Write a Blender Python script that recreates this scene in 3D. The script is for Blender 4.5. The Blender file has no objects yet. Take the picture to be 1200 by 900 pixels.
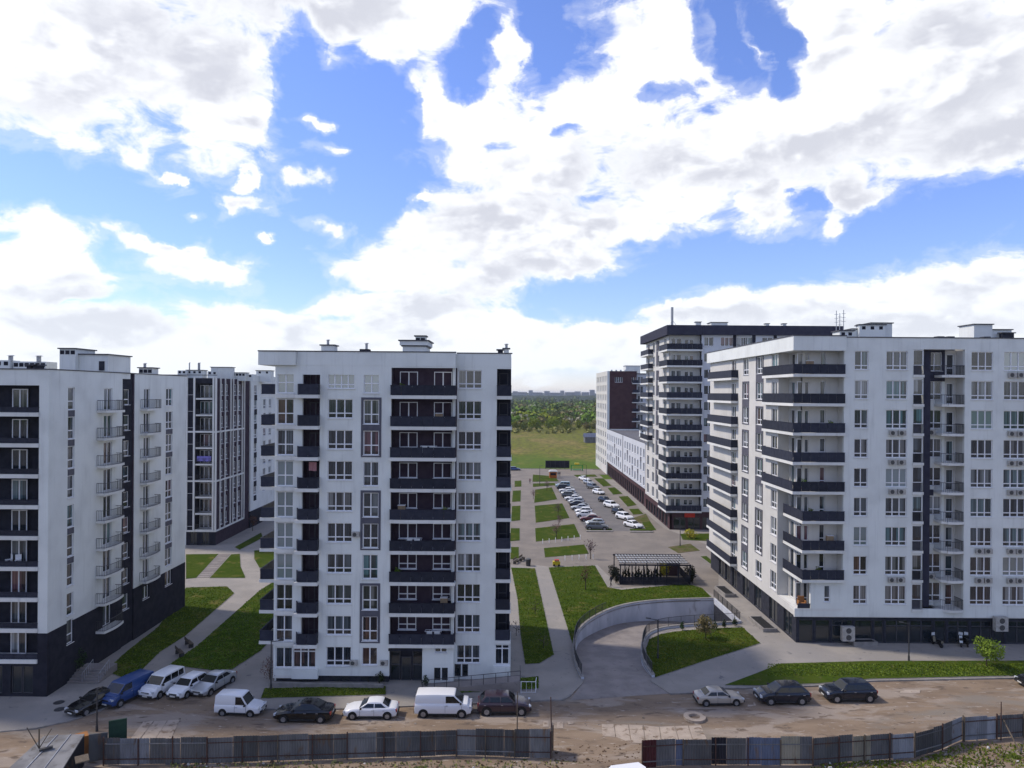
import bpy, bmesh, math, random
from mathutils import Vector, Matrix
from mathutils.geometry import tessellate_polygon
R = math.radians
rnd = random.Random(7)
sc = bpy.context.scene
COL = sc.collection

# ------------------------------------------------------------------ camera
H = 28.3            # eye height above the ground
F = 830.0           # focal length in photograph pixels (1200 wide)
ROLL = R(0.4)
cd = bpy.data.cameras.new('camera'); cam = bpy.data.objects.new('camera', cd); COL.objects.link(cam)
cd.sensor_width = 36; cd.lens = F/1200*36; cd.shift_y = 10/1200; cd.clip_end = 20000; cd.clip_start = .5
cam.matrix_world = Matrix.Translation((0, 0, H)) @ Matrix.Rotation(R(90), 4, 'X') @ Matrix.Rotation(ROLL, 4, 'Z')
sc.camera = cam
sc.view_settings.view_transform = 'Standard'; sc.view_settings.look = 'None'
sc.view_settings.exposure = 0.68; sc.view_settings.gamma = 1
sc.render.engine = 'CYCLES'
sc.cycles.use_denoising = True
sc.cycles.max_bounces = 6; sc.cycles.diffuse_bounces = 3; sc.cycles.glossy_bounces = 3
sc.cycles.transparent_max_bounces = 8
sc.cycles.sample_clamp_indirect = 6

# ------------------------------------------------------------------ light
SUN_EL, SUN_AZ = 48, -76          # azimuth from +Y towards +X; light comes from the left, slightly behind the blocks
sd = bpy.data.lights.new('sun', 'SUN'); sd.energy = 2.35; sd.angle = R(5); sd.color = (1, .90, .76)
sun = bpy.data.objects.new('sun', sd); COL.objects.link(sun)
v = Vector((math.sin(R(SUN_AZ))*math.cos(R(SUN_EL)), math.cos(R(SUN_AZ))*math.cos(R(SUN_EL)), math.sin(R(SUN_EL))))
sun.rotation_euler = v.to_track_quat('Z', 'Y').to_euler()
sun.location = (0, 0, 80)

world = bpy.data.worlds.new('World'); sc.world = world; world.use_nodes = True
NT = world.node_tree; NT.nodes.clear()
def nd(nt, t, **k):
    n = nt.nodes.new(t)
    for a, b in k.items():
        if a == 'ins':
            for i, vv in b.items():
                if isinstance(vv, bpy.types.NodeSocket): nt.links.new(vv, n.inputs[i])
                else: n.inputs[i].default_value = vv
        else: setattr(n, a, b)
    return n
def mth(nt, op, a, b=0.0, c=0.0, clamp=False):
    n = nd(nt, 'ShaderNodeMath', operation=op, ins={0: a, 1: b, 2: c}); n.use_clamp = clamp
    return n.outputs[0]
def mixc(nt, f, a, b):
    n = nd(nt, 'ShaderNodeMix', data_type='RGBA', ins={0: f, 6: a, 7: b}); return n.outputs[2]
def mrange(nt, v, a, b, c=0., d=1., smooth=True):
    n = nd(nt, 'ShaderNodeMapRange', ins={0: v, 1: a, 2: b, 3: c, 4: d})
    if smooth: n.interpolation_type = 'SMOOTHSTEP'
    return n.outputs[0]

# clouds as soft masses given by heading and height in the sky, broken up by noise
def build_sky():
    nt = NT
    sky = nd(nt, 'ShaderNodeTexSky'); sky.sky_type = 'NISHITA'; sky.sun_disc = False
    sky.sun_elevation = R(SUN_EL); sky.sun_rotation = R(SUN_AZ); sky.altitude = 100
    sky.air_density = 1.0; sky.dust_density = .25; sky.ozone_density = 1.6
    tc = nd(nt, 'ShaderNodeTexCoord')
    sep = nd(nt, 'ShaderNodeSeparateXYZ', ins={0: tc.outputs['Generated']})
    x, y, z = sep.outputs
    az = mth(nt, 'ARCTAN2', x, y)
    hyp = mth(nt, 'SQRT', mth(nt, 'ADD', mth(nt, 'MULTIPLY', x, x), mth(nt, 'MULTIPLY', y, y)))
    el = mth(nt, 'ARCTAN2', z, hyp)
    p2 = nd(nt, 'ShaderNodeCombineXYZ', ins={0: az, 1: el, 2: 0.}).outputs[0]
    for sc_, amp, dt in ((7., .085, 3.), (20., .030, 5.), (60., .010, 4.)):      # ragged outlines
        w = nd(nt, 'ShaderNodeTexNoise', ins={'Vector': tc.outputs['Generated'], 'Scale': sc_, 'Detail': dt, 'Roughness': .6}).outputs['Color']
        w = nd(nt, 'ShaderNodeVectorMath', operation='SUBTRACT', ins={0: w, 1: (.5, .5, .5)}).outputs[0]
        w = nd(nt, 'ShaderNodeVectorMath', operation='MULTIPLY', ins={0: w, 1: (amp*1.7, amp, 0)}).outputs[0]
        p2 = nd(nt, 'ShaderNodeVectorMath', operation='ADD', ins={0: p2, 1: w}).outputs[0]
    mp = nd(nt, 'ShaderNodeMapping', ins={0: tc.outputs['Generated']}); mp.inputs['Scale'].default_value = (1, 1, 1.9)
    n1 = nd(nt, 'ShaderNodeTexNoise', ins={'Vector': mp.outputs[0], 'Scale': 5.0, 'Detail': 9., 'Roughness': .60, 'Distortion': .35}).outputs[0]
    n2 = nd(nt, 'ShaderNodeTexNoise', ins={'Vector': mp.outputs[0], 'Scale': 2.2, 'Detail': 6., 'Roughness': .55}).outputs[0]
    n3 = nd(nt, 'ShaderNodeTexNoise', ins={'Vector': mp.outputs[0], 'Scale': 17., 'Detail': 6., 'Roughness': .62, 'Distortion': .5}).outputs[0]
    def ang(px, py):
        dx, dy = px-600, py-460
        xt = dx + dy*.007; yt = dy - dx*.007
        a = math.atan2(xt, F); e = math.atan2(-yt, math.hypot(F, xt)); return a, e
    def blob(px, py, rx, ry, rot=0, soft=1.0):
        a, e = ang(px, py)
        k = math.cos(a)
        sub = nd(nt, 'ShaderNodeVectorMath', operation='SUBTRACT', ins={0: p2, 1: (a, e, 0)}).outputs[0]
        r_ = nd(nt, 'ShaderNodeVectorRotate', rotation_type='Z_AXIS', ins={'Vector': sub, 'Angle': R(rot)}).outputs[0]
        s = nd(nt, 'ShaderNodeVectorMath', operation='MULTIPLY', ins={0: r_, 1: (F/(rx*k*k), F/(ry*k), 0)}).outputs[0]
        L = nd(nt, 'ShaderNodeVectorMath', operation='LENGTH', ins={0: s}).outputs['Value']
        return mth(nt, 'SUBTRACT', 1.0, mth(nt, 'MULTIPLY', L, .5), clamp=True)   # 1 at the centre, .5 on the outline
    pos = [(90,60,262,128,-4),(250,100,95,92,0),(300,140,50,48,0),(400,0,170,66,-8),(470,35,55,30,-15),(440,62,34,18,0),
           (370,137,26,10,0),(385,176,20,12,0),(205,197,14,7,0),(283,212,14,18,20),(226,241,18,9,0),(278,240,30,14,8),(350,214,36,17,10),
           (383,266,33,17,0),(300,276,10,5,0),(487,235,20,8,-8),
           (40,275,62,36,10),(60,310,110,22,6),(190,285,80,15,12),(240,312,90,22,8),(60,335,120,14,0),
           (120,375,150,24,4),(300,375,110,22,5),(70,405,190,30,0),(330,410,190,28,0),
           (500,120,30,50,15),(560,130,90,34,-8),(600,62,32,26,0),(760,60,84,86,-25),(720,120,90,50,-15),(640,150,80,26,0),
           (620,205,110,48,-4),(850,180,190,70,-14),(990,130,230,96,-14),(1120,80,200,115,-12),(960,40,90,70,-20),(1180,160,120,70,0),
           (840,40,20,40,-20),(880,60,18,28,-30),(1000,228,44,24,0),(985,262,26,30,-20),(900,236,28,24,0),(790,250,70,20,0),
           (580,265,150,46,-4),(690,275,98,36,-2),(470,312,86,34,0),(570,325,110,38,0),(480,360,110,24,0),(640,300,110,30,0),
           (860,362,120,22,-6),(1010,352,170,28,-3),(1150,345,120,34,-4),(980,395,300,26,0),(650,400,160,24,0),(560,385,140,24,0)]
    neg = [(850,38,30,56,-25),(896,70,18,40,-35),(642,34,26,40,-22),(548,88,56,24,-10),(566,44,26,18,0),(765,108,44,17,-8),(650,152,30,11,0),(690,348,88,24,6),(1070,262,150,34,-14),
           (880,305,130,26,0),(952,240,20,9,0),(420,150,50,80,0),(355,80,28,70,0),(120,222,170,34,5),(180,258,60,18,0),(430,240,60,36,-20),(340,325,60,22,0),
           (700,345,60,18,0),(760,345,40,18,0),(1170,235,90,26,-12),(905,40,22,40,-30),(120,222,20,6,0)]
    f = None
    for b in pos:
        q = blob(*b); f = q if f is None else nd(nt, 'ShaderNodeMath', operation='SMOOTH_MAX', ins={0: f, 1: q, 2: .06}).outputs[0]
    g = None
    for b in neg:
        q = mth(nt, 'SUBTRACT', blob(*b), .36, clamp=True); g = q if g is None else mth(nt, 'MAXIMUM', g, q)
    f = mth(nt, 'SUBTRACT', f, mth(nt, 'MULTIPLY', g, 1.0))
    # outside the mapped masses the same kind of broken cloud goes on
    inview = mth(nt, 'MULTIPLY', mrange(nt, mth(nt, 'ABSOLUTE', az), .62, .8, 1., 0.), mrange(nt, el, .50, .62, 1., 0.))
    gen = mrange(nt, n2, .38, .62, .14, .72, False)
    f = mth(nt, 'ADD', mth(nt, 'MULTIPLY', f, inview), mth(nt, 'MULTIPLY', gen, mth(nt, 'SUBTRACT', 1.0, inview)))
    nn = mth(nt, 'ADD', mth(nt, 'MULTIPLY', mth(nt, 'SUBTRACT', n1, .5), .75), mth(nt, 'MULTIPLY', mth(nt, 'SUBTRACT', n3, .5), .38))
    dens = mth(nt, 'ADD', f, nn)
    # a thin veil low over the horizon
    hor = mrange(nt, el, .0, .15, .42, 0.)
    dens = mth(nt, 'ADD', dens, hor)
    cov = mrange(nt, mth(nt, 'ADD', dens, mth(nt, 'MULTIPLY', mth(nt, 'SUBTRACT', n3, .5), .35)), .45, .68)
    veil = mth(nt, 'MULTIPLY', mrange(nt, mth(nt, 'ADD', dens, mth(nt, 'MULTIPLY', mth(nt, 'SUBTRACT', n3, .5), .9)), .26, .56), .22)
    cov = mth(nt, 'MAXIMUM', cov, veil)
    # thick middles and lower sides are greyer
    mp2 = nd(nt, 'ShaderNodeMapping', ins={0: tc.outputs['Generated']}); mp2.inputs['Scale'].default_value = (1, 1, 2.6); mp2.inputs['Location'].default_value = (.3, .1, .045)
    n4 = nd(nt, 'ShaderNodeTexNoise', ins={'Vector': mp2.outputs[0], 'Scale': 5.0, 'Detail': 7., 'Roughness': .55, 'Distortion': .3}).outputs[0]
    grey_b = None
    for b in [(80,125,110,26,-22),(300,25,160,40,-8),(440,12,80,26,0),(255,65,40,28,0),(1120,160,150,60,-12),(970,175,110,26,-8),(700,235,120,36,-6),(860,215,70,26,0),
              (640,270,120,20,0),(520,345,130,22,0),(620,315,90,20,0),(1060,385,160,16,0),(120,345,80,12,0),(120,385,120,14,0),(350,375,40,10,0),(880,370,100,12,0),(1130,20,110,22,0)]:
        q = blob(*b); grey_b = q if grey_b is None else mth(nt, 'MAXIMUM', grey_b, q)
    gr = mth(nt, 'ADD', mth(nt, 'MULTIPLY', grey_b, mth(nt, 'MULTIPLY', inview, 1.0)), mth(nt, 'MULTIPLY', mth(nt, 'SUBTRACT', n4, .5), 1.5))
    # billows: lit from above, greyer beneath
    def nz(vec, sc_, det):
        return nd(nt, 'ShaderNodeTexNoise', ins={'Vector': vec, 'Scale': sc_, 'Detail': det, 'Roughness': .55, 'Distortion': .3}).outputs[0]
    up = nd(nt, 'ShaderNodeVectorMath', operation='ADD', ins={0: mp.outputs[0], 1: (-.02, 0, .055)}).outputs[0]
    up2 = nd(nt, 'ShaderNodeVectorMath', operation='ADD', ins={0: mp.outputs[0], 1: (-.008, 0, .02)}).outputs[0]
    rel = mth(nt, 'ADD', mth(nt, 'MULTIPLY', mth(nt, 'SUBTRACT', nz(up, 5., 4.), nz(mp.outputs[0], 5., 4.)), 2.6), mth(nt, 'MULTIPLY', mth(nt, 'SUBTRACT', nz(up2, 15., 4.), nz(mp.outputs[0], 15., 4.)), 1.5))
    gr = mth(nt, 'ADD', mth(nt, 'MULTIPLY', gr, .72), rel)
    gr = mth(nt, 'MULTIPLY', mrange(nt, gr, .02, .66), mrange(nt, dens, .52, .90))
    hz = mrange(nt, el, .0, .45, 1., 0.)
    tint = mixc(nt, hz, (.86, .93, 1.36, 1), (.82, .86, 1.2, 1))
    skyc = nd(nt, 'ShaderNodeVectorMath', operation='MULTIPLY', ins={0: sky.outputs[0], 1: tint}).outputs[0]
    white = (7.0, 7.1, 7.3, 1); grey = (4.5, 4.6, 5.05, 1)
    cc = mixc(nt, gr, white, grey)
    low = mrange(nt, el, .0, .22, .62, 0.)
    cc = mixc(nt, low, cc, (5.6, 5.95, 6.5, 1))
    out = mixc(nt, mth(nt, 'MULTIPLY', cov, .97), skyc, cc)
    bg = nd(nt, 'ShaderNodeBackground', ins={0: out, 1: SKY_K})
    o = nd(nt, 'ShaderNodeOutputWorld', ins={0: bg.outputs[0]})
    world.cycles.sampling_method = 'MANUAL'; world.cycles.sample_map_resolution = 512
SKY_K = 0.10
build_sky()

# ------------------------------------------------------------------ pixel helpers (photograph pixels -> metres)
SR, CR = math.sin(ROLL), math.cos(ROLL)
def un(px, py):
    dx, dy = px-600, py-460
    return dx*CR + dy*SR, dy*CR - dx*SR
def G(px, py, z=0.):
    a, b = un(px, py); Y = (H-z)*F/b
    return Vector((a*Y/F, Y, z))
def XA(px, Y, py=460): return un(px, py)[0]*Y/F
def YA(px, X, py=460): return X*F/un(px, py)[0]
def ZA(px, py, Y): return H - un(px, py)[1]*Y/F

# ------------------------------------------------------------------ mesh helpers
class MB:
    def __init__(s): s.v = []; s.f = []
    def pts(s, P, Fs):
        n = len(s.v); s.v += [tuple(p) for p in P]; s.f += [tuple(n+i for i in f) for f in Fs]; return s
    def box(s, x0, x1, y0, y1, z0, z1):
        if x0 > x1: x0, x1 = x1, x0
        if y0 > y1: y0, y1 = y1, y0
        if z0 > z1: z0, z1 = z1, z0
        return s.pts([(x0,y0,z0),(x1,y0,z0),(x1,y1,z0),(x0,y1,z0),(x0,y0,z1),(x1,y0,z1),(x1,y1,z1),(x0,y1,z1)],
                     [(0,3,2,1),(4,5,6,7),(0,1,5,4),(1,2,6,5),(2,3,7,6),(3,0,4,7)])
    def prism(s, P, z0, z1, holes=()):
        loops = [[Vector((p[0], p[1], 0)) for p in L] for L in [P]+list(holes)]
        flat = [p for L in loops for p in L]
        tri = tessellate_polygon(loops)
        n = len(flat)
        fs = []
        for t in tri:
            a, b, c = (flat[i] for i in t)
            up = (b-a).cross(c-a).z > 0
            fs.append(tuple(t) if up else tuple(reversed(t)))
        V = [(p.x, p.y, z1) for p in flat]
        if z0 is None:
            return s.pts(V, fs)
        V += [(p.x, p.y, z0) for p in flat]
        k = 0
        for L in loops:
            m = len(L)
            for i in range(m):
                a, b = k+i, k+(i+1) % m
                fs.append((a, b, b+n, a+n))
            k += m
        fs += [tuple(i+n for i in reversed(f)) for f in fs[:len(tri)]]
        return s.pts(V, fs)
    def tube(s, p0, p1, r, r1=None, n=8):
        p0, p1 = Vector(p0), Vector(p1); r1 = r if r1 is None else r1
        d = (p1-p0).normalized(); a = d.orthogonal().normalized(); b = d.cross(a)
        P = []
        for p, rr in ((p0, r), (p1, r1)):
            for i in range(n):
                t = 2*math.pi*i/n; P.append(p + a*math.cos(t)*rr + b*math.sin(t)*rr)
        return s.pts(P, [(i, (i+1) % n, n+(i+1) % n, n+i) for i in range(n)] + [tuple(reversed(range(n))), tuple(range(n, 2*n))])
    def bar(s, p0, p1, w, h):
        p0, p1 = Vector(p0), Vector(p1); d = (p1-p0); d.z = 0
        if d.length < 1e-6: return s.box(p0.x-w/2, p0.x+w/2, p0.y-w/2, p0.y+w/2, min(p0.z,p1.z), max(p0.z,p1.z))
        d.normalize(); q = Vector((-d.y, d.x, 0))*w/2; up = Vector((0,0,h))
        P = [p0-q, p1-q, p1+q, p0+q]; P += [p+up for p in P]
        return s.pts(P, [(0,3,2,1),(4,5,6,7),(0,1,5,4),(1,2,6,5),(2,3,7,6),(3,0,4,7)])
    def strip(s, line, w, z0, z1):
        """a ribbon box of width w centred on a polyline"""
        n = len(line); L = []; Rr = []
        for i, p in enumerate(line):
            a = Vector(line[max(0, i-1)][:2]); b = Vector(line[min(n-1, i+1)][:2]); d = (b-a).normalized(); q = Vector((-d.y, d.x))*w/2
            L.append((p[0]+q.x, p[1]+q.y)); Rr.append((p[0]-q.x, p[1]-q.y))
        P = []
        for i in range(n): P += [(L[i][0], L[i][1], z0), (Rr[i][0], Rr[i][1], z0), (Rr[i][0], Rr[i][1], z1), (L[i][0], L[i][1], z1)]
        fs = [(3,2,1,0), tuple(4*(n-1)+k for k in range(4))]
        for i in range(n-1):
            a = 4*i; b = a+4
            for k in range(4): fs.append((a+k, a+(k+1) % 4, b+(k+1) % 4, b+k))
        return s.pts(P, fs)
    def mesh(s, name, mat, off=None, smooth=False):
        me = bpy.data.meshes.new(name)
        V = s.v if off is None else [(a-off[0], b-off[1], c-off[2]) for a, b, c in s.v]
        me.from_pydata(V, [], s.f); me.update()
        if mat is not None: me.materials.append(mat)
        if smooth: me.polygons.foreach_set('use_smooth', [True]*len(me.polygons))
        return me
    def build(s, name, mat, parent=None, off=None, smooth=False):
        """world coordinates in; the mesh is stored relative to the parent's (or its own) base"""
        if parent is not None:
            w = wloc(parent); me = s.mesh(name, mat, w, smooth); o = bpy.data.objects.new(name, me); COL.objects.link(o); o.parent = parent
        else:
            if off is None:
                n = len(s.v); off = (sum(p[0] for p in s.v)/n, sum(p[1] for p in s.v)/n, min(p[2] for p in s.v))
            me = s.mesh(name, mat, off, smooth); o = bpy.data.objects.new(name, me); COL.objects.link(o); o.location = off
        return o
def wloc(o):
    p = Vector((0, 0, 0))
    while o is not None:
        p = p + o.location; o = o.parent
    return p
def tag(o, label=None, cat=None, group=None, kind=None):
    if label: o['label'] = label
    if cat: o['category'] = cat
    if group: o['group'] = group
    if kind: o['kind'] = kind
    return o
def empty(name, loc=(0,0,0), rz=0):
    o = bpy.data.objects.new(name, None); COL.objects.link(o); o.location = loc; o.rotation_euler = (0, 0, rz); o.empty_display_size = .3
    return o
def put(name, me, parent, loc=(0,0,0), rot=(0,0,0), scale=None):
    o = bpy.data.objects.new(name, me); COL.objects.link(o); o.parent = parent; o.location = loc; o.rotation_euler = rot
    if scale: o.scale = scale
    return o
def copy_tree(o, parent=None):
    c = o.copy(); COL.objects.link(c); c.parent = parent
    for ch in list(o.children): copy_tree(ch, c)
    return c
def struct(o): o['kind'] = 'structure'; return o

# ------------------------------------------------------------------ materials
MATS = {}
def principled(name, col, rough=.8, spec=.3, metal=0.):
    m = bpy.data.materials.new(name); m.use_nodes = True; nt = m.node_tree
    b = nt.nodes['Principled BSDF']; b.inputs['Roughness'].default_value = rough; b.inputs['Metallic'].default_value = metal
    b.inputs['Specular IOR Level'].default_value = spec; b.inputs['Base Color'].default_value = (*col, 1)
    return m, nt, b
def surf(name, c1, c2=None, scale=2., rough=.85, spec=.25, detail=6, bump=0., bscale=None, metal=0., vary=0., stretch=(1,1,1), lo=.35, hi=.65, extra=None):
    """colour grain between c1 and c2, with a little per-object variation"""
    if name in MATS: return MATS[name]
    m, nt, b = principled(name, c1, rough, spec, metal)
    geo = nd(nt, 'ShaderNodeNewGeometry')
    mp = nd(nt, 'ShaderNodeMapping', ins={0: geo.outputs['Position']}); mp.inputs['Scale'].default_value = stretch
    if c2 is not None:
        n = nd(nt, 'ShaderNodeTexNoise', ins={'Vector': mp.outputs[0], 'Scale': scale, 'Detail': float(detail), 'Roughness': .6})
        c = mixc(nt, mrange(nt, n.outputs[0], lo, hi), (*c1, 1), (*c2, 1))
        if extra:
            for (c3, s3, l3, h3) in extra:
                n3 = nd(nt, 'ShaderNodeTexNoise', ins={'Vector': mp.outputs[0], 'Scale': s3, 'Detail': 7., 'Roughness': .62, 'Distortion': .4})
                c = mixc(nt, mrange(nt, n3.outputs[0], l3, h3), c, (*c3, 1))
        if vary:
            oi = nd(nt, 'ShaderNodeObjectInfo')
            hs = nd(nt, 'ShaderNodeHueSaturation', ins={'Value': mrange(nt, oi.outputs['Random'], 0, 1, 1-vary, 1+vary, False), 'Color': c}); c = hs.outputs[0]
        nt.links.new(c, b.inputs['Base Color'])
    if bump:
        nb = nd(nt, 'ShaderNodeTexNoise', ins={'Vector': mp.outputs[0], 'Scale': bscale or scale*6, 'Detail': 5.})
        bp = nd(nt, 'ShaderNodeBump', ins={'Strength': bump, 'Distance': .05, 'Height': nb.outputs[0]}); nt.links.new(bp.outputs[0], b.inputs['Normal'])
    MATS[name] = m; return m

def stucco(name, c, dirt=.10):
    """painted render with faint vertical rain streaks and patches"""
    m, nt, b = principled(name, c, .9, .15)
    geo = nd(nt, 'ShaderNodeNewGeometry')
    mp = nd(nt, 'ShaderNodeMapping', ins={0: geo.outputs['Position']}); mp.inputs['Scale'].default_value = (1.3, 1.3, .09)
    n = nd(nt, 'ShaderNodeTexNoise', ins={'Vector': mp.outputs[0], 'Scale': 1.6, 'Detail': 7., 'Roughness': .65}).outputs[0]
    n2 = nd(nt, 'ShaderNodeTexNoise', ins={'Vector': geo.outputs['Position'], 'Scale': .35, 'Detail': 4.}).outputs[0]
    k = mth(nt, 'ADD', mth(nt, 'MULTIPLY', mrange(nt, n, .5, .8), dirt), mth(nt, 'MULTIPLY', mrange(nt, n2, .4, .7), dirt*.6))
    d = tuple(x*.45 for x in c)
    nt.links.new(mixc(nt, k, (*c, 1), (*d, 1)), b.inputs['Base Color'])
    return m
M = {}
M['white'] = stucco('white_render', (.665, .69, .675), .34)
M['sunlit_white'] = stucco('sunlit_white_render', (.55, .54, .515), .26)  # white walls on the sunny sides, the sun's warm tone put into the colour
M['grey_wall'] = stucco('pale_grey_render', (.50, .52, .56), .12)
M['slab'] = stucco('slab_edge_white', (.64, .645, .625), .34)
M['dark'] = surf('dark_render', (.016, .017, .026), (.025, .026, .037), 1.2, rough=.85, spec=.1)
M['plum'] = surf('plum_dark_render', (.036, .025, .038), (.050, .036, .050), 1.2, rough=.85, spec=.1)
M['brown'] = surf('brown_brick_cladding', (.052, .024, .028), (.070, .036, .040), .6, rough=.85)
M['panel'] = surf('parapet_panel', (.019, .022, .036), (.028, .031, .047), 2.5, rough=.6, spec=.15, vary=.25)
M['greyframe'] = surf('grey_surround', (.075, .075, .098), (.095, .095, .118), 2., rough=.7)
M['base'] = surf('plinth_cladding', (.022, .024, .034), (.034, .036, .048), 2., rough=.75, spec=.12)
M['slate'] = surf('slate_render', (.034, .035, .055), (.045, .046, .068), 1.2, rough=.85, spec=.1)
M['coping'] = surf('dark_coping', (.05, .05, .06), (.08, .08, .09), 3., rough=.5)
M['pvc'] = surf('window_plastic', (.72, .73, .75), (.66, .67, .70), 4., rough=.4, spec=.4)
M['darkpvc'] = surf('dark_window_frame', (.05, .05, .06), (.06, .06, .07), 4., rough=.4)
M['steel'] = surf('dark_steel', (.03, .03, .034), (.05, .05, .052), 6., rough=.5, spec=.4)
M['galv'] = surf('galvanised_steel', (.30, .31, .33), (.4, .41, .42), 5., rough=.45, metal=.4)
M['acwhite'] = surf('air_unit_white', (.40, .39, .37), (.30, .29, .27), 5., rough=.5)
M['acdark'] = surf('air_unit_grille', (.05, .05, .05), (.08, .08, .08), 8., rough=.6)
M['roof'] = surf('roof_felt', (.09, .09, .10), (.14, .14, .15), 1.5, rough=.9)
M['red'] = surf('red_board', (.42, .03, .015), (.36, .03, .02), 3., rough=.6)
M['blue'] = surf('blue_board', (.02, .06, .30), (.03, .08, .34), 3., rough=.6)

def glazing():
    """pane: glass over what hangs behind it (dark room, net curtain, drapes), chosen per window"""
    m, nt, b = principled('glazing', (.03, .035, .04), .07, .75); b.inputs['IOR'].default_value = 1.55
    oi = nd(nt, 'ShaderNodeObjectInfo'); tc = nd(nt, 'ShaderNodeTexCoord')
    ramp = nd(nt, 'ShaderNodeValToRGB', ins={0: oi.outputs['Random']}); ramp.color_ramp.interpolation = 'CONSTANT'
    cols = [(0,(.028,.036,.046)),(.16,(.15,.17,.18)),(.32,(.09,.11,.125)),(.46,(.18,.185,.185)),(.56,(.04,.05,.06)),(.66,(.11,.165,.18)),(.76,(.15,.075,.09)),(.80,(.25,.27,.285)),(.88,(.11,.065,.055)),(.92,(.09,.19,.21))]
    els = ramp.color_ramp.elements
    els[0].position = 0; els[0].color = (*cols[0][1], 1); els[1].position = cols[1][0]; els[1].color = (*cols[1][1], 1)
    for p, c in cols[2:]:
        e = els.new(p); e.color = (*c, 1)
    sp = nd(nt, 'ShaderNodeSeparateXYZ', ins={0: tc.outputs['Object']})
    # folds, and the gap where the drapes do not meet
    w = nd(nt, 'ShaderNodeTexNoise', noise_dimensions='2D'); nt.links.new(nd(nt, 'ShaderNodeCombineXYZ', ins={0: mth(nt, 'MULTIPLY', sp.outputs[0], 7.), 1: mth(nt, 'MULTIPLY', oi.outputs['Random'], 97.), 2: 0.}).outputs[0], w.inputs[0]); w.inputs['Scale'].default_value = 1.
    fold = mrange(nt, w.outputs[0], .35, .68, .45, 1.15, False)
    g = nd(nt, 'ShaderNodeTexNoise', noise_dimensions='2D'); nt.links.new(nd(nt, 'ShaderNodeCombineXYZ', ins={0: mth(nt, 'MULTIPLY', sp.outputs[0], 1.1), 1: mth(nt, 'MULTIPLY', oi.outputs['Random'], 31.), 2: 0.}).outputs[0], g.inputs[0]); g.inputs['Scale'].default_value = 1.
    gap = mrange(nt, g.outputs[0], .50, .56)
    low = mrange(nt, sp.outputs[2], .25, .5, .35, 1.)
    cur = nd(nt, 'ShaderNodeVectorMath', operation='SCALE', ins={0: ramp.outputs[0], 3: mth(nt, 'MULTIPLY', fold, low)}).outputs[0]
    c = mixc(nt, mth(nt, 'MULTIPLY', gap, .85), cur, (.012, .016, .022, 1))
    nt.links.new(c, b.inputs['Base Color']); return m
M['glass'] = glazing()
def glass_plain(name, c, rough=.06):
    m, nt, b = principled(name, c, rough, .8); return m
M['shopglass'] = glass_plain('shop_glass', (.012, .018, .024), .08)
def sky_glass():
    m, nt, b = principled('sky_tint_glass', (.07, .115, .125), .05, .9); b.inputs['IOR'].default_value = 1.9  # teal sky reflection partly put into the base colour
    oi = nd(nt, 'ShaderNodeObjectInfo'); nt.links.new(mixc(nt, mrange(nt, oi.outputs['Random'], 0, 1, 0, 1, False), (.09,.135,.15,1), (.19,.25,.27,1)), b.inputs['Base Color']); return m
M['skyglass'] = sky_glass()
M['carglass'] = glass_plain('car_glass', (.008, .010, .012), .05); M['carglass'].node_tree.nodes['Principled BSDF'].inputs['Specular IOR Level'].default_value = .45

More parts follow.
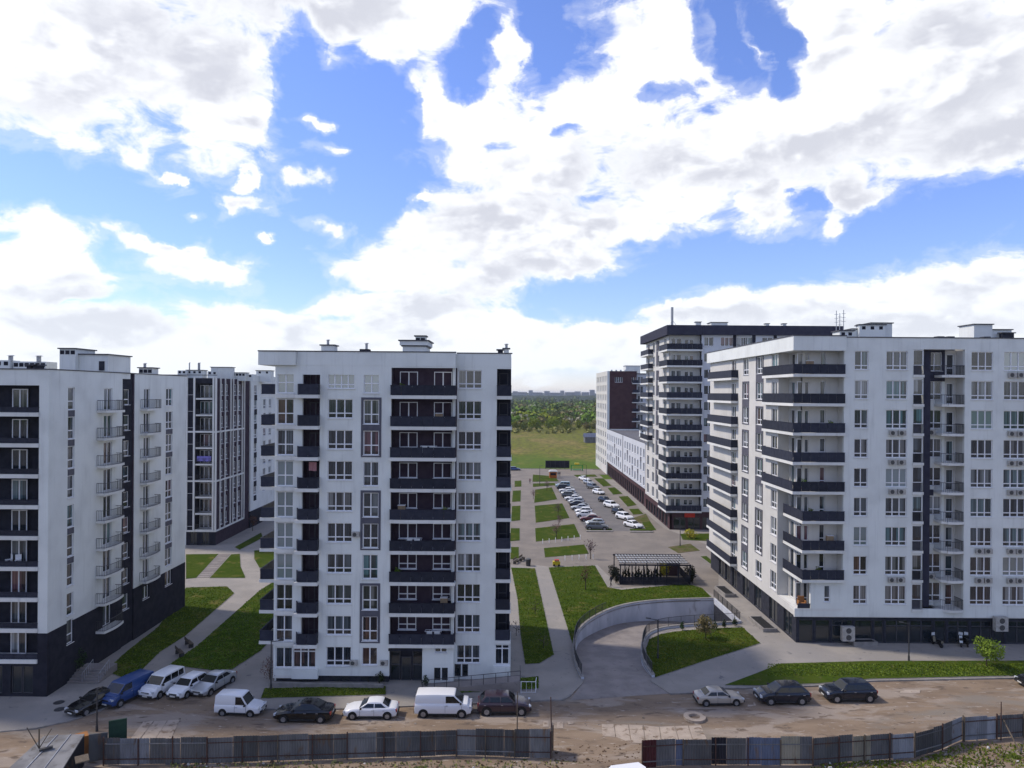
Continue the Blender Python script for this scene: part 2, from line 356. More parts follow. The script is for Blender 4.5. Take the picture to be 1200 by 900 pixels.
# ------------------------------------------------------------------ facade tools (local x along the wall, local -y out of it)
class Fac:
    def __init__(s, root, x, y, rz, name=None):
        s.root = root; s.o = Vector((x, y, 0)); s.rz = R(rz); s.M = Matrix.Translation((x, y, 0)) @ Matrix.Rotation(s.rz, 4, 'Z')
        s.loc = s.o - root.location
    def put(s, name, me, u=0, d=0, z=0, parent=None):
        if parent is None:
            p = s.M @ Vector((u, d, z)) - s.root.location
            return put(name, me, s.root, p, (0, 0, s.rz))
        return put(name, me, parent)
    def mb(s, name, mb, mat, parent=None):
        """mb in facade coordinates"""
        me = mb.mesh(name, mat)
        return put(name, me, s.root, s.loc, (0, 0, s.rz))
    def box(s, name, mat, u0, u1, d0, d1, z0, z1):
        return s.mb(name, MB().box(u0, u1, d0, d1, z0, z1), mat)
    def wall(s, name, mat, u0, u1, z0, z1, holes=(), d=0., th=.35):
        us = sorted({u0, u1} | {round(h[0], 4) for h in holes} | {round(h[1], 4) for h in holes}); zs = sorted({z0, z1} | {round(h[2], 4) for h in holes} | {round(h[3], 4) for h in holes})
        us = [a for a in us if u0-1e-4 <= a <= u1+1e-4]; zs = [a for a in zs if z0-1e-4 <= a <= z1+1e-4]
        m = MB()
        def solid(i, j):
            if not (0 <= i < len(us)-1 and 0 <= j < len(zs)-1): return False
            a = (us[i]+us[i+1])/2; b = (zs[j]+zs[j+1])/2
            return not any(h[0] < a < h[1] and h[2] < b < h[3] for h in holes)
        S = [[solid(i, j) for j in range(len(zs)-1)] for i in range(len(us)-1)]
        g = lambda i, j: 0 <= i < len(us)-1 and 0 <= j < len(zs)-1 and S[i][j]
        d1 = d+th
        for i in range(len(us)-1):
            for j in range(len(zs)-1):
                if not S[i][j]: continue
                a, b, c, e = us[i], us[i+1], zs[j], zs[j+1]
                m.pts([(a,d,c),(b,d,c),(b,d,e),(a,d,e)], [(0,1,2,3)])
                if not g(i-1, j): m.pts([(a,d,c),(a,d,e),(a,d1,e),(a,d1,c)], [(0,1,2,3)])
                if not g(i+1, j): m.pts([(b,d,c),(b,d1,c),(b,d1,e),(b,d,e)], [(0,1,2,3)])
                if not g(i, j-1): m.pts([(a,d,c),(a,d1,c),(b,d1,c),(b,d,c)], [(0,1,2,3)])
                if not g(i, j+1): m.pts([(a,d,e),(b,d,e),(b,d1,e),(a,d1,e)], [(0,1,2,3)])
        return s.mb(name, m, mat)
    def win(s, u, z, w, h, cols=3, low=.28, d=0., mat='pvc', sill=True, glass='glass', lab=None):
        """u = middle, z = bottom, d = plane of the wall it sits in"""
        me, mp = window_mesh(w, h, cols, low, mat, sill, glass)
        o = s.put('window', me, u, d+.16, z)
        p = put('pane', mp, o)
        if lab: o['label'] = lab
        return o
WM = {}
def window_mesh(w, h, cols, low, mat, sill, glass):
    k = (round(w, 2), round(h, 2), cols, low, mat, sill, glass)
    if k in WM: return WM[k]
    m = MB(); t = .075; dd = -.05
    m.box(-w/2, w/2, dd, .03, 0, t); m.box(-w/2, w/2, dd, .03, h-t, h); m.box(-w/2, -w/2+t, dd, .03, t, h-t); m.box(w/2-t, w/2, dd, .03, t, h-t)
    for i in range(1, cols):
        x = -w/2 + w*i/cols; m.box(x-.055, x+.055, dd-.01, .03, t, h-t)
    if low:
        z = h*low; m.box(-w/2+t, w/2-t, dd-.005, .025, z-.05, z+.05)
    if sill: m.box(-w/2-.06, w/2+.06, -.26, .03, -.05, -.005)
    p = MB().box(-w/2+.02, w/2-.02, 0., .02, .02, h-.02)
    WM[k] = (m.mesh('window', M[mat]), p.mesh('pane', M[glass])); return WM[k]
PM = {}
def panel_mesh(w, h, pn=1.05, mat='panel'):
    """parapet of upright boards with open joints and a top rail"""
    k = ('p', round(w, 2), round(h, 2), mat)
    if k not in PM:
        m = MB(); n = max(1, round(w/pn)); s_ = w/n
        for i in range(n): m.box(i*s_+.012, (i+1)*s_-.012, -.02, .02, .03, h-.05)
        m.box(0, w, .022, .05, .05, .10); m.box(0, w, .022, .05, h-.2, h-.15)
        m.box(-.02, w+.02, -.04, .055, h-.05, h)
        PM[k] = m.mesh('balcony_parapet', M[mat])
    return PM[k]
def rail_mesh(w, h, gap=.13, mat='steel'):
    k = ('r', round(w, 2), round(h, 2), mat, gap)
    if k not in PM:
        m = MB(); n = max(2, int(w/gap))
        for i in range(n+1): x = w*i/n; m.box(x-.011, x+.011, -.011, .011, .06, h-.03)
        m.box(0, w, -.02, .02, .04, .08); m.box(0, w, -.028, .028, h-.04, h)
        PM[k] = m.mesh('balcony_railing', M[mat])
    return PM[k]
def parapet(f, u0, u1, d, z, h=1.05, kind='panel', turn=0, name='balcony_parapet'):
    me = panel_mesh(u1-u0, h) if kind == 'panel' else rail_mesh(u1-u0, h)
    p = f.M @ Vector((u0, d, z)) - f.root.location
    return put(name if kind == 'panel' else 'balcony_railing', me, f.root, p, (0, 0, f.rz))
def parapet_side(f, u, d0, d1, z, h=1.05, kind='panel'):
    """parapet running out from the wall, from d0 (outer, negative) to d1"""
    w = d1-d0; me = panel_mesh(w, h) if kind == 'panel' else rail_mesh(w, h)
    p = f.M @ Vector((u, d0, z)) - f.root.location
    return put('balcony_parapet' if kind == 'panel' else 'balcony_railing', me, f.root, p, (0, 0, f.rz+R(90)))
AC = {}
def ac_unit(f, u, z, d=0., big=1.):
    if 'm' not in AC:
        m = MB().box(-.42, .42, -.34, -.06, 0, .58); m.box(-.3, -.26, -.06, 0, .05, .1); m.box(.26, .3, -.06, 0, .05, .1); AC['m'] = m.mesh('air_conditioner', M['acwhite'])
        g = MB(); n = 14
        g.tube((-.1, -.345, .29), (-.1, -.355, .29), .23, n=n); AC['g'] = g.mesh('fan_grille', M['acdark'])
    o = f.put('air_conditioner', AC['m'], u, d, z); put('fan_grille', AC['g'], o); o.scale = (big, 1, big)
    return o
def hut(root, x0, x1, y0, y1, z0, z1, name='roof_hut', cap=True, mat='white', vents=0):
    o = MB().box(x0, x1, y0, y1, z0, z1).build(name, M[mat], root)
    # child frame: coordinates relative to the root, so the cap is a sub-part of the hut
    if cap: put('hut_roof', MB().box(x0-.15, x1+.15, y0-.15, y1+.15, z1, z1+.12).mesh('hut_roof', M['coping'], wloc(root)), o)
    for i in range(vents):
        u = x0 + (x1-x0)*(i+.5)/vents
        put('vent_opening', MB().box(u-.22, u+.22, y0-.02, y0-.004, z1-.55, z1-.15).mesh('vent_opening', M['dark'], wloc(root)), o)
    return o
def vent_pipe(root, x, y, z0, h, r=.14):
    m = MB().tube((x, y, z0), (x, y, z0+h), r, n=8); m.tube((x, y, z0+h), (x, y, z0+h+.08), r*1.9, r*1.1, n=8)
    return m.build('vent_pipe', M['galv'], root)
# ================================================================== BUILDINGS
def shell(root, x0, x1, y0, y1, z0, z1, mat='white'):
    """back and hidden flanks of a block, and its roof deck"""
    MB().box(x0, x1, y0, y1, z0, z1).build('rear_wall', M[mat], root)

# ------------------------------------------------------------------ C: the ten-storey block in the middle
def block_centre():
    b = empty('apartment_block', (-12, 68.6, 0))
    tag(b, 'white ten-storey block in the middle with wide dark balconies up its front', 'apartment building')
    Y = 68.6; f = Fac(b, 0, Y, 0); X = lambda px: XA(px, Y)
    FL = [27.95-3*k for k in range(10)]
    zt = 32.12
    L, E = X(322.5), X(533.6)
    holes = []
    # columns: bay (322-345), loggia (354-375), triple window, tall window, middle balcony
    bay = (X(325), X(344.5)); log = (X(354.5), X(375)); tri = (X(399), 2.42); nar = (X(435.3), 1.5); mid = (X(458.4), X(533.0))
    for k, z in enumerate(FL):
        if k < 9:
            holes.append((bay[0], bay[1], z+.15, z+2.62)); holes.append((log[0], log[1], z+.02, z+2.68))
            holes.append((mid[0], mid[1], z, z+2.68))
        holes.append((tri[0]-tri[1]/2, tri[0]+tri[1]/2, z+.75, z+2.6) if k else (X(384.3), X(415.5), z+.62, z+2.55))
        holes.append((nar[0]-.75, nar[0]+.75, z+.2, z+2.55) if k < 9 else (nar[0]-.75, nar[0]+.75, z+.85, z+2.55))
    # ground level
    ent = (X(457.5), X(497)); holes.append((ent[0], ent[1], .05, 3.5))
    holes += [(X(511.5), X(526), 3.05, 4.0)]
    low_w = [(X(511), X(518.5), .35, 1.6), (X(520), X(527), .35, 1.6), (X(534), X(541.5), .35, 1.6), (X(543), X(550), .35, 1.6)]
    z9 = FL[9]
    bb = [(bay[0], bay[1], z9+.55, z9+2.5), (X(345.5)+.0, X(372), z9+.55, z9+2.55)]
    holes = [h for h in holes]
    f.wall('facade_wall', M['white'], L, X(458.3)-.0, .75, 29.9+.0, [h for h in holes if h[1] < X(458)] + bb)
    f.wall('facade_wall', M['white'], X(458.3), E, .0, 29.9+.9, [h for h in holes if h[0] >= X(457) and h[1] <= E+.01 and h[3] > 2] + low_w[:2])
    MB().box(L, X(458.3), Y, Y+.3, 29.9, 30.8).build('facade_wall', M['white'], b)
    # roof band, stepping forward over the left bays
    MB().box(X(303.8), X(347.5), Y-.35, Y+8, 30.8, zt-.02).build('roof_band', M['white'], b)
    MB().box(X(347.5), E, Y-.02, Y+.4, 30.8, zt).build('roof_band', M['white'], b)
    c = MB(); c.box(X(303.8)-.05, X(347.5)+.03, Y-.4, Y+.1, zt-.02, zt+.09); c.box(X(347.5)+.03, E+.05, Y-.07, Y+.4, zt, zt+.1); c.box(E+.05, .02, Y+.93, Y+1.4, zt-.02, zt+.08)
    c.build('roof_coping', M['coping'], b)
    # foundation
    MB().box(L+.2, X(457.5), Y+.25, Y+.6, 0, .8).build('plinth', M['base'], b)
    for a in (353, 366, 391, 402, 425, 433): MB().box(X(a), X(a)+.75, Y+.22, Y+.249, .12, .6).build('basement_window', M['shopglass'], b)
    MB().box(L, X(345), Y-.05, Y+.24, .5, .76).build('plinth_ledge', M['slab'], b)
    # lower bay over the basement on the left
    MB().box(X(345.2), X(375.5), Y-.35, Y-.002, .55, z9+.5).build('bay_apron', M['white'], b)
    for k, z in enumerate(FL):
        if k < 9:
            w = bay[1]-bay[0]; f.win((bay[0]+bay[1])/2, z+.15, w, 2.45, 2, .42, glass='skyglass' if k in (0,3,4,5,6) else 'glass')
            f.box('bay_slab', M['slab'], bay[0]-.12, X(347), -.16, -.002, z-.33, z+.06)
            # loggia with its canted dark parapet
            f.box('loggia_slab', M['slab'], X(348.5), log[1]+.05, -.75, .34, z-.33, z)
            parapet(f, X(352.5), log[1], -.68, z, 1.05)
            m = MB(); m.pts([(X(348.8), -.03, z+.0), (X(352.5), -.68, z), (X(352.5), -.68, z+1.05), (X(348.8), -.03, z+1.05), (X(348.8)+.06, -.0, z), (X(352.5)+.05, -.64, z), (X(352.5)+.05, -.64, z+1.05), (X(348.8)+.06, .0, z+1.05)], [(0,1,2,3),(7,6,5,4),(3,2,6,7)])
            f.mb('balcony_parapet', m, M['panel'])
            parapet_side(f, log[1]-.03, -.68, -.01, z)
            f.win((log[0]+log[1])/2+.1, z+.05, 1.2, 2.2, 2, .35, d=1.15, sill=False, mat='darkpvc', glass='shopglass')
            # wide middle balcony
            f.box('balcony_slab', M['slab'], mid[0]-.06, E+.12, -.42, .35, z-.33, z)
            parapet(f, mid[0]-.02, E+.06, -.36, z, 1.0)
            parapet_side(f, E+.03, -.36, 0, z, 1.0)
            for px in (476.5, 517.5): f.win(X(px), z+.85, X(487.5)-X(466), 1.5, 2, 0 if k < 6 else .35, d=1.35, sill=True)
            # left corner balcony
            f.box('balcony_slab', M['slab'], X(304), L-.001, .3, 7.0, z-.3, z)
            parapet(f, X(305), L-.03, .36, z, 1.02)
            parapet_side(f, X(305), .36, 6.9, z, 1.02)
        w0 = (X(384.3), X(415.5)) if k == 0 else None
        if k == 0: f.win((w0[0]+w0[1])/2, z+.62, w0[1]-w0[0], 1.93, 4, .2, glass='skyglass')
        else: f.win(tri[0], z+.75, tri[1], 1.85, 3, .26)
        f.win(nar[0], z+(.2 if k < 9 else .85), 1.5, 2.35 if k < 9 else 1.7, 2, .40 if k < 9 else 0, glass='skyglass' if k == 0 else 'glass')
    f.win((bb[0][0]+bb[0][1])/2, z9+.55, bb[0][1]-bb[0][0], 1.95, 2, 0)
    f.win((bb[1][0]+bb[1][1])/2, z9+.55, bb[1][1]-bb[1][0], 2.0, 3, .78)
    # grey surrounds joining two tall windows
    for k in (1, 4, 7):
        zt_, zb_ = FL[k]+2.78, FL[k+1]-.0
        u0, u1 = nar[0]-.98, nar[0]+.98
        m = MB(); m.box(u0, u1, -.05, -.004, zt_-.22, zt_); m.box(u0, u1, -.05, -.004, zb_, zb_+.2); m.box(u0, nar[0]-.76, -.05, -.004, zb_+.2, zt_-.22); m.box(nar[0]+.76, u1, -.05, -.004, zb_+.2, zt_-.22)
        m.box(nar[0]-.76, nar[0]+.76, -.05, -.004, FL[k+1]+2.56, FL[k]+.14)
        f.mb('window_surround', m, M['greyframe'])
    # recess linings
    def lining(u0, u1, z0, z1, depth, mat, nm='loggia_lining'):
        m = MB(); m.box(u0-.1, u1+.1, depth, depth+.12, z0, z1); m.box(u0-.14, u0-.002, .35, depth, z0, z1); m.box(u1+.002, u1+.14, .35, depth, z0, z1)
        f.mb(nm, m, M[mat])
    lining(log[0], log[1], FL[8]-.3, FL[0]+2.7, 1.3, 'plum'); lining(mid[0], mid[1], FL[8]-.3, FL[0]+2.7, 1.5, 'plum')
    for k in range(9):
        z = FL[k]
        m = MB().box(log[0], log[1], .341, 1.3, z-.3, z); m.box(mid[0], mid[1], .351, 1.5, z-.3, z); f.mb('balcony_floor', m, M['slab'])
    # right bay, one metre back
    Y2 = 69.6; g = Fac(b, 0, Y2, 0); XX = lambda px: XA(px, Y2)
    r0, r1 = E, -.1; cw = (XX(582.3), r1); t2 = (XX(550.8), XX(564.5)-XX(537))
    hs = []
    for k, z in enumerate(FL):
        hs.append((t2[0]-t2[1]/2, t2[0]+t2[1]/2, z+.72, z+2.5))
        if k < 9: hs.append((cw[0], cw[1]+1, z, z+2.66))
    g.wall('facade_wall', M['white'], r0, r1, .0, 30.8, hs + [(cw[0]+.05, r1+1, FL[9]+.6, FL[9]+2.55)] + [(a, b_, c_, d_) for a, b_, c_, d_ in low_w[2:]])
    MB().box(E, r1, Y2-.02, Y2+.35, 30.8, zt-.02).build('roof_band', M['white'], b)
    for k, z in enumerate(FL):
        g.win(t2[0], z+.72, t2[1], 1.78, 3, .26)
        if k < 9:
            g.box('balcony_slab', M['slab'], cw[0]-.08, r1+.12, -.14, .34, z-.33, z)
            g.box('balcony_floor', M['slab'], cw[0], r1+.1, .341, 2.6, z-.3, z)
            parapet(g, cw[0], r1+.04, -.08, z, 1.05)
            parapet_side(g, r1+.02, -.05, 2.5, z, 1.05)
            g.win((cw[0]+r1)/2-.05, z+.3, .9, 2.0, 1, .4, d=1.8, sill=False, mat='darkpvc', glass='shopglass')
    z = FL[9]
    g.win((cw[0]+r1)/2, z+.6, r1-cw[0], 1.95, 2, .8); g.box('bay_wall', M['white'], r1-.05, r1+.15, .3, 2.6, 0, z+3)
    MB().box(cw[0]-.2, r1+.1, Y2-.45, Y2-.002, .4, z+.55).build('bay_apron', M['white'], b)
    m = MB(); m.box(cw[0]-.14, cw[0]-.002, .351, 2.6, FL[8]-.3, 30.8); m.box(cw[0]-.1, r1, 1.95, 2.1, FL[8]-.3, 30.8); g.mb('loggia_lining', m, M['dark'])
    f.box('step_wall', M['white'], E-.3, E-.001, .36, 1.2, 0, zt-.02)
    for a, b_, c_, d_ in low_w:
        ff = f if a < E else g
        ff.win((a+b_)/2, c_, b_-a, d_-c_, 1, 0, mat='darkpvc', glass='shopglass', sill=False)
    f.win(X(518.7), 3.05, X(526)-X(511.5), .95, 2, 0)
    # entrance
    f.box('entrance_back', M['dark'], ent[0]-.1, ent[1]+.1, .9, 1.05, 0, 3.6)
    for i in range(3):
        w = (ent[1]-ent[0])/3; u = ent[0]+w*(i+.5)
        o = f.win(u, .1, w-.1, 3.1 if i != 1 else 2.3, 1, .0 if i == 1 else .5, d=.55, mat='darkpvc', glass='shopglass', sill=False)
    f.box('entrance_canopy', M['dark'], ent[0], ent[1], -.2, .5, 3.25, 3.45)
    # air units
    for px, k in ((418.5, 5), (417.2, 9), (452.5, 9)): ac_unit(f, X(px), FL[k]+1.3 if k < 9 else FL[k]+.9, big=.85)
    # flanks, back and roof
    yb = 86.0
    MB().box(X(322.5), X(322.5)+.3, Y+.35, yb, 0, 30.8).build('left_wall', M['white'], b)
    MB().box(-.4, -.1, Y2+2.6, yb, 0, zt-.02).build('right_wall', M['white'], b)
    MB().box(X(322.5)+.3, -.4, yb-.3, yb, 0, zt-.02).build('rear_wall', M['white'], b)
    MB().box(X(322.5)+.3, -.41, Y2+.4, yb-.3, 30.9, 31.2).build('roof_deck', M['roof'], b)
    # things on the roof
    Yh = 75.
    hut(b, XA(376,Yh), XA(391,Yh), Yh, Yh+1.5, 31.2, ZA(384,405,Yh)); vent_pipe(b, XA(382.5,Yh), Yh+.5, ZA(384,405,Yh), .6)
    hut(b, XA(421,Yh), XA(432,Yh), Yh, Yh+1, 31.2, ZA(426,409,Yh), name='vent_box', mat='dark', cap=False); vent_pipe(b, XA(428,Yh), Yh+.5, 31.2, 2.2)
    Yh = 76.
    hut(b, XA(471.5,Yh), XA(498.5,Yh), Yh, Yh+4, 31.2, ZA(485,406,Yh), name='stair_head')
    hut(b, XA(468.5,Yh), XA(501.5,Yh), Yh-.3, Yh+4, ZA(485,406,Yh)+.12, ZA(485,399.8,Yh), name='stair_head_cornice')
    hut(b, XA(486,Yh), XA(497.5,Yh), Yh+.3, Yh+1.6, ZA(485,399.8,Yh)+.12, ZA(485,394,Yh), name='vent_box', vents=2)
    Yh = 74.
    hut(b, XA(583,Yh), XA(589,Yh), Yh, Yh+.8, 31.2, ZA(586,410.5,Yh), name='vent_box', mat='base'); hut(b, XA(590,Yh), XA(596,Yh), Yh, Yh+.8, 31.2, ZA(593,409,Yh), name='vent_box'); vent_pipe(b, XA(593,Yh), Yh+.4, ZA(593,409,Yh), .5)
    # raised walk with its railing along the right half of the front
    a, c = G(497, 805, .0), G(613, 789, .0); y = Y-1.9
    return b, f, g, X, FL
C_B, fC, gC, XC, FLC = block_centre()

# ------------------------------------------------------------------ A: the block at the left edge
def block_left():
    Y = 65.; xc = -42.5
    b = empty('apartment_block', (-46, 66, 0))
    tag(b, 'white block at the left edge with dark lower walls and small railed balconies', 'apartment building')
    f = Fac(b, 0, Y, 0)
    k83 = Y/F
    FL = [26.15-2.83*k for k in range(9)]
    zt = 30.1
    XL = -66.
    l1, l0 = XA(46, Y), XA(-46, Y)
    hs = [(l0, l1, z, z+2.5) for z in FL]
    hs2 = [(l0-11, l0-1.6, z, z+2.5) for z in FL]
    f.wall('facade_wall', M['white'], XL, xc, 5.9, zt, hs+hs2)
    f.wall('lower_wall', M['dark'], XL, xc, 0, 5.9, [h for h in hs+hs2 if h[2] < 5.9] + [(XA(15, Y), XA(41, Y), .35, 2.9), (XA(-20, Y), XA(5, Y), .35, 2.9)], d=-.02, th=.37)
    for (p0, p1) in ((15, 41), (-20, 5)):
        for i in range(2):
            w = (XA(p1, Y)-XA(p0, Y))/2; f.win(XA(p0, Y)+w*(i+.5), .35, w-.06, 2.5, 1, 0, mat='darkpvc', glass='shopglass', sill=False)
    for (a0, a1) in ((l0, l1), (l0-11, l0-1.6)):
        f.mb('loggia_lining', MB().box(a0-.1, a1+.1, 1.6, 1.75, 3.2, 28.7).box(a0-.14, a0-.002, .35, 1.6, 3.2, 28.7).box(a1+.002, a1+.14, .35, 1.6, 3.2, 28.7), M['dark'])
        for k, z in enumerate(FL):
            f.box('balcony_slab', M['slab'], a0-.03, a1+.03, -.16, 1.6, z-.36, z)
            if a0 == l0:
                for px in (12.5, -30): f.win(XA(px, Y)-.05, z+.02, 1.45, 2.15, 2, 0, d=1.2, sill=False)
                f.win(XA(44, Y), z+.02, .8, 2.15, 1, 0, d=1.2, sill=False)
                parapet(f, a0, a1, -.02, z, .5, 'panel')
            else:
                f.win(a0+4, z+.02, 1.45, 2.15, 2, 0, d=1.2, sill=False); parapet(f, a0, a1, -.02, z, .5, 'panel')
    MB().box(XL, xc+.05, Y-.07, Y+.35, zt, zt+.1).build('roof_coping', M['coping'], b)
    # courtyard side: three stretches
    s = Fac(b, xc, Y, 90)              # local x = depth behind the corner
    YA_ = lambda px: -xc*F/(600-px) - Y
    def side(u0, u1, d, holes, zb=5.9, mat='white'):
        s.wall('side_wall', M[mat], u0, u1, zb, zt, [h for h in holes if h[3] > zb], d=d)
        s.wall('lower_wall', M['dark'], u0, u1, 0, zb, [h for h in holes if h[2] < zb], d=d-.02, th=.37)
    w1 = (YA_(79.9), YA_(87.7)); d1 = (YA_(122), YA_(131.8)); st = (YA_(143.6), YA_(158)); w2 = (YA_(146.2), YA_(153)); d2 = (YA_(168.7), YA_(175.8)); w3 = (YA_(194.7), YA_(202.4))
    end = YA_(218.3)
    tops = 2.35
    h1 = [(w1[0], w1[1], z+.2, z+tops) for z in FL[:8]] + [(w1[0], w1[1], FL[8]+.3, FL[8]+2.6)] + [(d1[0], d1[1], z+.02, z+2.3) for z in FL]
    side(.36, st[0], 0, h1)
    h2 = [(w2[0], w2[1], z+.5, z+2.2) for z in FL]
    s.wall('recessed_wall', M['dark'], st[0], st[1], 0, zt, h2, d=.10)
    s.box('edge_strip', M['plum'], st[1]-.28, st[1]-.02, .06, .099, 5.9, zt-.05)
    s.box('recess_cheek', M['plum'], st[1]-.001, st[1]+.2, .36, .9, 0, zt)
    h3 = [(d2[0], d2[1], z+.02, z+2.3) for z in FL[:8]] + [(d2[0], d2[1], FL[8]+.5, FL[8]+2.0)] + [(w3[0], w3[1], z+.2, z+tops) for z in FL[:8]] + [(w3[0], w3[1], FL[8]+.6, FL[8]+2.4)]
    side(st[1], end, 0, h3)
    PB = {0: 1, 1: 1, 2: 1, 3: 0, 4: 1, 5: 1, 6: 0, 7: 1}
    for k, z in enumerate(FL):
        s.win((w1[0]+w1[1])/2, z+(.2 if k < 8 else .3), w1[1]-w1[0], 2.15 if k < 8 else 2.3, 1, .38)
        if k < 8:
            s.win((d1[0]+d1[1])/2, z+.02, d1[1]-d1[0], 2.28, 2, 0, sill=False)
            s.win((d2[0]+d2[1])/2, z+.02, d2[1]-d2[0], 2.28, 2, 0, sill=False)
            s.win((w3[0]+w3[1])/2, z+.2, w3[1]-w3[0], 2.15, 2, .38)
        else:
            s.win((d1[0]+d1[1])/2, z+.02, d1[1]-d1[0], 2.28, 2, 0, sill=False); s.win((d2[0]+d2[1])/2, z+.5, d2[1]-d2[0], 1.5, 2, 0); s.win((w3[0]+w3[1])/2, z+.6, w3[1]-w3[0], 1.8, 2, 0)
        s.win((w2[0]+w2[1])/2, z+.5, w2[1]-w2[0], 1.7, 1, .35, d=.10)
        if k < 7 and PB.get(k): s.box('infill_panel', M['greyframe'], w1[0], w1[1], -.02, -.003, FL[k+1]+tops+.01, z+.14)
        if k < 7 and PB.get((k+3) % 8): s.box('infill_panel', M['greyframe'], w3[0], w3[1], -.02, -.003, FL[k+1]+tops+.01, z+.14)
        for (u0, u1, pr, on) in ((YA_(113.7), YA_(113.7)+3.6, 1.15, True), (YA_(164.8), YA_(164.8)+3.3, 1.0, k < 8)):
            if not on: continue
            n = 8; P = [(u0, -.003), (u0, -pr*.8)] + [(u0 + (u1-u0)*(.08+.84*i/n), -pr*(.86+.14*math.sin(math.pi*i/n))) for i in range(n+1)] + [(u1, -pr*.8), (u1, -.003)]
            bs = MB().prism(P, z-.24, z).mesh('balcony_slab', M['slab']); s.put('balcony_slab', bs)
            m = MB(); Q = [(p[0], p[1]) for p in P]
            Q = [(min(max(x, u0+.05), u1-.05), min(y+.05, -.02)) for x, y in Q]
            for a_, c_ in zip(Q[:-1], Q[1:]):
                A_, B_ = Vector((*a_, 0)), Vector((*c_, 0)); n2 = max(1, int((B_-A_).length/.15))
                for i in range(n2):
                    p = A_.lerp(B_, i/n2); m.box(p.x-.012, p.x+.012, p.y-.012, p.y+.012, z, z+1.02)
                m.tube(A_+Vector((0,0,z+1.04)), B_+Vector((0,0,z+1.04)), .03, n=5); m.tube(A_+Vector((0,0,z+.08)), B_+Vector((0,0,z+.08)), .02, n=4)
            s.mb('balcony_railing', m, M['steel'])
    yb = Y+end
    MB().box(XL, XL+.3, Y+.35, yb, 0, zt).build('left_wall', M['white'], b); MB().box(XL+.3, xc-.36, yb-.3, yb, 0, zt).build('rear_wall', M['white'], b)
    MB().box(XL+.3, xc-.91, Y+.36, yb-.3, 29.2, 29.5).build('roof_deck', M['roof'], b)
    c = MB(); c.box(xc-.36, xc+.06, Y+.351, yb+.05, zt, zt+.1); c.build('roof_coping', M['coping'], b)
    # roof: lift house, stair head, vent rows
    q = 74.
    hut(b, XA(69.5,q), XA(88,q), q, q+3.5, 29.5, ZA(79,409,q), name='lift_house', vents=3)
    hut(b, XA(88.2,q), XA(122.5,q), q+.6, q+5, 29.5, ZA(105,415.5,q), name='stair_head')
    MB().box(XA(112,q), XA(118.5,q), q+.55, q+.59, ZA(115,434,q), ZA(115,423,q)).build('stair_door', M['base'], b)
    hut(b, XA(-6,q), XA(11,q), q, q+1.6, 29.5, ZA(5,422,q), name='vent_box', cap=False, vents=2)
    hut(b, XA(13,q), XA(51,q), q+.3, q+2.2, 29.5, ZA(30,423.5,q), name='vent_box', cap=False, vents=6)
    vent_pipe(b, XA(10,q), q+.3, ZA(10,423,q), .55, .22); vent_pipe(b, XA(43,q), q+.3, ZA(43,424,q), .6, .22)
    for px in (56, 63, 67): hut(b, XA(px-2,q), XA(px+2.5,q), q-3, q-2.4, 29.5, ZA(px,428.5,q-3), name='vent_box', mat='base', cap=True)
    q = 84.
    hut(b, XA(162.5,q), XA(178,q), q, q+1.5, 29.5, ZA(170,431.5,q), name='vent_box', vents=3); vent_pipe(b, XA(167.5,q), q+.4, ZA(167,431,q), .5, .16)
    return b, f, s
A_B, fA, sA = block_left()

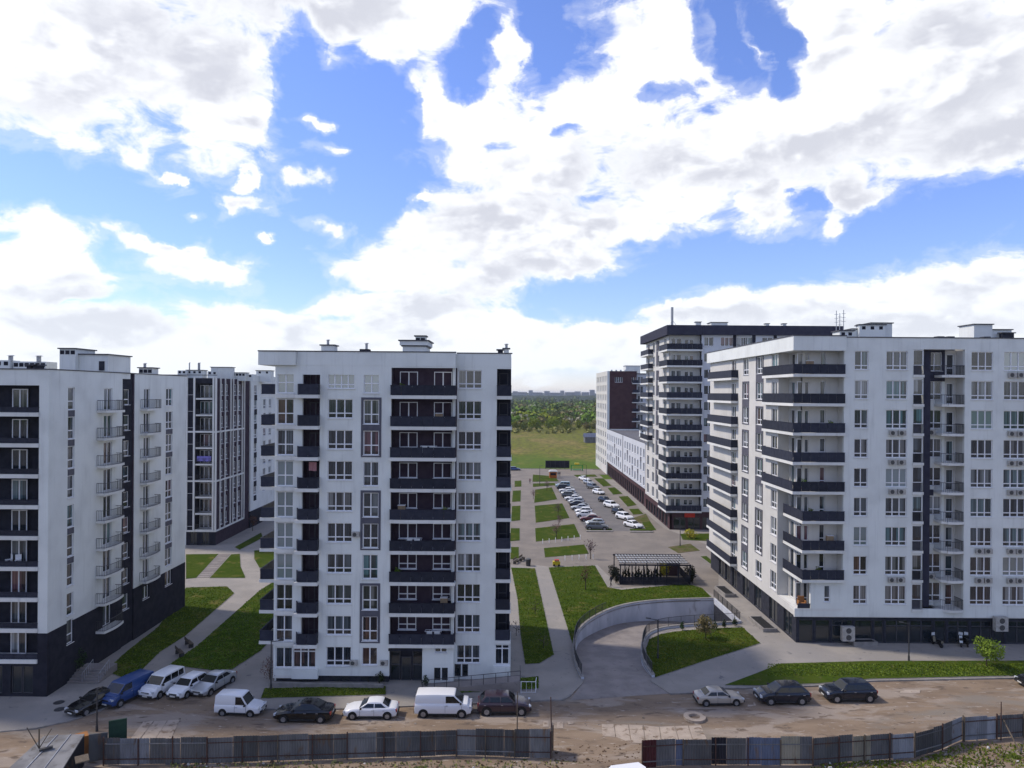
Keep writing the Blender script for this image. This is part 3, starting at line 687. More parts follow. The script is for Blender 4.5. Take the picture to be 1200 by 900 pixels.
# ------------------------------------------------------------------ D: the block at the right edge
def block_right():
    Y0 = 80.25; Xw = 32.2; Xo = 31.2
    b = empty('apartment_block', (40, Y0, 0))
    tag(b, 'pale block at the right edge over glazed shops, long dark balconies wrapping its corner', 'apartment building')
    f = Fac(b, 0, Y0, 0); X = lambda px: XA(px, Y0)
    # floor levels from the front windows: first row centre at y=422
    zc = ZA(1050, 422.5, Y0); FL = [zc-1.6-3.32*k for k in range(9)]
    zt = ZA(1050, 396, Y0); zb = ZA(1050, 722.5, Y0)
    XR = 78.
    two = (X(1009.5), 1.55); tri = (X(1051), 2.4); nb = (X(1070.3), X(1082)); rec = (X(1082.2), X(1130.5)); t3 = (X(1151), 2.45); t4 = (X(1189.5), 2.5); t5 = (X(1226), 2.4); t6 = (X(1262), 1.6); bx = X(989.2)
    hs = []
    for k, z in enumerate(FL):
        for (u, w) in (two, tri, t3, t4, t5, t6): hs.append((u-w/2, u+w/2, z+.55, z+2.65))
        hs.append((nb[0], nb[1], z, z+2.85))
    hs.append((rec[0], rec[1], FL[8]+.0, FL[0]+2.9))
    f.wall('facade_wall', M['white'], bx, XR, zb, zt, hs)
    # the corner bay behind the wrapping balconies stands back 1.5 m
    f.wall('corner_wall', M['sunlit_white'], Xw+1.3, bx+.2, zb+.55, zt-1.4, [(X(968), X(974.5), z+.5, z+2.6) for z in FL] + [(X(949)-.8, X(949)+.55, z+.02, z+2.5) for z in FL], d=1.5)
    lw = (X(967.5), X(974.5), FL[8]+.75, FL[8]+2.6)
    f.wall('facade_wall', M['white'], X(951.5), bx-.004, FL[8]-.298, FL[7]-.34, [lw], d=.004)
    f.win((lw[0]+lw[1])/2, lw[2], lw[1]-lw[0], lw[3]-lw[2], 1, .25)
    f.box('corner_cheek', M['sunlit_white'], bx, bx+.3, .36, 1.5, zb, zt-.1)
    f.box('corner_apron', M['white'], Xw, bx-.001, 0, 1.49, zb, FL[8]-.30)
    MB().box(Xw+.3, Xw+1.3, Y0+1.501, Y0+5.4, FL[8]-.28, FL[8]).build('balcony_floor', M['slab'], b)
    MB().box(Xw+.31, Xw+.55, Y0+.66, Y0+.9, 0, zb-.13).build('corner_pier', M['base'], b)
    for k, z in enumerate(FL):
        for q_, (u, w, c) in enumerate(((*two, 2), (*tri, 3), (*t3, 3), (*t4, 3), (*t5, 3), (*t6, 2))): f.win(u, z+.55, w, 2.1, c, .22, glass='skyglass' if (k*5+q_*3) % 7 == 2 else 'glass')
        f.win(X(971.2), z+.5, X(974.5)-X(968), 2.1, 1, .25, d=1.5); f.win(X(949)-.12, z+.02, 1.35, 2.48, 2, .3, d=1.5, sill=False)
        # narrow loggia
        f.box('loggia_slab', M['slab'], nb[0]-.05, nb[1]+.05, -.14, 1.5, z-.3, z)
        f.win((nb[0]+nb[1])/2, z+1.05, nb[1]-nb[0], 1.78, 1, 0, d=-.02, sill=False); parapet(f, nb[0], nb[1], -.08, z, 1.05, 'rail')
        m = MB().box(nb[0], nb[1], .35, .42, z, z+1.05); f.mb('loggia_infill', m, M['base' if k % 2 else 'greyframe'])
        # recess balcony with railing
        u0 = X(1104.5)
        P = [(u0, 1.9), (u0, .1), (u0+.5, -.25)] + [(u0+.5+(rec[1]-u0-.9)*i/5, -.35-.12*math.sin(math.pi*i/5)) for i in range(6)] + [(rec[1]-.02, -.1), (rec[1]-.02, 1.9)]
        f.put('balcony_slab', MB().prism(P, z-.28, z).mesh('balcony_slab', M['slab']))
        m = MB(); Q = [(p[0]+(.05 if i < 3 else 0)-(.05 if i > 8 else 0), p[1]+.05) for i, p in enumerate(P)]
        for a_, c_ in zip(Q[:-1], Q[1:]):
            A_, B_ = Vector((*a_, 0)), Vector((*c_, 0)); n2 = max(1, int((B_-A_).length/.16))
            for i in range(n2):
                p = A_.lerp(B_, i/n2); m.box(p.x-.012, p.x+.012, p.y-.012, p.y+.012, z, z+1.05)
            m.tube(A_+Vector((0,0,z+1.07)), B_+Vector((0,0,z+1.07)), .03, n=5)
        f.mb('balcony_railing', m, M['steel'])
        f.win(X(1104.5), z+.5, 1.75, 2.15, 2, .3, d=1.55); f.win(X(1122.5)+.1, z+.02, .85, 2.4, 1, .35, d=1.55, sill=False)
    # recess: dark left side, white right side, joined in pairs
    f.mb('recess_wall', MB().box(rec[0]-.1, rec[1]+.1, 1.95, 2.1, FL[8]-.2, zt-.4).box(rec[0]-.002, X(1096)-.002, .9, 1.95, FL[8], zt-1.3).box(rec[0]-.12, rec[0]-.003, .36, 1.95, FL[8]-.2, zt-.2), M['slate'])
    rh = [(X(1104.5)-.88, X(1104.5)+.88, z+.5, z+2.65) for z in FL]; rdo = [(X(1122.5)+.1-.43, X(1122.5)+.1+.43, z+.02, z+2.42) for z in FL]
    f.wall('recess_wall', M['white'], X(1096), X(1117), FL[8], FL[0]-.7, rh[1:], d=1.55)
    f.wall('recess_wall', M['slate'], X(1096), X(1117), FL[0]-.7, FL[0]+2.9, rh[:1], d=1.55)
    f.wall('recess_wall', M['sunlit_white'], X(1117), rec[1], FL[8], FL[0]+2.9, rdo, d=1.55)
    f.box('recess_band', M['slate'], X(1096), X(1104), 1.5, 1.545, FL[4]-.6, FL[4]+.1)
    f.box('recess_cheek', M['sunlit_white'], rec[1]+.002, rec[1]+.15, .36, 1.95, FL[8]-.2, zt-.2)
    f.box('recess_soffit', M['white'], rec[0], X(1119), -.015, 1.95, FL[0]+2.9, zt-.02)
    for k, px in ((2,1051),(3,1051),(4,1051),(7,1051),(0,1190),(2,1190),(3,1190),(4,1190),(6,1190),(6,1153),(7,1153),(7,1190)):
        ac_unit(f, X(px)-.5, FL[k]-.25); ac_unit(f, X(px)+.5, FL[k]-.25)
    ac_unit(f, X(1100), FL[2]-.25, d=1.5); ac_unit(f, X(1101), FL[7]-.2, d=1.5)
    # wrapping balconies: five long ones, then four shorter
    yF = Y0-.4
    for k, z in enumerate(FL):
        long_ = k < 5; last = k == 8
        xl = Xo+.5 if long_ else XA(939.5, Y0)
        ye = YA(892.8, Xo+.5) if long_ else YA(918.5, xl)
        if last:
            f.box('balcony_floor', M['slab'], Xw, bx-.002, .0, 1.5, z-.299, z)
            parapet(f, Xw+.3, XA(951, Y0), -.01, z, .55); continue
        m = MB(); m.box(xl, bx+.1, yF, Y0+1.5, z-.32, z); m.box(xl, Xw+1.3, Y0+1.5, ye, z-.32, z)
        m.build('balcony_slab', M['slab'], b)
        parapet(Fac(b, 0, yF+.05, 0), xl+.06, bx-.02, 0, z, 1.12)
        fs = Fac(b, xl+.05, ye, -90); parapet(fs, .0, ye-yF-.1, 0, z, 1.12)
        if long_: parapet(Fac(b, 0, ye-.05, 0), xl+.06, Xw, 0, z, 1.12)
    # roof canopy and parapet
    ye = YA(828.4, Xo+.5, 412)
    m = MB(); z0 = ZA(928.7, 410.5, yF)
    m.box(Xo+.5, bx+.05, yF, Y0-.001, z0, zt+.12); m.box(Xo+.5, Xw+1.4, Y0-.001, ye, z0, zt+.12); m.box(Xw+1.4, bx+.05, Y0, Y0+1.9, z0, zt+.1)
    m.build('roof_canopy', M['white'], b)
    c = MB(); c.box(Xo+.45, bx+.1, yF-.05, yF+.4, zt+.121, zt+.24); c.box(Xo+.45, Xo+.9, yF+.4, ye+.05, zt+.121, zt+.24); c.box(bx+.1, XR, Y0-.06, Y0+.4, zt+.001, zt+.11); c.build('roof_coping', M['coping'], b)
    # left side, receding
    s = Fac(b, Xw, ye-.3, -90)             # local x = towards the camera
    U = lambda px: (ye-.3) - YA(px, Xw)
    uend = (ye-.3)-Y0
    cols = [(860, 2.0), (874, 2.2), (890.3, 2.2), (907.5, 1.9)]
    uc = {px: U(px) for px, w in cols}
    corner_u = (ye-.3) - (Y0+1.5)
    hs = []
    ulow = (ye-.3)-YA(918.5, XA(939.5, Y0))
    for k, z in enumerate(FL):
        for px, w in cols:
            hs.append((uc[px]-w/2, uc[px]+w/2, z+.35, z+2.55))
        hs.append((uend-4.9, uend-3.7, z+.02, z+2.5)); hs.append((uend-3.2, uend-2., z+.02, z+2.5))
    s.wall('side_wall', M['sunlit_white'], 0, uend-5.4, zb, z0, [h for h in hs if h[1] < uend-5.4])
    # near the corner the wall steps in behind the balconies
    s.wall('corner_side_wall', M['sunlit_white'], uend-5.4, uend-1.53, FL[8], z0, [(a, b_, c_, d_) for a, b_, c_, d_ in hs if a > uend-5.4], d=1.3)
    s.box('corner_side_apron', M['sunlit_white'], uend-5.4, uend-1.5, 0, .3, zb, FL[8]-.001)
    s.box('corner_side_apron', M['sunlit_white'], uend-1.5, uend-.001, -.004, .3, zb, FL[8]-.3)
    s.box('corner_pier', M['sunlit_white'], uend-5.4-.3, uend-5.401, .35, 1.3, zb, z0)
    for k, z in enumerate(FL):
        for px, w in cols: s.win(uc[px], z+.35, w, 2.2, 2, .3)
        s.win(uend-4.3, z+.02, 1.2, 2.48, 1, 0, d=1.3, sill=False); s.win(uend-2.6, z+.02, 1.2, 2.48, 1, 0, d=1.3, sill=False)
        if k < 8 or True:
            # far end balconies
            yb0, yb1 = YA(865, Xw)-.0, YA(829, Xo)
            if k < 9:
                MB().box(Xo, Xw-.001, yb0, yb1, z-.32, z).build('balcony_slab', M['slab'], b)
                fs = Fac(b, Xo+.05, yb1, -90); parapet(fs, 0, yb1-yb0, 0, z, 1.1); parapet(Fac(b, 0, yb0+.05, 0), Xo+.06, Xw, 0, z, 1.1)
    def surround(px, k, single=False):
        w = dict(cols)[px]; u = uc[px]; k2 = k if single else k+1
        z1 = FL[k]+2.75; z2 = FL[k2]+.15; a, c_ = u-w/2-.3, u+w/2+.3
        m = MB(); m.box(a, c_, -.05, -.004, z1-.19, z1); m.box(a, c_, -.05, -.004, z2, z2+.19); m.box(a, u-w/2-.01, -.05, -.004, z2+.19, z1-.19); m.box(u+w/2+.01, c_, -.05, -.004, z2+.19, z1-.19)
        if not single: m.box(u-w/2-.01, u+w/2+.01, -.05, -.004, FL[k2]+2.56, FL[k]+.29)
        s.mb('window_surround', m, M['greyframe'])
    for k in (1, 3, 5, 7): surround(874, k)
    for k in (0, 2, 4, 6): surround(890.3, k)
    # shop floor, set back a little under the white wall
    s.wall('shop_wall', M['base'], 0, uend-.312, 0, zb-.0, [(U(px)-w/2, U(px)+w/2, .2, 3.0) for px, w in ((845,3.0),(852,2.4),(860,2.2),(873,2.6),(887,2.6),(905,2.6),(922,2.4))], d=.3)
    for px, w in ((845,3.0),(852,2.4),(860,2.2),(873,2.6),(887,2.6),(905,2.6),(922,2.4)): s.win(U(px), .2, w, 2.8, 2, .0, d=.3, mat='darkpvc', glass='shopglass', sill=False)
    g = Fac(b, 0, Y0, 0)
    sh = []
    u = Xw+.6
    widths = [1.9, 1.9, 2.6, 2.2, 1.3, 2.8, 2.8, 1.5, 2.6, 2.6, 1.4, 2.8, 2.8, 2.8, 1.5, 2.6, 2.6]
    for w in widths:
        if u+w > XR-1: break
        sh.append((u, u+w-.25, .12, zb-.55)); u += w
    g.wall('shop_wall', M['base'], Xw+.303, XR, 0, zb, sh, d=.3)
    for (a, c_, z1, z2) in sh: g.win((a+c_)/2, z1, c_-a, z2-z1, 2 if c_-a > 2 else 1, .75 if c_-a > 2 else 0, d=.3, mat='darkpvc', glass='shopglass', sill=False)
    g.box('shop_lintel', M['slab'], Xw, XR, .02, .3, zb-.12, zb-.001)
    # back and roof
    MB().box(XR-.3, XR, Y0+.36, ye-.3, 0, zt).build('right_wall', M['white'], b)
    MB().box(Xw+.35, XR-.3, ye-.6, ye-.3, 0, zt).build('rear_wall', M['white'], b)
    MB().box(Xw+1.41, XR-.3, Y0+1.91, ye-.6, zt-.9, zt-.6).build('roof_deck', M['roof'], b)
    zr = zt-.6; q = 90.
    hut(b, XA(975,q), XA(991,q), q-2, q, zr, ZA(983,388,q-2), name='vent_box', vents=2)
    for px, h in ((979.5, 364), (983.5, 367), (988, 363)):
        m = MB().tube((XA(px,q), q, zr), (XA(px,q), q, ZA(px, h, q)), .045, n=6)
        for j in range(3): m.box(XA(px,q)-.25, XA(px,q)+.25, q-.02, q+.02, ZA(px,h,q)-.5-.5*j, ZA(px,h,q)-.46-.5*j)
        m.build('roof_antenna', M['galv'], b)
    hut(b, XA(998,q), XA(1020,q), q, q+4, zr, ZA(1010,386,q), name='stair_head'); hut(b, XA(1020.3,q), XA(1045,q), q, q+4, zr, ZA(1030,379,q), name='lift_house')
    hut(b, XA(1004,q), XA(1034,q), q-.6, q-.05, zr, ZA(1018,381.5,q), name='vent_box', vents=3)
    hut(b, XA(1141,q), XA(1162.5,q), q, q+3, zr, ZA(1150,380.5,q), name='lift_house'); hut(b, XA(1163,q), XA(1187,q), q+.3, q+3, zr, ZA(1175,386.5,q), name='stair_head')
    hut(b, XA(1170,q), XA(1184,q), q-.6, q-.05, zr, ZA(1175,391,q), name='vent_box', mat='base')
    for px in (1064, 1075, 1114): hut(b, XA(px,q)-.25, XA(px,q)+.25, Y0+3, Y0+3.5, zr, zt+.35, name='vent_box', mat='base')
    # big twin condensers by the shop fronts
    for px, py in ((993, 751.5), (1171, 740)):
        o = MB().box(X(px)-.7, X(px)+.7, Y0-.75, Y0-.2, ZA(px, py, Y0-.7), ZA(px, py, Y0-.7)+1.6).build('air_conditioner', M['acwhite'], b)
        for zz in (.42, 1.18): put('fan_grille', MB().tube((X(px), Y0-.76, ZA(px, py, Y0-.7)+zz), (X(px), Y0-.775, ZA(px, py, Y0-.7)+zz), .31, n=16).mesh('fan_grille', M['acdark'], wloc(b)), o)
    return b, f, s
D_B, fD, sD = block_right()

# ------------------------------------------------------------------ E: the tall block behind with the dark roof band
def block_tall():
    Yf = 147.; Xs = 32.9
    b = empty('apartment_block', (45, Yf, 0))
    tag(b, 'tallest block, eleven pale storeys under a thick dark roof band, rising behind the right-hand block', 'apartment building')
    f = Fac(b, 0, Yf, 0); s_ = Yf/F
    zs = [ZA(800, 409.5+18.92*k, Yf) for k in range(11)]; FL = zs     # slab levels
    zt = ZA(786, 381, Yf); zb0 = ZA(786, 392.3, Yf)
    zb = FL[10]-.2
    XR = XA(985, Yf)
    bl = XA(822, Yf)
    # front: pale back wall of the balconies, then the blue-grey wall
    cw = [(XA(790.5, Yf), .9, 2.3, 0), (XA(797, Yf), 1.0, 2.3, 0), (XA(806, Yf), .8, 1.1, 1.0), (XA(812, Yf), .8, 1.1, 1.0)]
    f.wall('corner_wall', M['sunlit_white'], Xs, bl, zb, zb0, [(u-w/2, u+w/2, z+.05+e, z+.05+e+h) for z in FL for u, w, h, e in cw], d=1.2)
    hs = []
    c2 = [(827.5, 1.0), (833, 1.0), (851.5, 2.6), (868, 1.9), (876, 1.9), (899, 2.2), (921, 2.6), (945, 2.2), (962, 1.8)]
    for z in FL:
        for px, w in c2: hs.append((XA(px, Yf)-w/2, XA(px, Yf)+w/2, z+.75, z+2.6))
    f.wall('facade_wall', M['grey_wall'], bl, XR, zb, zb0, hs)
    for z in FL:
        for px, w in c2: f.win(XA(px, Yf), z+.75, w, 1.85, 3 if w > 2.3 else (2 if w > 1.2 else 1), 0)
        for u, w, h, e in cw: f.win(u, z+.05+e, w, h, 1, 0, d=1.2, sill=False)
        MB().box(Xs-.9, bl+.1, Yf-.5, Yf+1.2, z-.34, z).box(Xs-.9, Xs+1.2, Yf+1.2, Yf+7.6, z-.34, z).build('balcony_slab', M['slab'], b)
        parapet(Fac(b, 0, Yf-.45, 0), Xs-.85, bl+.05, 0, z, 1.2); parapet(Fac(b, Xs-.85, Yf+7.5, -90), 0, 7.9, 0, z, 1.2)
    for px in (860.5, 883, 908, 933, 953): f.box('dark_strip', M['dark'], XA(px-2, Yf), XA(px+2, Yf), -.03, -.004, zb, zb0-.01)
    # dark roof band
    y1 = YA(750.3, Xs-.9, 400)
    m = MB(); m.box(Xs-.9, XR+.3, Yf-.5, Yf+.9, zb0, zt); m.box(Xs-.9, Xs+.6, Yf+.9, y1, zb0, zt); m.build('roof_band', M['slate'], b)
    MB().box(XA(822, Yf), XA(878, Yf), Yf-.62, Yf-.501, zb0-.03, zt-.15).build('roof_band', M['slate'], b)
    # side
    yS = YA(757, Xs)
    s = Fac(b, Xs, yS, -90); uend = yS-Yf; U = lambda px: yS-YA(px, Xs)
    hs = []
    col = [(779.5, 2.6), (771, 2.4), (766, 2.6), (760, 2.6)]
    for z in FL:
        for px, w in col:
            if U(px)+w/2 < uend-.3: hs.append((U(px)-w/2, U(px)+w/2, z+.4, z+2.7))
    s.wall('side_wall', M['sunlit_white'], 0, uend-1.23, zb, zb0, hs)
    for h in hs: s.win((h[0]+h[1])/2, h[2], h[1]-h[0], h[3]-h[2], 2, .0)
    for k, z in enumerate(FL[:7]):
        ya, ybb = YA(765.2, Xs), YA(750.3, Xs-1.2)
        MB().box(Xs-1.2, Xs-.001, ya, ybb, z-.34, z).build('balcony_slab', M['slab'], b)
        parapet(Fac(b, Xs-1.15, ybb, -90), 0, ybb-ya, 0, z, 1.15); parapet(Fac(b, 0, ya+.04, 0), Xs-1.15, Xs, 0, z, 1.15)
    for k, z in enumerate(FL):
        if k % 2 == 0 and k < 10: s.box('dark_strip', M['greyframe'], U(768.8), U(771.9)-.9, -.04, -.004, FL[k+1]+.3, z+2.75)
    # shops
    s.wall('shop_wall', M['brown'], 0, uend, 0, zb, [(i*3.1+.6, i*3.1+2.9, .2, 2.6) for i in range(int(uend/3.1))], d=.1)
    for i in range(int(uend/3.1)): s.win(i*3.1+1.75, .2, 2.3, 2.4, 2, 0, d=.1, mat='darkpvc', glass='shopglass', sill=False)
    f.wall('shop_wall', M['brown'], Xs, XR, 0, zb, [(Xs+.8+i*3., Xs+3.3+i*3., .2, 2.7) for i in range(14)], d=.0)
    for i in range(14): f.win(Xs+2.05+i*3., .2, 2.5, 2.5, 2, 0, d=.0, mat='darkpvc', glass='shopglass', sill=False)
    MB().box(XA(803, Yf), XA(815, Yf), Yf-.25, Yf-.08, ZA(809, 606, Yf), ZA(809, 601, Yf)).build('shop_sign', M['red'], b)
    MB().box(XA(831, Yf), XA(836, Yf), Yf-.25, Yf-.08, ZA(833, 617, Yf), ZA(833, 609, Yf)).build('shop_sign', M['blue'], b)
    # hidden sides and roof
    MB().box(XR-.3, XR, Yf+.36, yS, 0, zt-.2).build('right_wall', M['grey_wall'], b); MB().box(Xs+.36, XR-.3, yS-.3, yS, 0, zt-.2).build('rear_wall', M['grey_wall'], b)
    MB().box(Xs+.61, XR-.3, Yf+.91, yS-.3, zt-1.2, zt-.9).build('roof_deck', M['roof'], b)
    q = 152.
    MB().tube((XA(787,q), q, zt-.9), (XA(787,q), q, ZA(787, 360, q)), .28, n=8).build('roof_mast', M['galv'], b)
    m = MB()
    for dx in (-1.6, 1.9): m.tube((XA(787,q)+dx, q-.4, zt-.9), (XA(787,q), q, zt+1.6), .04, n=5)
    m.build('mast_stay', M['galv'], b)
    hut(b, XA(833,q), XA(852,q), q, q+3, zt-.9, ZA(842,378,q), name='lift_house'); hut(b, XA(815,q), XA(821,q), q, q+1, zt-.9, ZA(818,377.5,q), name='vent_box')
    for px in (899, 919): hut(b, XA(px-2,q), XA(px+2,q), q, q+1, zt-.9, ZA(px,379.5,q), name='vent_box')
    return b
E_B = block_tall()

# ------------------------------------------------------------------ F: low street wing, G: brown tower, B: left rear block
def wing():
    Xs = 33.0; y0, y1 = 175., 246.
    b = empty('apartment_block', (Xs+5, y0, 0))
    tag(b, 'low white wing of three storeys over shops, running back along the car park', 'apartment building')
    zt = ZA(754, 520, y0); zb = ZA(752, 573, y0); fh = (zt-zb-.8)/3
    s = Fac(b, Xs, y1, -90); L = y1-y0
    hs = []; n = 17
    for k in range(3):
        for i in range(n):
            u = 2.3+i*(L-4)/(n-1)
            if i in (8,): continue
            hs.append((u-.95, u+.95, zb+.6+fh*k, zb+.6+fh*k+2.2))
    s.wall('facade_wall', M['grey_wall'], 0, L, zb, zt, hs)
    for h in hs: s.win((h[0]+h[1])/2, h[2], 1.9, 2.2, 2, .0)
    for i, k in ((2,0),(4,1),(6,0),(10,1),(12,0),(14,0),(15,1),(5,0)):
        u = 2.3+i*(L-4)/(n-1); s.box('dark_infill', M['greyframe'], u-.95, u+.95, -.03, -.004, zb+.62+fh*k+2.2, zb+.57+fh*(k+1))
    s.box('joint_strip', M['greyframe'], 2.3+8*(L-4)/(n-1)-.5, 2.3+8*(L-4)/(n-1)+.5, -.03, -.004, zb, zt-.01)
    s.wall('shop_wall', M['brown'], 0, L, 0, zb, [(.8+3.4*i, 3.2+3.4*i, .2, zb-1.2) for i in range(20)], d=.35)
    for i in range(20): s.win(2.0+3.4*i, .2, 2.4, zb-1.4, 2, 0, d=.35, mat='darkpvc', glass='shopglass', sill=False)
    MB().box(Xs, Xs+.4, y0, y1, zt, zt+.12).build('roof_coping', M['coping'], b)
    MB().box(Xs+.36, Xs+13, y0, y0+.3, 0, zt).build('end_wall', M['white'], b); MB().box(Xs+.36, Xs+13, y1-.3, y1, 0, zt).build('end_wall', M['white'], b); MB().box(Xs+12.7, Xs+13, y0+.3, y1-.3, 0, zt).build('rear_wall', M['white'], b)
    MB().box(Xs+.36, Xs+12.7, y0+.3, y1-.3, zt-.7, zt-.4).build('roof_deck', M['roof'], b)
    for i in range(5): hut(b, Xs+5, Xs+7.5, y0+6+i*7, y0+8.2+i*7, zt-.4, zt+1.6, name='vent_box', vents=2)
wing()
def tower():
    Yf = 247.; Xs = 33.2
    b = empty('apartment_block', (Xs+5, Yf, 0))
    tag(b, 'farthest tower down the street with dark brown front wall and white flank', 'apartment building')
    f = Fac(b, 0, Yf, 0); zt = ZA(716, 434.8, Yf)
    x1 = XA(746, Yf); x2 = XA(760, Yf)
    f.wall('facade_wall', M['brown'], Xs+.8, x1, 0, zt, [(XA(720.5,Yf), XA(729.5,Yf), ZA(725,448,Yf), ZA(725,442,Yf)), (XA(740,Yf), XA(745,Yf), ZA(725,448,Yf), ZA(725,442,Yf))])
    f.win(XA(725,Yf), ZA(725,448,Yf), XA(729.5,Yf)-XA(720.5,Yf), 1.9, 4, 0); f.win(XA(742.5,Yf), ZA(725,448,Yf), XA(745,Yf)-XA(740,Yf), 1.9, 2, 0)
    f.box('corner_pier', M['white'], Xs, Xs+.8, -.02, .35, 0, zt)
    FL = [zt-4.2-3.3*k for k in range(10)]
    f.wall('balcony_wall', M['grey_wall'], x1, x2, 0, zt-1, [(x1+.5, x1+2.4, z+.1, z+2.3) for z in FL], d=.8)
    for z in FL:
        f.win(x1+1.45, z+.1, 1.9, 2.2, 2, 0, d=.8, sill=False)
        MB().box(x1-1.6, x2, Yf-.9, Yf+.79, z-.3, z).build('balcony_slab', M['slab'], b)
        parapet(Fac(b, 0, Yf-.85, 0), x1-1.5, x1+.6, 0, z, 1.1)
    s = Fac(b, Xs, 279., -90); L = 279-Yf
    hs = [(u-1.1, u+1.1, z+.5, z+2.6) for z in FL for u in (3, 8, 13, 18, 23, 28.5)]
    s.wall('side_wall', M['sunlit_white'], 0, L-.36, 0, zt, hs, d=-.02)
    for h in hs: s.win((h[0]+h[1])/2, h[2], 2.2, 2.1, 2, 0)
    MB().box(x2-.3, x2, Yf+.36, 279, 0, zt-1).build('right_wall', M['grey_wall'], b); MB().box(Xs+.36, x2-.3, 278.7, 279, 0, zt-1).build('rear_wall', M['grey_wall'], b)
    MB().box(Xs+.36, x2-.3, Yf+.36, 278.7, zt-1, zt-.7).build('roof_deck', M['roof'], b)
    hut(b, XA(733,Yf+4), XA(750,Yf+4), Yf+4, Yf+9, zt-.7, zt+2, name='lift_house')
    for i in range(7): hut(b, Xs+1.5+i*1.6, Xs+2.1+i*1.6, Yf+2, Yf+2.6, zt-.7, zt+.5, name='vent_box', cap=False)
tower()
def block_rear():
    Yf = 129.; xc = XA(253.3, Yf)
    b = empty('apartment_block', (xc-5, Yf, 0))
    tag(b, 'dark block with thin white frames, seen in the gap behind the left white block', 'apartment building')
    f = Fac(b, 0, Yf, 0); X = lambda px: XA(px, Yf)
    zt = ZA(253, 440, Yf); zb = ZA(240, 621, Yf)
    FL = [ZA(240, 466.5+19.25*k, Yf) for k in range(9)]
    XL = X(150)
    lg = (X(230), X(249)); wn = (X(223.5), 1.0)
    hs = [(lg[0], lg[1], z, z+2.7) for z in FL] + [(wn[0]-.8, wn[0]+.8, z+.6, z+2.4) for z in FL]
    hs += [(X(204)-.9, X(204)+.9, z+.5, z+2.5) for z in FL]
    f.wall('facade_wall', M['dark'], X(219.3), xc, zb, zt-.5, [h for h in hs if h[0] > X(219.3)])
    f.wall('facade_wall', M['white'], XL, X(219.3), 0, zt, [h for h in hs if h[1] < X(219.3)])
    for k, z in enumerate(FL):
        f.win(wn[0], z+.6, 1.6, 1.8, 2, .3); f.win(X(204), z+.5, 1.8, 2.0, 2, .3)
        f.win(X(245), z+.05, 1.0, 2.3, 1, 0, d=1.3, sill=False); f.win(X(236), z+.05, 1.6, 2.3, 2, 0, d=1.3, sill=False)
        f.box('balcony_slab', M['slab'], lg[0]-.02, lg[1]+.02, -.12, 1.5, z-.3, z)
        parapet(f, lg[0], lg[1], -.05, z, .95, 'rail')
    f.mb('loggia_lining', MB().box(lg[0]-.1, lg[1]+.1, 1.5, 1.65, zb, zt-.5).box(lg[0]-.14, lg[0]-.002, .35, 1.5, zb, zt-.5).box(lg[1]+.002, lg[1]+.14, .35, 1.5, zb, zt-.5), M['dark'])
    for px in (219.3, 228, 250.5, 253.5): f.box('white_frame', M['slab'], X(px)-.16, X(px)+.16, -.16, -.004, zb-.3, zt-.3)
    for z in (FL[2]-.32, FL[5]-.32, zb-.35): f.box('white_frame', M['slab'], X(219.3), xc, -.13, -.005, z, z+.3)
    f.wall('lower_wall', M['dark'], X(219.3), xc, 0, zb, [(X(224), X(232), .2, 2.8), (X(238), X(246), .2, 2.8)])
    for a, c_ in ((224, 232), (238, 246)): f.win((X(a)+X(c_))/2, .2, X(c_)-X(a), 2.6, 2, 0, mat='darkpvc', glass='shopglass', sill=False)
    # courtyard side
    s = Fac(b, xc, Yf, 90); U = lambda px: -xc*F/(600-px)-Yf
    uN = U(292.5); uE = uN+40
    cols = [(260, 1.4, 2), (266, 1.0, 1), (275.5, 1.2, 1), (280.5, 1.6, 2)]
    hs = [(U(px)-w/2, U(px)+w/2, z+.5, z+2.6) for px, w, c in cols for z in FL]
    s.wall('side_wall', M['plum'], .36, uN, 0, zt-.5, hs)
    for z in FL:
        for px, w, c in cols: s.win(U(px), z+.5, w, 2.1, c, .35)
    for px in (258, 263.5, 270, 273, 278, 283.5, 286): s.box('white_frame', M['slab'], U(px)-.13, U(px)+.13, -.2, -.004, zb-.3, zt-.3)
    for z in (FL[2]-.32, FL[5]-.32, zb-.35): s.box('white_frame', M['slab'], -.1, U(286), -.16, -.005, z, z+.3)
    hs = [(u-.8, u+.8, z+.6, z+2.6) for u in (uN+2.6, uN+8, uN+11.5, uN+17, uN+23, uN+30) for z in FL]
    s.wall('side_wall', M['white'], uN, uE, 3.5, zt+.4, [h for h in hs if h[2] > 3.6], d=-.3)
    s.box('lower_wall', M['dark'], uN, uE, -.32, .1, 0, 3.5)
    for h in hs:
        if h[2] > 3.6: s.win((h[0]+h[1])/2, h[2], 1.6, 2.0, 2, .3, d=-.3)
    for z in FL: 
        if z > 3.5: s.box('dark_infill', M['dark'], uN+1.8, uN+3.4, -.33, -.304, z-.6, z+.55)
    MB().box(XL, XL+.3, Yf+.36, Yf+uE, 0, zt).build('left_wall', M['white'], b); MB().box(XL+.3, xc-.36, Yf+uE-.3, Yf+uE, 0, zt).build('rear_wall', M['white'], b)
    MB().box(XL+.3, xc-.4, Yf+.4, Yf+uE-.3, zt-1.1, zt-.8).build('roof_deck', M['roof'], b)
    MB().box(XL, xc+.05, Yf-.06, Yf+.35, zt-.5 if False else zt-.001+.002, zt+.12).build('roof_coping', M['coping'], b)
    zr = zt-.8
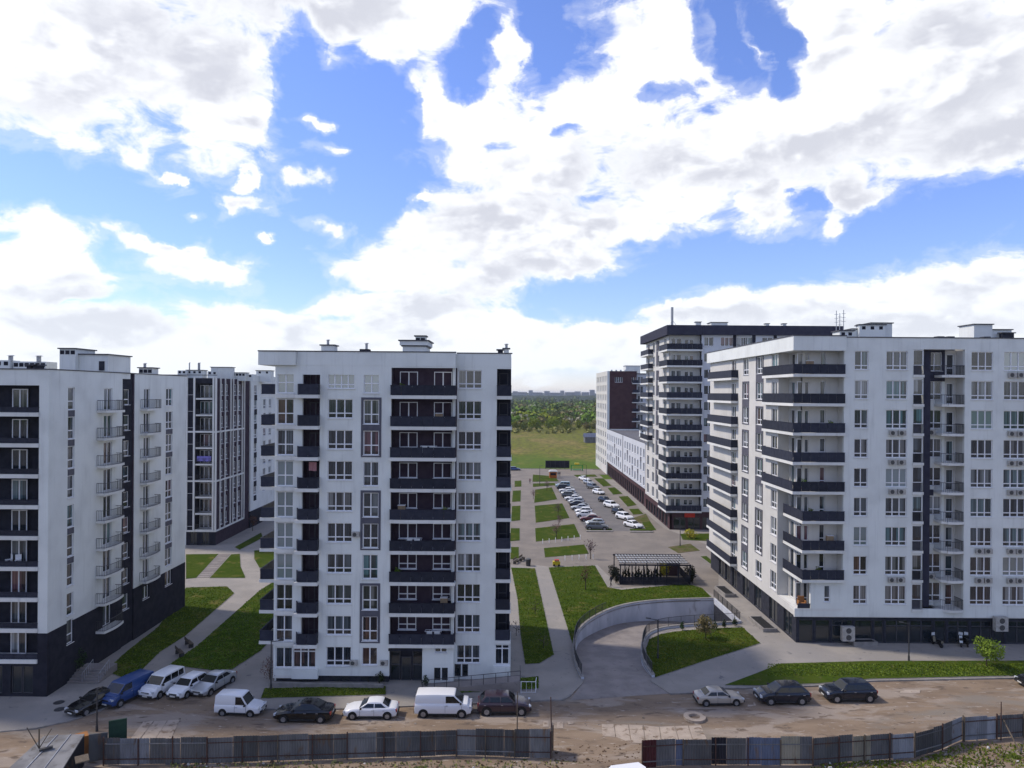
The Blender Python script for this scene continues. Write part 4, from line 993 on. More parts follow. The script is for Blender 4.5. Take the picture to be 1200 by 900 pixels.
    for (p0, p1, py, q, v_) in ((208, 218, 434, 133, 2), (218.5, 237, 434, 134, 3), (243, 254, 435, 133, 2), (247, 270, 430.5, 137, 0), (272, 287, 437, 139, 4), (300, 317, 434.5, 150, 2), (289, 297, 438.5, 140, 1)):
        hut(b, XA(p0, q), XA(p1, q), q, q+2, zr, ZA(p0, py, q), name='vent_box', vents=v_, cap=p1-p0 > 12)
    for px in (219, 229.5, 231): vent_pipe(b, XA(px, 134), 135, zr, 3.3, .12)
    return b, f
B_B, fB = block_rear()
# ================================================================== GROUND
def P2(pts, z=0.): return [(lambda g: (g.x, g.y))(G(px, py, z)) for px, py in pts]
def catmull(P, n=6):
    out = []
    for i in range(len(P)-1):
        p0 = Vector(P[max(0, i-1)]); p1 = Vector(P[i]); p2 = Vector(P[i+1]); p3 = Vector(P[min(len(P)-1, i+2)])
        for k in range(n):
            t = k/n; out.append(tuple(.5*((2*p1)+(-p0+p2)*t+(2*p0-5*p1+4*p2-p3)*t*t+(-p0+3*p1-3*p2+p3)*t**3)))
    out.append(tuple(P[-1])); return out

def field_mat():
    m, nt, b = principled('meadow', (.08, .08, .03), .95, .1)
    geo = nd(nt, 'ShaderNodeNewGeometry'); sp = nd(nt, 'ShaderNodeSeparateXYZ', ins={0: geo.outputs['Position']})
    mp = nd(nt, 'ShaderNodeMapping', ins={0: geo.outputs['Position']}); mp.inputs['Scale'].default_value = (.6, .25, 1)
    n = nd(nt, 'ShaderNodeTexNoise', ins={'Vector': mp.outputs[0], 'Scale': .055, 'Detail': 8., 'Roughness': .62}).outputs[0]
    n2 = nd(nt, 'ShaderNodeTexNoise', ins={'Vector': mp.outputs[0], 'Scale': .6, 'Detail': 8., 'Roughness': .7}).outputs[0]
    c = mixc(nt, mrange(nt, n, .47, .60), (.135, .145, .020, 1), (.205, .165, .050, 1))
    c = mixc(nt, mrange(nt, n2, .42, .60, 0., .75), c, (.075, .07, .022, 1))
    # green nearest the houses
    near = mrange(nt, mth(nt, 'ADD', sp.outputs[1], mth(nt, 'MULTIPLY', n, 160.)), 360., 420., 1., 0.)
    c = mixc(nt, mth(nt, 'MULTIPLY', near, .8), c, (.060, .115, .010, 1))
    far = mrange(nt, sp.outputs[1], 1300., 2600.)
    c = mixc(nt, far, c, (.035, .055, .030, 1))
    nt.links.new(c, b.inputs['Base Color'])
    return m
M['meadow'] = field_mat()
M['dirt'] = surf('dirt_track', (.235, .178, .128), (.182, .136, .098), .35, rough=.95, spec=.1, detail=9, bump=.7, bscale=3.,
                 extra=[((.27, .225, .185), .22, .50, .60), ((.12, .092, .072), .9, .55, .66), ((.33, .285, .24), 1.6, .60, .67), ((.20, .172, .142), .13, .55, .66)], stretch=(.55, 1.5, 1))
M['asphalt'] = surf('pavement_asphalt', (.285, .262, .235), (.232, .215, .194), .25, rough=.9, spec=.2, detail=9, bump=.15, bscale=9., extra=[((.235, .22, .205), .08, .48, .62), ((.14, .132, .135), 1.3, .60, .72)])
M['court'] = surf('courtyard_paving', (.215, .19, .165), (.17, .152, .135), .18, rough=.9, spec=.2, detail=9, bump=.1, bscale=8., extra=[((.145, .128, .115), .9, .57, .72)])
M['parking'] = surf('parking_asphalt', (.165, .155, .15), (.125, .12, .12), .2, rough=.9, spec=.2, detail=8, extra=[((.10, .095, .095), 1.2, .58, .7)])
M['concrete'] = surf('concrete', (.25, .225, .21), (.195, .175, .165), .5, rough=.9, spec=.2, detail=9, bump=.15, bscale=8., extra=[((.15, .135, .125), 1.7, .58, .72)])
M['kerb'] = surf('kerb_stone', (.26, .245, .23), (.19, .18, .17), 1.5, rough=.9)
M['lawn'] = surf('lawn', (.034, .060, .005), (.050, .072, .008), .35, rough=1., spec=.05, detail=10, bump=.9, bscale=5., extra=[((.105, .098, .026), .45, .54, .68), ((.022, .040, .004), 2.3, .55, .70)])
M['lawn2'] = surf('lawn_strip', (.040, .070, .006), (.056, .076, .010), .5, rough=1., spec=.05, detail=10, bump=.9, bscale=6., extra=[((.095, .080, .040), 1.1, .57, .70), ((.020, .035, .008), 2.6, .55, .70)])
M['rough'] = surf('rough_ground', (.060, .080, .016), (.12, .095, .055), .55, rough=1., spec=.05, detail=10, bump=1.0, bscale=4., extra=[((.17, .14, .10), 1.6, .58, .70), ((.045, .038, .025), 1.1, .58, .7)])
M['retain'] = surf('retaining_wall_paint', (.48, .50, .55), (.37, .39, .44), .5, rough=.85, detail=8, stretch=(1, 1, .3), extra=[((.28, .28, .30), 1.3, .60, .74)])

# ramp outlines (outer, inner) and how deep it runs
outer = catmull(P2([(684.5,797),(676,777),(674.5,757),(680,740),(697,726),(722,714.5),(750,708.5),(785,705.5),(836,704)]), 5)
inner = catmull(P2([(764,795),(753,776),(751.5,760),(757,746),(772,739),(790,736),(812,734),(840,732.5),(866,731)]), 5)
depth = [0, -.35, -.8, -1.25, -1.65, -1.95, -2.25, -2.6, -3.3]
depth = [d[0] for d in catmull([(d, 0) for d in depth], 5)]
pit = [*outer, *reversed(inner)]

struct(MB().prism([(-5000,-3000),(5000,-3000),(5000,9000),(-5000,9000)], None, -.06, [pit]).build('ground', M['meadow'], None, off=(0,0,0)))
struct(MB().prism([(-130,20),(140,20),(140,112),(-130,112)], None, 0., [pit]).build('dirt_road', M['dirt'], None, off=(0,0,0)))
M['reflect_grey'] = surf('reflection_ground_grey', (.20,.195,.19), (.15,.145,.14), .3, rough=.95, detail=8)
struct(MB().prism([(-420,-700),(420,-700),(420,20),(-420,20)], None, -.02).build('reflection_ground', M['reflect_grey'], None, off=(0,0,0)))  # unseen grey ground added behind the camera for the windows to reflect
# churned surface of the track: ruts running along it and small heaps
from mathutils import noise as _ns
def churned():
    nx, ny = 380, 62; x0, x1, y0, y1 = -74., 74., 47.5, 69.; V = []; Fs = []
    for j in range(ny+1):
        y = y0+(y1-y0)*j/ny
        for i in range(nx+1):
            x = x0+(x1-x0)*i/nx; w = y+.5*math.sin(x*.09)+.25*math.sin(x*.23+1)
            h = .030*math.sin(w*3.4)*(.5+.5*_ns.noise((x*.06, y*.2, 3.)))+.075*_ns.noise((x*.35, y*.8, 0.))+.05*_ns.noise((x*1.3, y*1.9, 7.))
            k = .15 if (y > 60 and 2 < x < 19) else 1.
            if min(y-y0, y1-y) < .7 or min(x-x0, x1-x) < 2: k = 0
            V.append((x, y, .006+(max(-.05, min(.055, h))*.5+.02)*k))
    for j in range(ny):
        for i in range(nx): a = j*(nx+1)+i; Fs.append((a, a+1, a+nx+2, a+nx+1))
    return struct(MB().pts(V, Fs).build('dirt_road', M['dirt'], None, off=(0,0,0), smooth=True))
churned()
edge = [(-120,866),(0,857),(42,853),(79,845),(118,832),(150,815),(200,801),(262,800),(272,820),(288,829),(311,831),(403,830),(467,827.5),(624,821),(660,819.5),(669,814),(683,800)]
edgeR = [(763,798),(785,812.5),(813,811.7),(846,806.5),(886,805.5),(960,803),(1020,797.5),(1188,794),(1330,791)]
# one paved sheet round the blocks, with kerb height to the road and a hole for the ramp
ePx, eR = P2(edge, .1), P2(edgeR, .1)
apron_top = [tuple(outer[0]), tuple(inner[0])]
sheet = [(-135, ePx[0][1])] + ePx + [tuple(p) for p in outer] + [tuple(p) for p in reversed(inner)] + eR + [(140, eR[-1][1]), (140, 232), (-135, 232)]
struct(MB().prism(sheet, -.05, .10).build('pavement', M['asphalt'], None, off=(0,0,0)))
struct(MB().prism(P2([(668,820.5),(683.5,799),(684.5,796.6),(764,794.4),(765,797),(784,812.5)], .03), -.05, .03).build('ramp_apron', M['concrete'], None, off=(0,0,0)))
# kerbs along the road
def kerb(pts, w=.18, z1=.125, z0=-.04, name='kerb'):
    return struct(MB().strip(P2(pts, .1) if len(pts[0]) == 2 and pts[0][1] > 300 else pts, w, z0, z1).build(name, M['kerb'], None, off=(0,0,0)))
kerb(edge[:8]); kerb(edge[8:16]); kerb(edgeR[1:])

# lighter courtyard paving between the middle block and the street blocks
struct(MB().prism(P2([(600,800),(648,800),(668,770),(668,757),(643,664),(712,690),(808,682),(836,700),(866,716),(905,755),(935,800),(935,640),(835,640),(700,548.5),(600,548.5)], .104) , None, .104).build('courtyard_paving', M['court'], None, off=(0,0,0))) if False else None
def sheet_at(name, pts, z, mat, kind='structure', world_=False):
    P = pts if world_ else P2(pts, z)
    o = MB().prism(P, None, z).build(name, M[mat], None, off=(0,0,0)); o['kind'] = kind; return o
sheet_at('courtyard_paving', [(601,662),(643,664),(700,662),(728,689),(806,682),(834,696),(842,700),(842,668),(833,640),(778,619),(694,549.5),(598,549.5),(598,662)], .105, 'court')
sheet_at('path', [(627,662),(643,664),(668.5,757),(676,800),(655,815),(640,812),(648,770)], .109, 'asphalt')
sheet_at('courtyard_paving', [(205,668),(218,678),(287,676),(322,660),(322,650),(300,640),(330,600),(300,600),(272,641),(218,644),(150,668),(150,690),(218,688.5),(266,687),(276,696),(187,765),(150,800),(196,800),(200,781),(304,691),(322,680),(322,668),(288,676)], .105, 'court') if False else None
# car park surface and its markings
sheet_at('parking_road', [(688,622),(648,562.5),(646,557.5),(672,557.5),(700,580),(742,607),(760,622.5)], .109, 'parking')
m = MB()
for (a, c) in ((( 687,622.8),(718,622.8)), ((738,623.5),(765,623.5))):
    A_, C_ = G(*a, .1), G(*c, .1); m.box(A_.x, C_.x, A_.y-.5, A_.y+.5, .1, .28)
struct(m.build('kerb', M['kerb'], None, off=(0,0,0)))
m = MB()
for (a, c) in (((688,621.6),(717,621.6)), ((739,622.4),(764,622.4))):
    A_, C_ = G(*a, .1), G(*c, .1); m.box(A_.x, C_.x, A_.y-.4, A_.y+.9, .1, .40)
struct(m.build('planted_verge', M['lawn2'], None, off=(0,0,0)))
# road at the edge of the estate
struct(MB().prism([(-260,246),(260,246),(260,262),(-260,262)], None, .0).build('road', M['court'], None, off=(0,0,0)))
struct(MB().strip([(-260,262.3),(260,262.3)], .5, -.05, .2).build('kerb', M['kerb'], None, off=(0,0,0)))

# lawns: slightly domed slabs of turf with a kerb line
LAWNS = [
 ('lawn', [(599,665),(627,666),(649,767),(632,777),(615.6,778),(610,743),(606.6,702)]),
 ('lawn', [(643,665),(697,662.5),(712,688),(728,691),(805,684),(823,689),(833,699),(820,703),(785,704),(750,706),(720,712),(694,724),(677,739),(671.5,756)]),
 ('lawn', [(768,793.5),(820,776),(891,753.5),(870,735),(840,736),(812,738),(790,740),(774,743),(761,749),(757,760),(759,775)]),
 ('lawn', [(637.3,642.2),(684.6,638),(690,648.6),(638.6,653)]),
 ('lawn', [(627,619),(673,614),(680,629),(628,634.5)]),
 ('lawn', [(626.5,592.6),(659,589.8),(667.4,606.8),(627.8,612.4)]),
 ('lawn', [(627,573.7),(646.7,571),(653,585),(626,589)]),
 ('lawn', [(624.5,566.6),(650,565.8),(651,568.6),(624.5,570.5)]),
 ('lawn', [(624.5,556),(650,558),(655,564),(624,564.5)]),
 ('lawn', [(603,563.5),(611,563),(611,570),(603,570.5)]),
 ('lawn', [(601,575),(610.5,574.5),(610,587.5),(600,588)]),
 ('lawn', [(600,593),(610,592.5),(609.5,609.5),(599,610.5)]),
 ('lawn', [(598.5,619),(609,619),(609,633),(598,634)]),
 ('lawn', [(598.5,641),(608,641),(608,654),(598,655)]),
 ('lawn', [(696,560.5),(707,560.5),(716.5,569),(707,570)]),
 ('lawn', [(712,571.8),(720.5,571),(729.5,578.5),(718.5,579.5)]),
 ('lawn', [(725,582),(735.5,581.2),(746,591.5),(735.5,593.5)]),
 ('lawn', [(737,596.5),(748,596),(754,602),(742,603)]),
 ('lawn', [(752,612),(762,611),(769,621),(758,622)]),
 ('lawn', [(672,556.5),(697,556),(700,558.5),(676,559)]),
 ('lawn', [(797,625.5),(834,625),(834,634),(800,632.5)]),
 ('lawn', [(821,652),(828,651.5),(838,660),(834,661.5)]),
 ('lawn', [(218,649.5),(256,649),(230,677),(218,678)]),
 ('lawn', [(246,677),(271,649.5),(281,649),(282,664),(287,675),(287,677)]),
 ('lawn', [(218,688.5),(266,687),(274.5,695),(217,745),(187,764),(160,791),(142,793),(124,786),(150,762),(185,735)]),
 ('lawn', [(198,779),(232,756),(304,692),(330,676),(330,735),(306,762),(272,784),(247,785)]),
 ('lawn', [(298,645),(330,643),(330,666),(304,665),(298,655)]),
 ('lawn', [(275,641),(306,624),(308,630),(281,644)]),
 ('lawn_strip', [(310,806.5),(452,804),(452,813.5),(306,818)]),
 ('lawn_strip', [(497,806),(560,800),(631,792.5),(631,806.5),(535,812),(494,811)]),
 ('lawn_strip', [(850,802.5),(886,789),(915,777.5),(1020,774.5),(1240,774),(1330,773.5),(1330,788),(1188,791.5),(1020,795.2),(960,800.5),(886,803)]),
]
for nm, pts in LAWNS:
    P = P2(pts, .16); c = Vector((sum(p[0] for p in P)/len(P), sum(p[1] for p in P)/len(P)))
    if nm == 'lawn_strip': struct(MB().prism(P, .02, .17).build('lawn', M['lawn2'], None, off=(0,0,0)))
    else: struct(MB().prism(P, .02, .16).build('lawn', M['lawn'], None, off=(0,0,0)))
    m = MB().strip(P+[P[0]], .14, .02, .145); struct(m.build('lawn_edging', M['kerb'], None, off=(0,0,0)))
# planted beds
for pts in ([(783,641),(809,637),(820,645),(795,648)], [(742,607),(757,602),(762,611),(750,613)]):
    struct(MB().prism(P2(pts, .15), .02, .15).build('planting_bed', M['rough'], None, off=(0,0,0)))
# strip path with slabs left of the middle block
stepping = empty('stepping_path', G(240, 663, .1)); stepping['kind'] = 'structure'
A0, A1, B0, B1 = G(231,677,.12), G(245,677,.12), G(257,649,.12), G(270,649,.12)
for i in range(14):
    t0, t1 = i/14+.006, (i+1)/14-.012
    q = [A0.lerp(B0, t0), A1.lerp(B1, t0), A1.lerp(B1, t1), A0.lerp(B0, t1)]
    MB().prism([(p.x, p.y) for p in q], .06, .15).build('paving_slab', M['concrete'], stepping)

# left court: rows of slabs near the railings
# ---------------------------------------------------------------- concrete road plates pressed into the dirt
road = bpy.data.objects['dirt_road']
def plate(pts, mat='plate'):
    P = P2(pts, .03); c = Vector((sum(p[0] for p in P)/4, sum(p[1] for p in P)/4))
    z = rnd.uniform(.045, .07)
    MB().prism([(c.x+(p[0]-c.x)*.985, c.y+(p[1]-c.y)*.985) for p in P], -.1, z).build('concrete_plate', M[mat], road)
M['plate'] = surf('road_plate_concrete', (.37, .31, .255), (.30, .25, .205), .8, rough=.95, detail=9, bump=.2, extra=[((.16, .115, .08), 1.1, .52, .66)])
T = [(705,848.5),(720,848.5),(737,849.5),(754,850),(773,852),(791,851),(807,850.5),(822,850)]
Bt = [(706,863),(722,864),(740,871),(757,871.5),(776,872),(796,867.5),(812,867),(829,866.5)]
for i in range(7): plate([Bt[i], (Bt[i+1][0]-.7, Bt[i+1][1]), (T[i+1][0]-.7, T[i+1][1]), T[i]])
for q in ([(152,867),(163,867),(180,845),(168,846)], [(164,867),(181,867),(196,844.5),(181,845)], [(182,867),(200,866.5),(211,843.5),(197,844)]): plate(q)
for q in ([(652,853),(660,854),(660,846),(653,846)], [(666,849),(673,848),(672,845),(665,845)], [(636,852),(643,852),(643,845),(637,845)], [(1054,812.5),(1078,812.5),(1079,808.5),(1056,809)], [(876,828),(886,827),(884,823),(877,824)]): plate(q)
# manhole ring
c = G(814, 841.5, .05); m = MB(); n = 24
ring = lambda r: [(c.x+.0+r*math.cos(2*math.pi*i/n), c.y+r*math.sin(2*math.pi*i/n)) for i in range(n)]
m.prism(ring(.95), .0, .22, [list(reversed(ring(.5)))]); o = m.build('manhole_ring', M['plate'])
tag(o, 'pale concrete manhole ring lying in the dirt below the beige saloon', 'manhole')
for px, py in ((70, 831), (69, 823)):
    c = G(px, py, .12); 
    o = MB().tube((c.x, c.y, .09), (c.x, c.y, .125), .45, n=18).build('manhole_cover', M['steel']); o['kind'] = 'structure'

# ---------------------------------------------------------------- ramp
ramp = empty('ramp', (outer[0][0], outer[0][1], 0)); ramp['kind'] = 'structure'
m = MB(); n = len(outer)
K = 6; P = []
for i in range(n):
    for k in range(K+1):
        t = k/K; P.append((outer[i][0]*(1-t)+inner[i][0]*t, outer[i][1]*(1-t)+inner[i][1]*t, depth[i]+.01))
m.pts(P, [((K+1)*i+k, (K+1)*i+k+1, (K+1)*(i+1)+k+1, (K+1)*(i+1)+k) for i in range(n-1) for k in range(K)])
m.build('ramp_floor', M['concrete'], ramp)
def curb_wall(line, zlow, out, th=.28, top=.34, name='retaining_wall', mat='retain'):
    P = []; n = len(line)
    for i, p in enumerate(line):
        a = Vector(line[max(0, i-1)]); b_ = Vector(line[min(n-1, i+1)]); d = (b_-a).normalized(); q = Vector((-d.y, d.x))*out*th
        P += [(p[0], p[1], zlow[i]-.05), (p[0]+q.x, p[1]+q.y, zlow[i]-.05), (p[0]+q.x, p[1]+q.y, top), (p[0], p[1], top)]
    fs = [(0,1,2,3), tuple(4*(n-1)+k for k in (3,2,1,0))]
    for i in range(n-1):
        a = 4*i; b_ = a+4
        for k in range(4): fs.append((a+k, b_+k, b_+(k+1) % 4, a+(k+1) % 4))
    return MB().pts(P, fs).build(name, M[mat], ramp)
curb_wall(outer, depth, 1); curb_wall(inner, depth, -1)
# pale coping on both walls
def coping(line, out, z=.34):
    L = [(p[0], p[1]) for p in line]; n = len(L); Q = []
    for i in range(n):
        a = Vector(L[max(0, i-1)]); b_ = Vector(L[min(n-1, i+1)]); d = (b_-a).normalized(); Q.append((L[i][0]-d.y*out*.14, L[i][1]+d.x*out*.14))
    return MB().strip(Q, .36, z+.001, z+.06).build('wall_coping', M['kerb'], ramp)
coping(outer, 1); coping(inner, -1)
# garage mouth across the deep end
a, c = Vector((*outer[-1], 0)), Vector((*inner[-1], 0)); d = (c-a); Lg = d.length
m = MB(); dep = depth[-1]
m.bar(Vector((a.x+.15, a.y, dep-.1)), Vector((c.x+.15, c.y, dep-.1)), .3, -dep+.44); m.build('end_wall', M['retain'], ramp)
p0, p1 = a.lerp(c, .04), a.lerp(c, .96)
MB().bar(Vector((p0.x-.03, p0.y, dep)), Vector((p1.x-.03, p1.y, dep)), .06, 2.95).build('garage_shade_door', M['base'], ramp)  # dark door, widened so its colour stands in for shade on the end wall
# railings
def railing(line, z, h=1.0, step=.16, label=None, mat='steel', posts=1.6, zs=None):
    root = empty('railing', (line[0][0], line[0][1], z))
    L = [Vector((p[0], p[1], z if zs is None else zs[i])) for i, p in enumerate(line)]
    bars = MB(); rails = MB(); acc = 0; pp = 0; pm = []
    for a_, b_ in zip(L[:-1], L[1:]):
        rails.tube(a_+Vector((0,0,h)), b_+Vector((0,0,h)), .03, n=6); rails.tube(a_+Vector((0,0,.12)), b_+Vector((0,0,.12)), .018, n=4)
        d = (b_-a_).length; k = 0.
        while acc < d:
            p = a_.lerp(b_, acc/d); bars.box(p.x-.012, p.x+.012, p.y-.012, p.y+.012, p.z+.12, p.z+h)
            if pp <= 0: pm.append(p.copy()); pp = posts
            pp -= step; acc += step
        acc -= d
    rails.build('handrail', M[mat], root); bars.build('balusters', M[mat], root)
    pme = None
    for p in pm:
        if pme is None: pme = MB().box(-.03, .03, -.03, .03, 0, h+.02).mesh('post', M[mat])
        put('post', pme, root, p-root.location)
    tag(root, label, 'railing'); return root
def off_line(line, k):
    n = len(line); Q = []
    for i in range(n):
        a_ = Vector(line[max(0, i-1)]); b_ = Vector(line[min(n-1, i+1)]); d_ = (b_-a_).normalized(); Q.append((line[i][0]-d_.y*k, line[i][1]+d_.x*k))
    return Q
railing(off_line(outer, .14)[1:24], .40, label='black railing curving along the lawn side of the sunken ramp')
railing(off_line(inner, -.14)[1:], .40, label='black railing round the grass island inside the ramp bend')
e0, e1 = outer[-1], inner[-1]
railing([(e0[0]+.15, e0[1]+.3), (e1[0]+.15, e1[1]-.1)], .44, label='short black railing across the deep end of the ramp beside the shops')

# ---------------------------------------------------------------- sloping access walk with railing in front of the middle block
y = 68.6-2.0
x0, x1 = XA(497, y), XA(612, y)
walk = empty('access_ramp', (x0, y, 0)); tag(walk, 'long sloping concrete access ramp with thin railings along the front of the middle block', 'access ramp')
m = MB(); m.pts([(x0,y,.1),(x1,y,.1),(x1,y+1.5,.1),(x0,y+1.5,.1),(x0,y,.22),(x1,y,1.15),(x1,y+1.5,1.15),(x0,y+1.5,.22)], [(4,5,6,7),(0,1,5,4),(1,2,6,5),(2,3,7,6),(3,0,4,7)])
m.build('ramp_body', M['concrete'], walk)
m = MB(); m.tube((x0,y+.08,1.15),(x1,y+.08,2.1),.03,n=6); m.tube((x0,y+.08,.75),(x1,y+.08,1.7),.02,n=5); m.tube((x1,y+.08,2.1),(x1,y+1.4,2.1),.03,n=6); m.build('handrail', M['steel'], walk)
for i in range(9):
    t = i/8; x = x0+(x1-x0)*t; MB().box(x-.03, x+.03, y+.05, y+.11, .22+.93*t, 1.17+.93*t).build('post', M['steel'], walk)
# steps and low kerb wall by the left end
MB().strip([(XA(318,67.6),67.6),(XA(452,67.3),67.3)], .25, .1, .5).build('lawn_kerb_wall', M['kerb'], None, off=(0,0,0))['kind'] = 'structure'
railing([(XA(613,66.4),66.4),(XA(630,66.4),66.4),(XA(631,67.4),67.4)], .1, h=1.1, label='white tubular railing by the right-hand foot of the middle block', mat='pvc', step=.5, posts=1.5)
# ================================================================== VEHICLES
def paint(name, c, metal=.0, rough=.28):
    m, nt, b = principled(name, c, rough, .5, metal)
    b.inputs['Coat Weight'].default_value = .35; b.inputs['Coat Roughness'].default_value = .08
    geo = nd(nt, 'ShaderNodeNewGeometry'); tc = nd(nt, 'ShaderNodeTexCoord')
    sp = nd(nt, 'ShaderNodeSeparateXYZ', ins={0: tc.outputs['Object']})
    n = nd(nt, 'ShaderNodeTexNoise', ins={'Vector': tc.outputs['Object'], 'Scale': 2.2, 'Detail': 6.}).outputs[0]
    dust = mth(nt, 'MULTIPLY', mrange(nt, mth(nt, 'ADD', sp.outputs[2], mth(nt, 'MULTIPLY', n, .5)), .45, .85, 1., 0.), .10 if sum(c) > .2 else .025)
    nt.links.new(mixc(nt, dust, (*c, 1), (.16, .13, .10, 1)), b.inputs['Base Color'])
    nt.links.new(mth(nt, 'ADD', mth(nt, 'MULTIPLY', dust, .9), rough), b.inputs['Roughness'])
    return m
PAINT = {'white': paint('white_paint', (.68, .69, .71)), 'black': paint('black_paint', (.004, .004, .005), rough=.18), 'silver': paint('silver_paint', (.42, .44, .46), .5), 'blue': paint('blue_paint', (.018, .055, .19)),
         'navy': paint('navy_paint', (.005, .008, .018), rough=.2), 'beige': paint('beige_paint', (.40, .36, .31), .2), 'plum': paint('plum_paint', (.035, .018, .026), rough=.3), 'grey': paint('grey_paint', (.10, .11, .12), .3),
         'darkred': paint('dark_red_paint', (.10, .012, .014)), 'skyblue': paint('pale_blue_paint', (.20, .32, .42), .2)}
M['tyre'] = surf('tyre_rubber', (.016, .016, .017), (.03, .028, .026), 6., rough=.9)
M['rim'] = surf('alloy_rim', (.38, .39, .41), (.25, .25, .27), 6., rough=.35, metal=.6)
M['arch'] = surf('wheel_arch_black', (.01, .01, .011), (.02, .02, .02), 6., rough=.9)
M['lamp'] = glass_plain('headlight_glass', (.50, .53, .56), .08)
M['tail'] = glass_plain('tail_light_glass', (.28, .012, .012), .12)
M['trim'] = surf('bumper_plastic', (.02, .02, .022), (.035, .035, .037), 5., rough=.7)
M['plateno'] = surf('number_plate', (.6, .6, .58), (.55, .55, .53), 5., rough=.5)
# L, W, roof, hood/belt, windscreen foot x, roof front, roof rear, rear glass foot, deck height, ground clearance, wheel r, window divisions
KINDS = {
 'saloon':    dict(L=4.65, W=1.80, roof=1.45, hood=.92, nose=.70, belt=.96, a=.98, b=.22, c=-1.02, d=-1.72, deck=1.02, tail=.92, gc=.24, wr=.32, div=(-.38,)),
 'hatchback': dict(L=4.20, W=1.76, roof=1.49, hood=.95, nose=.72, belt=.98, a=.98, b=.32, c=-1.45, d=-1.98, deck=1.0, tail=.94, gc=.25, wr=.32, div=(-.35,)),
 'suv':       dict(L=4.70, W=1.88, roof=1.70, hood=1.10, nose=.88, belt=1.12, a=1.02, b=.38, c=-1.70, d=-2.20, deck=1.14, tail=1.08, gc=.32, wr=.38, div=(-.35,-1.3)),
 'minivan':   dict(L=4.30, W=1.80, roof=1.82, hood=1.08, nose=.86, belt=1.12, a=1.20, b=.52, c=-2.02, d=-2.12, deck=1.12, tail=1.1, gc=.28, wr=.33, div=(-.25,-1.2)),
 'van':       dict(L=4.99, W=1.95, roof=1.97, hood=1.22, nose=.95, belt=1.24, a=1.78, b=.98, c=-2.36, d=-2.46, deck=1.24, tail=1.2, gc=.30, wr=.35, div=(.2,)),
 'boxvan':    dict(L=4.15, W=1.62, roof=1.80, hood=.95, nose=.78, belt=.98, a=.95, b=.42, c=-1.95, d=-2.02, deck=.98, tail=.98, gc=.28, wr=.29, div=(-.2,)),
}
CARM = {}
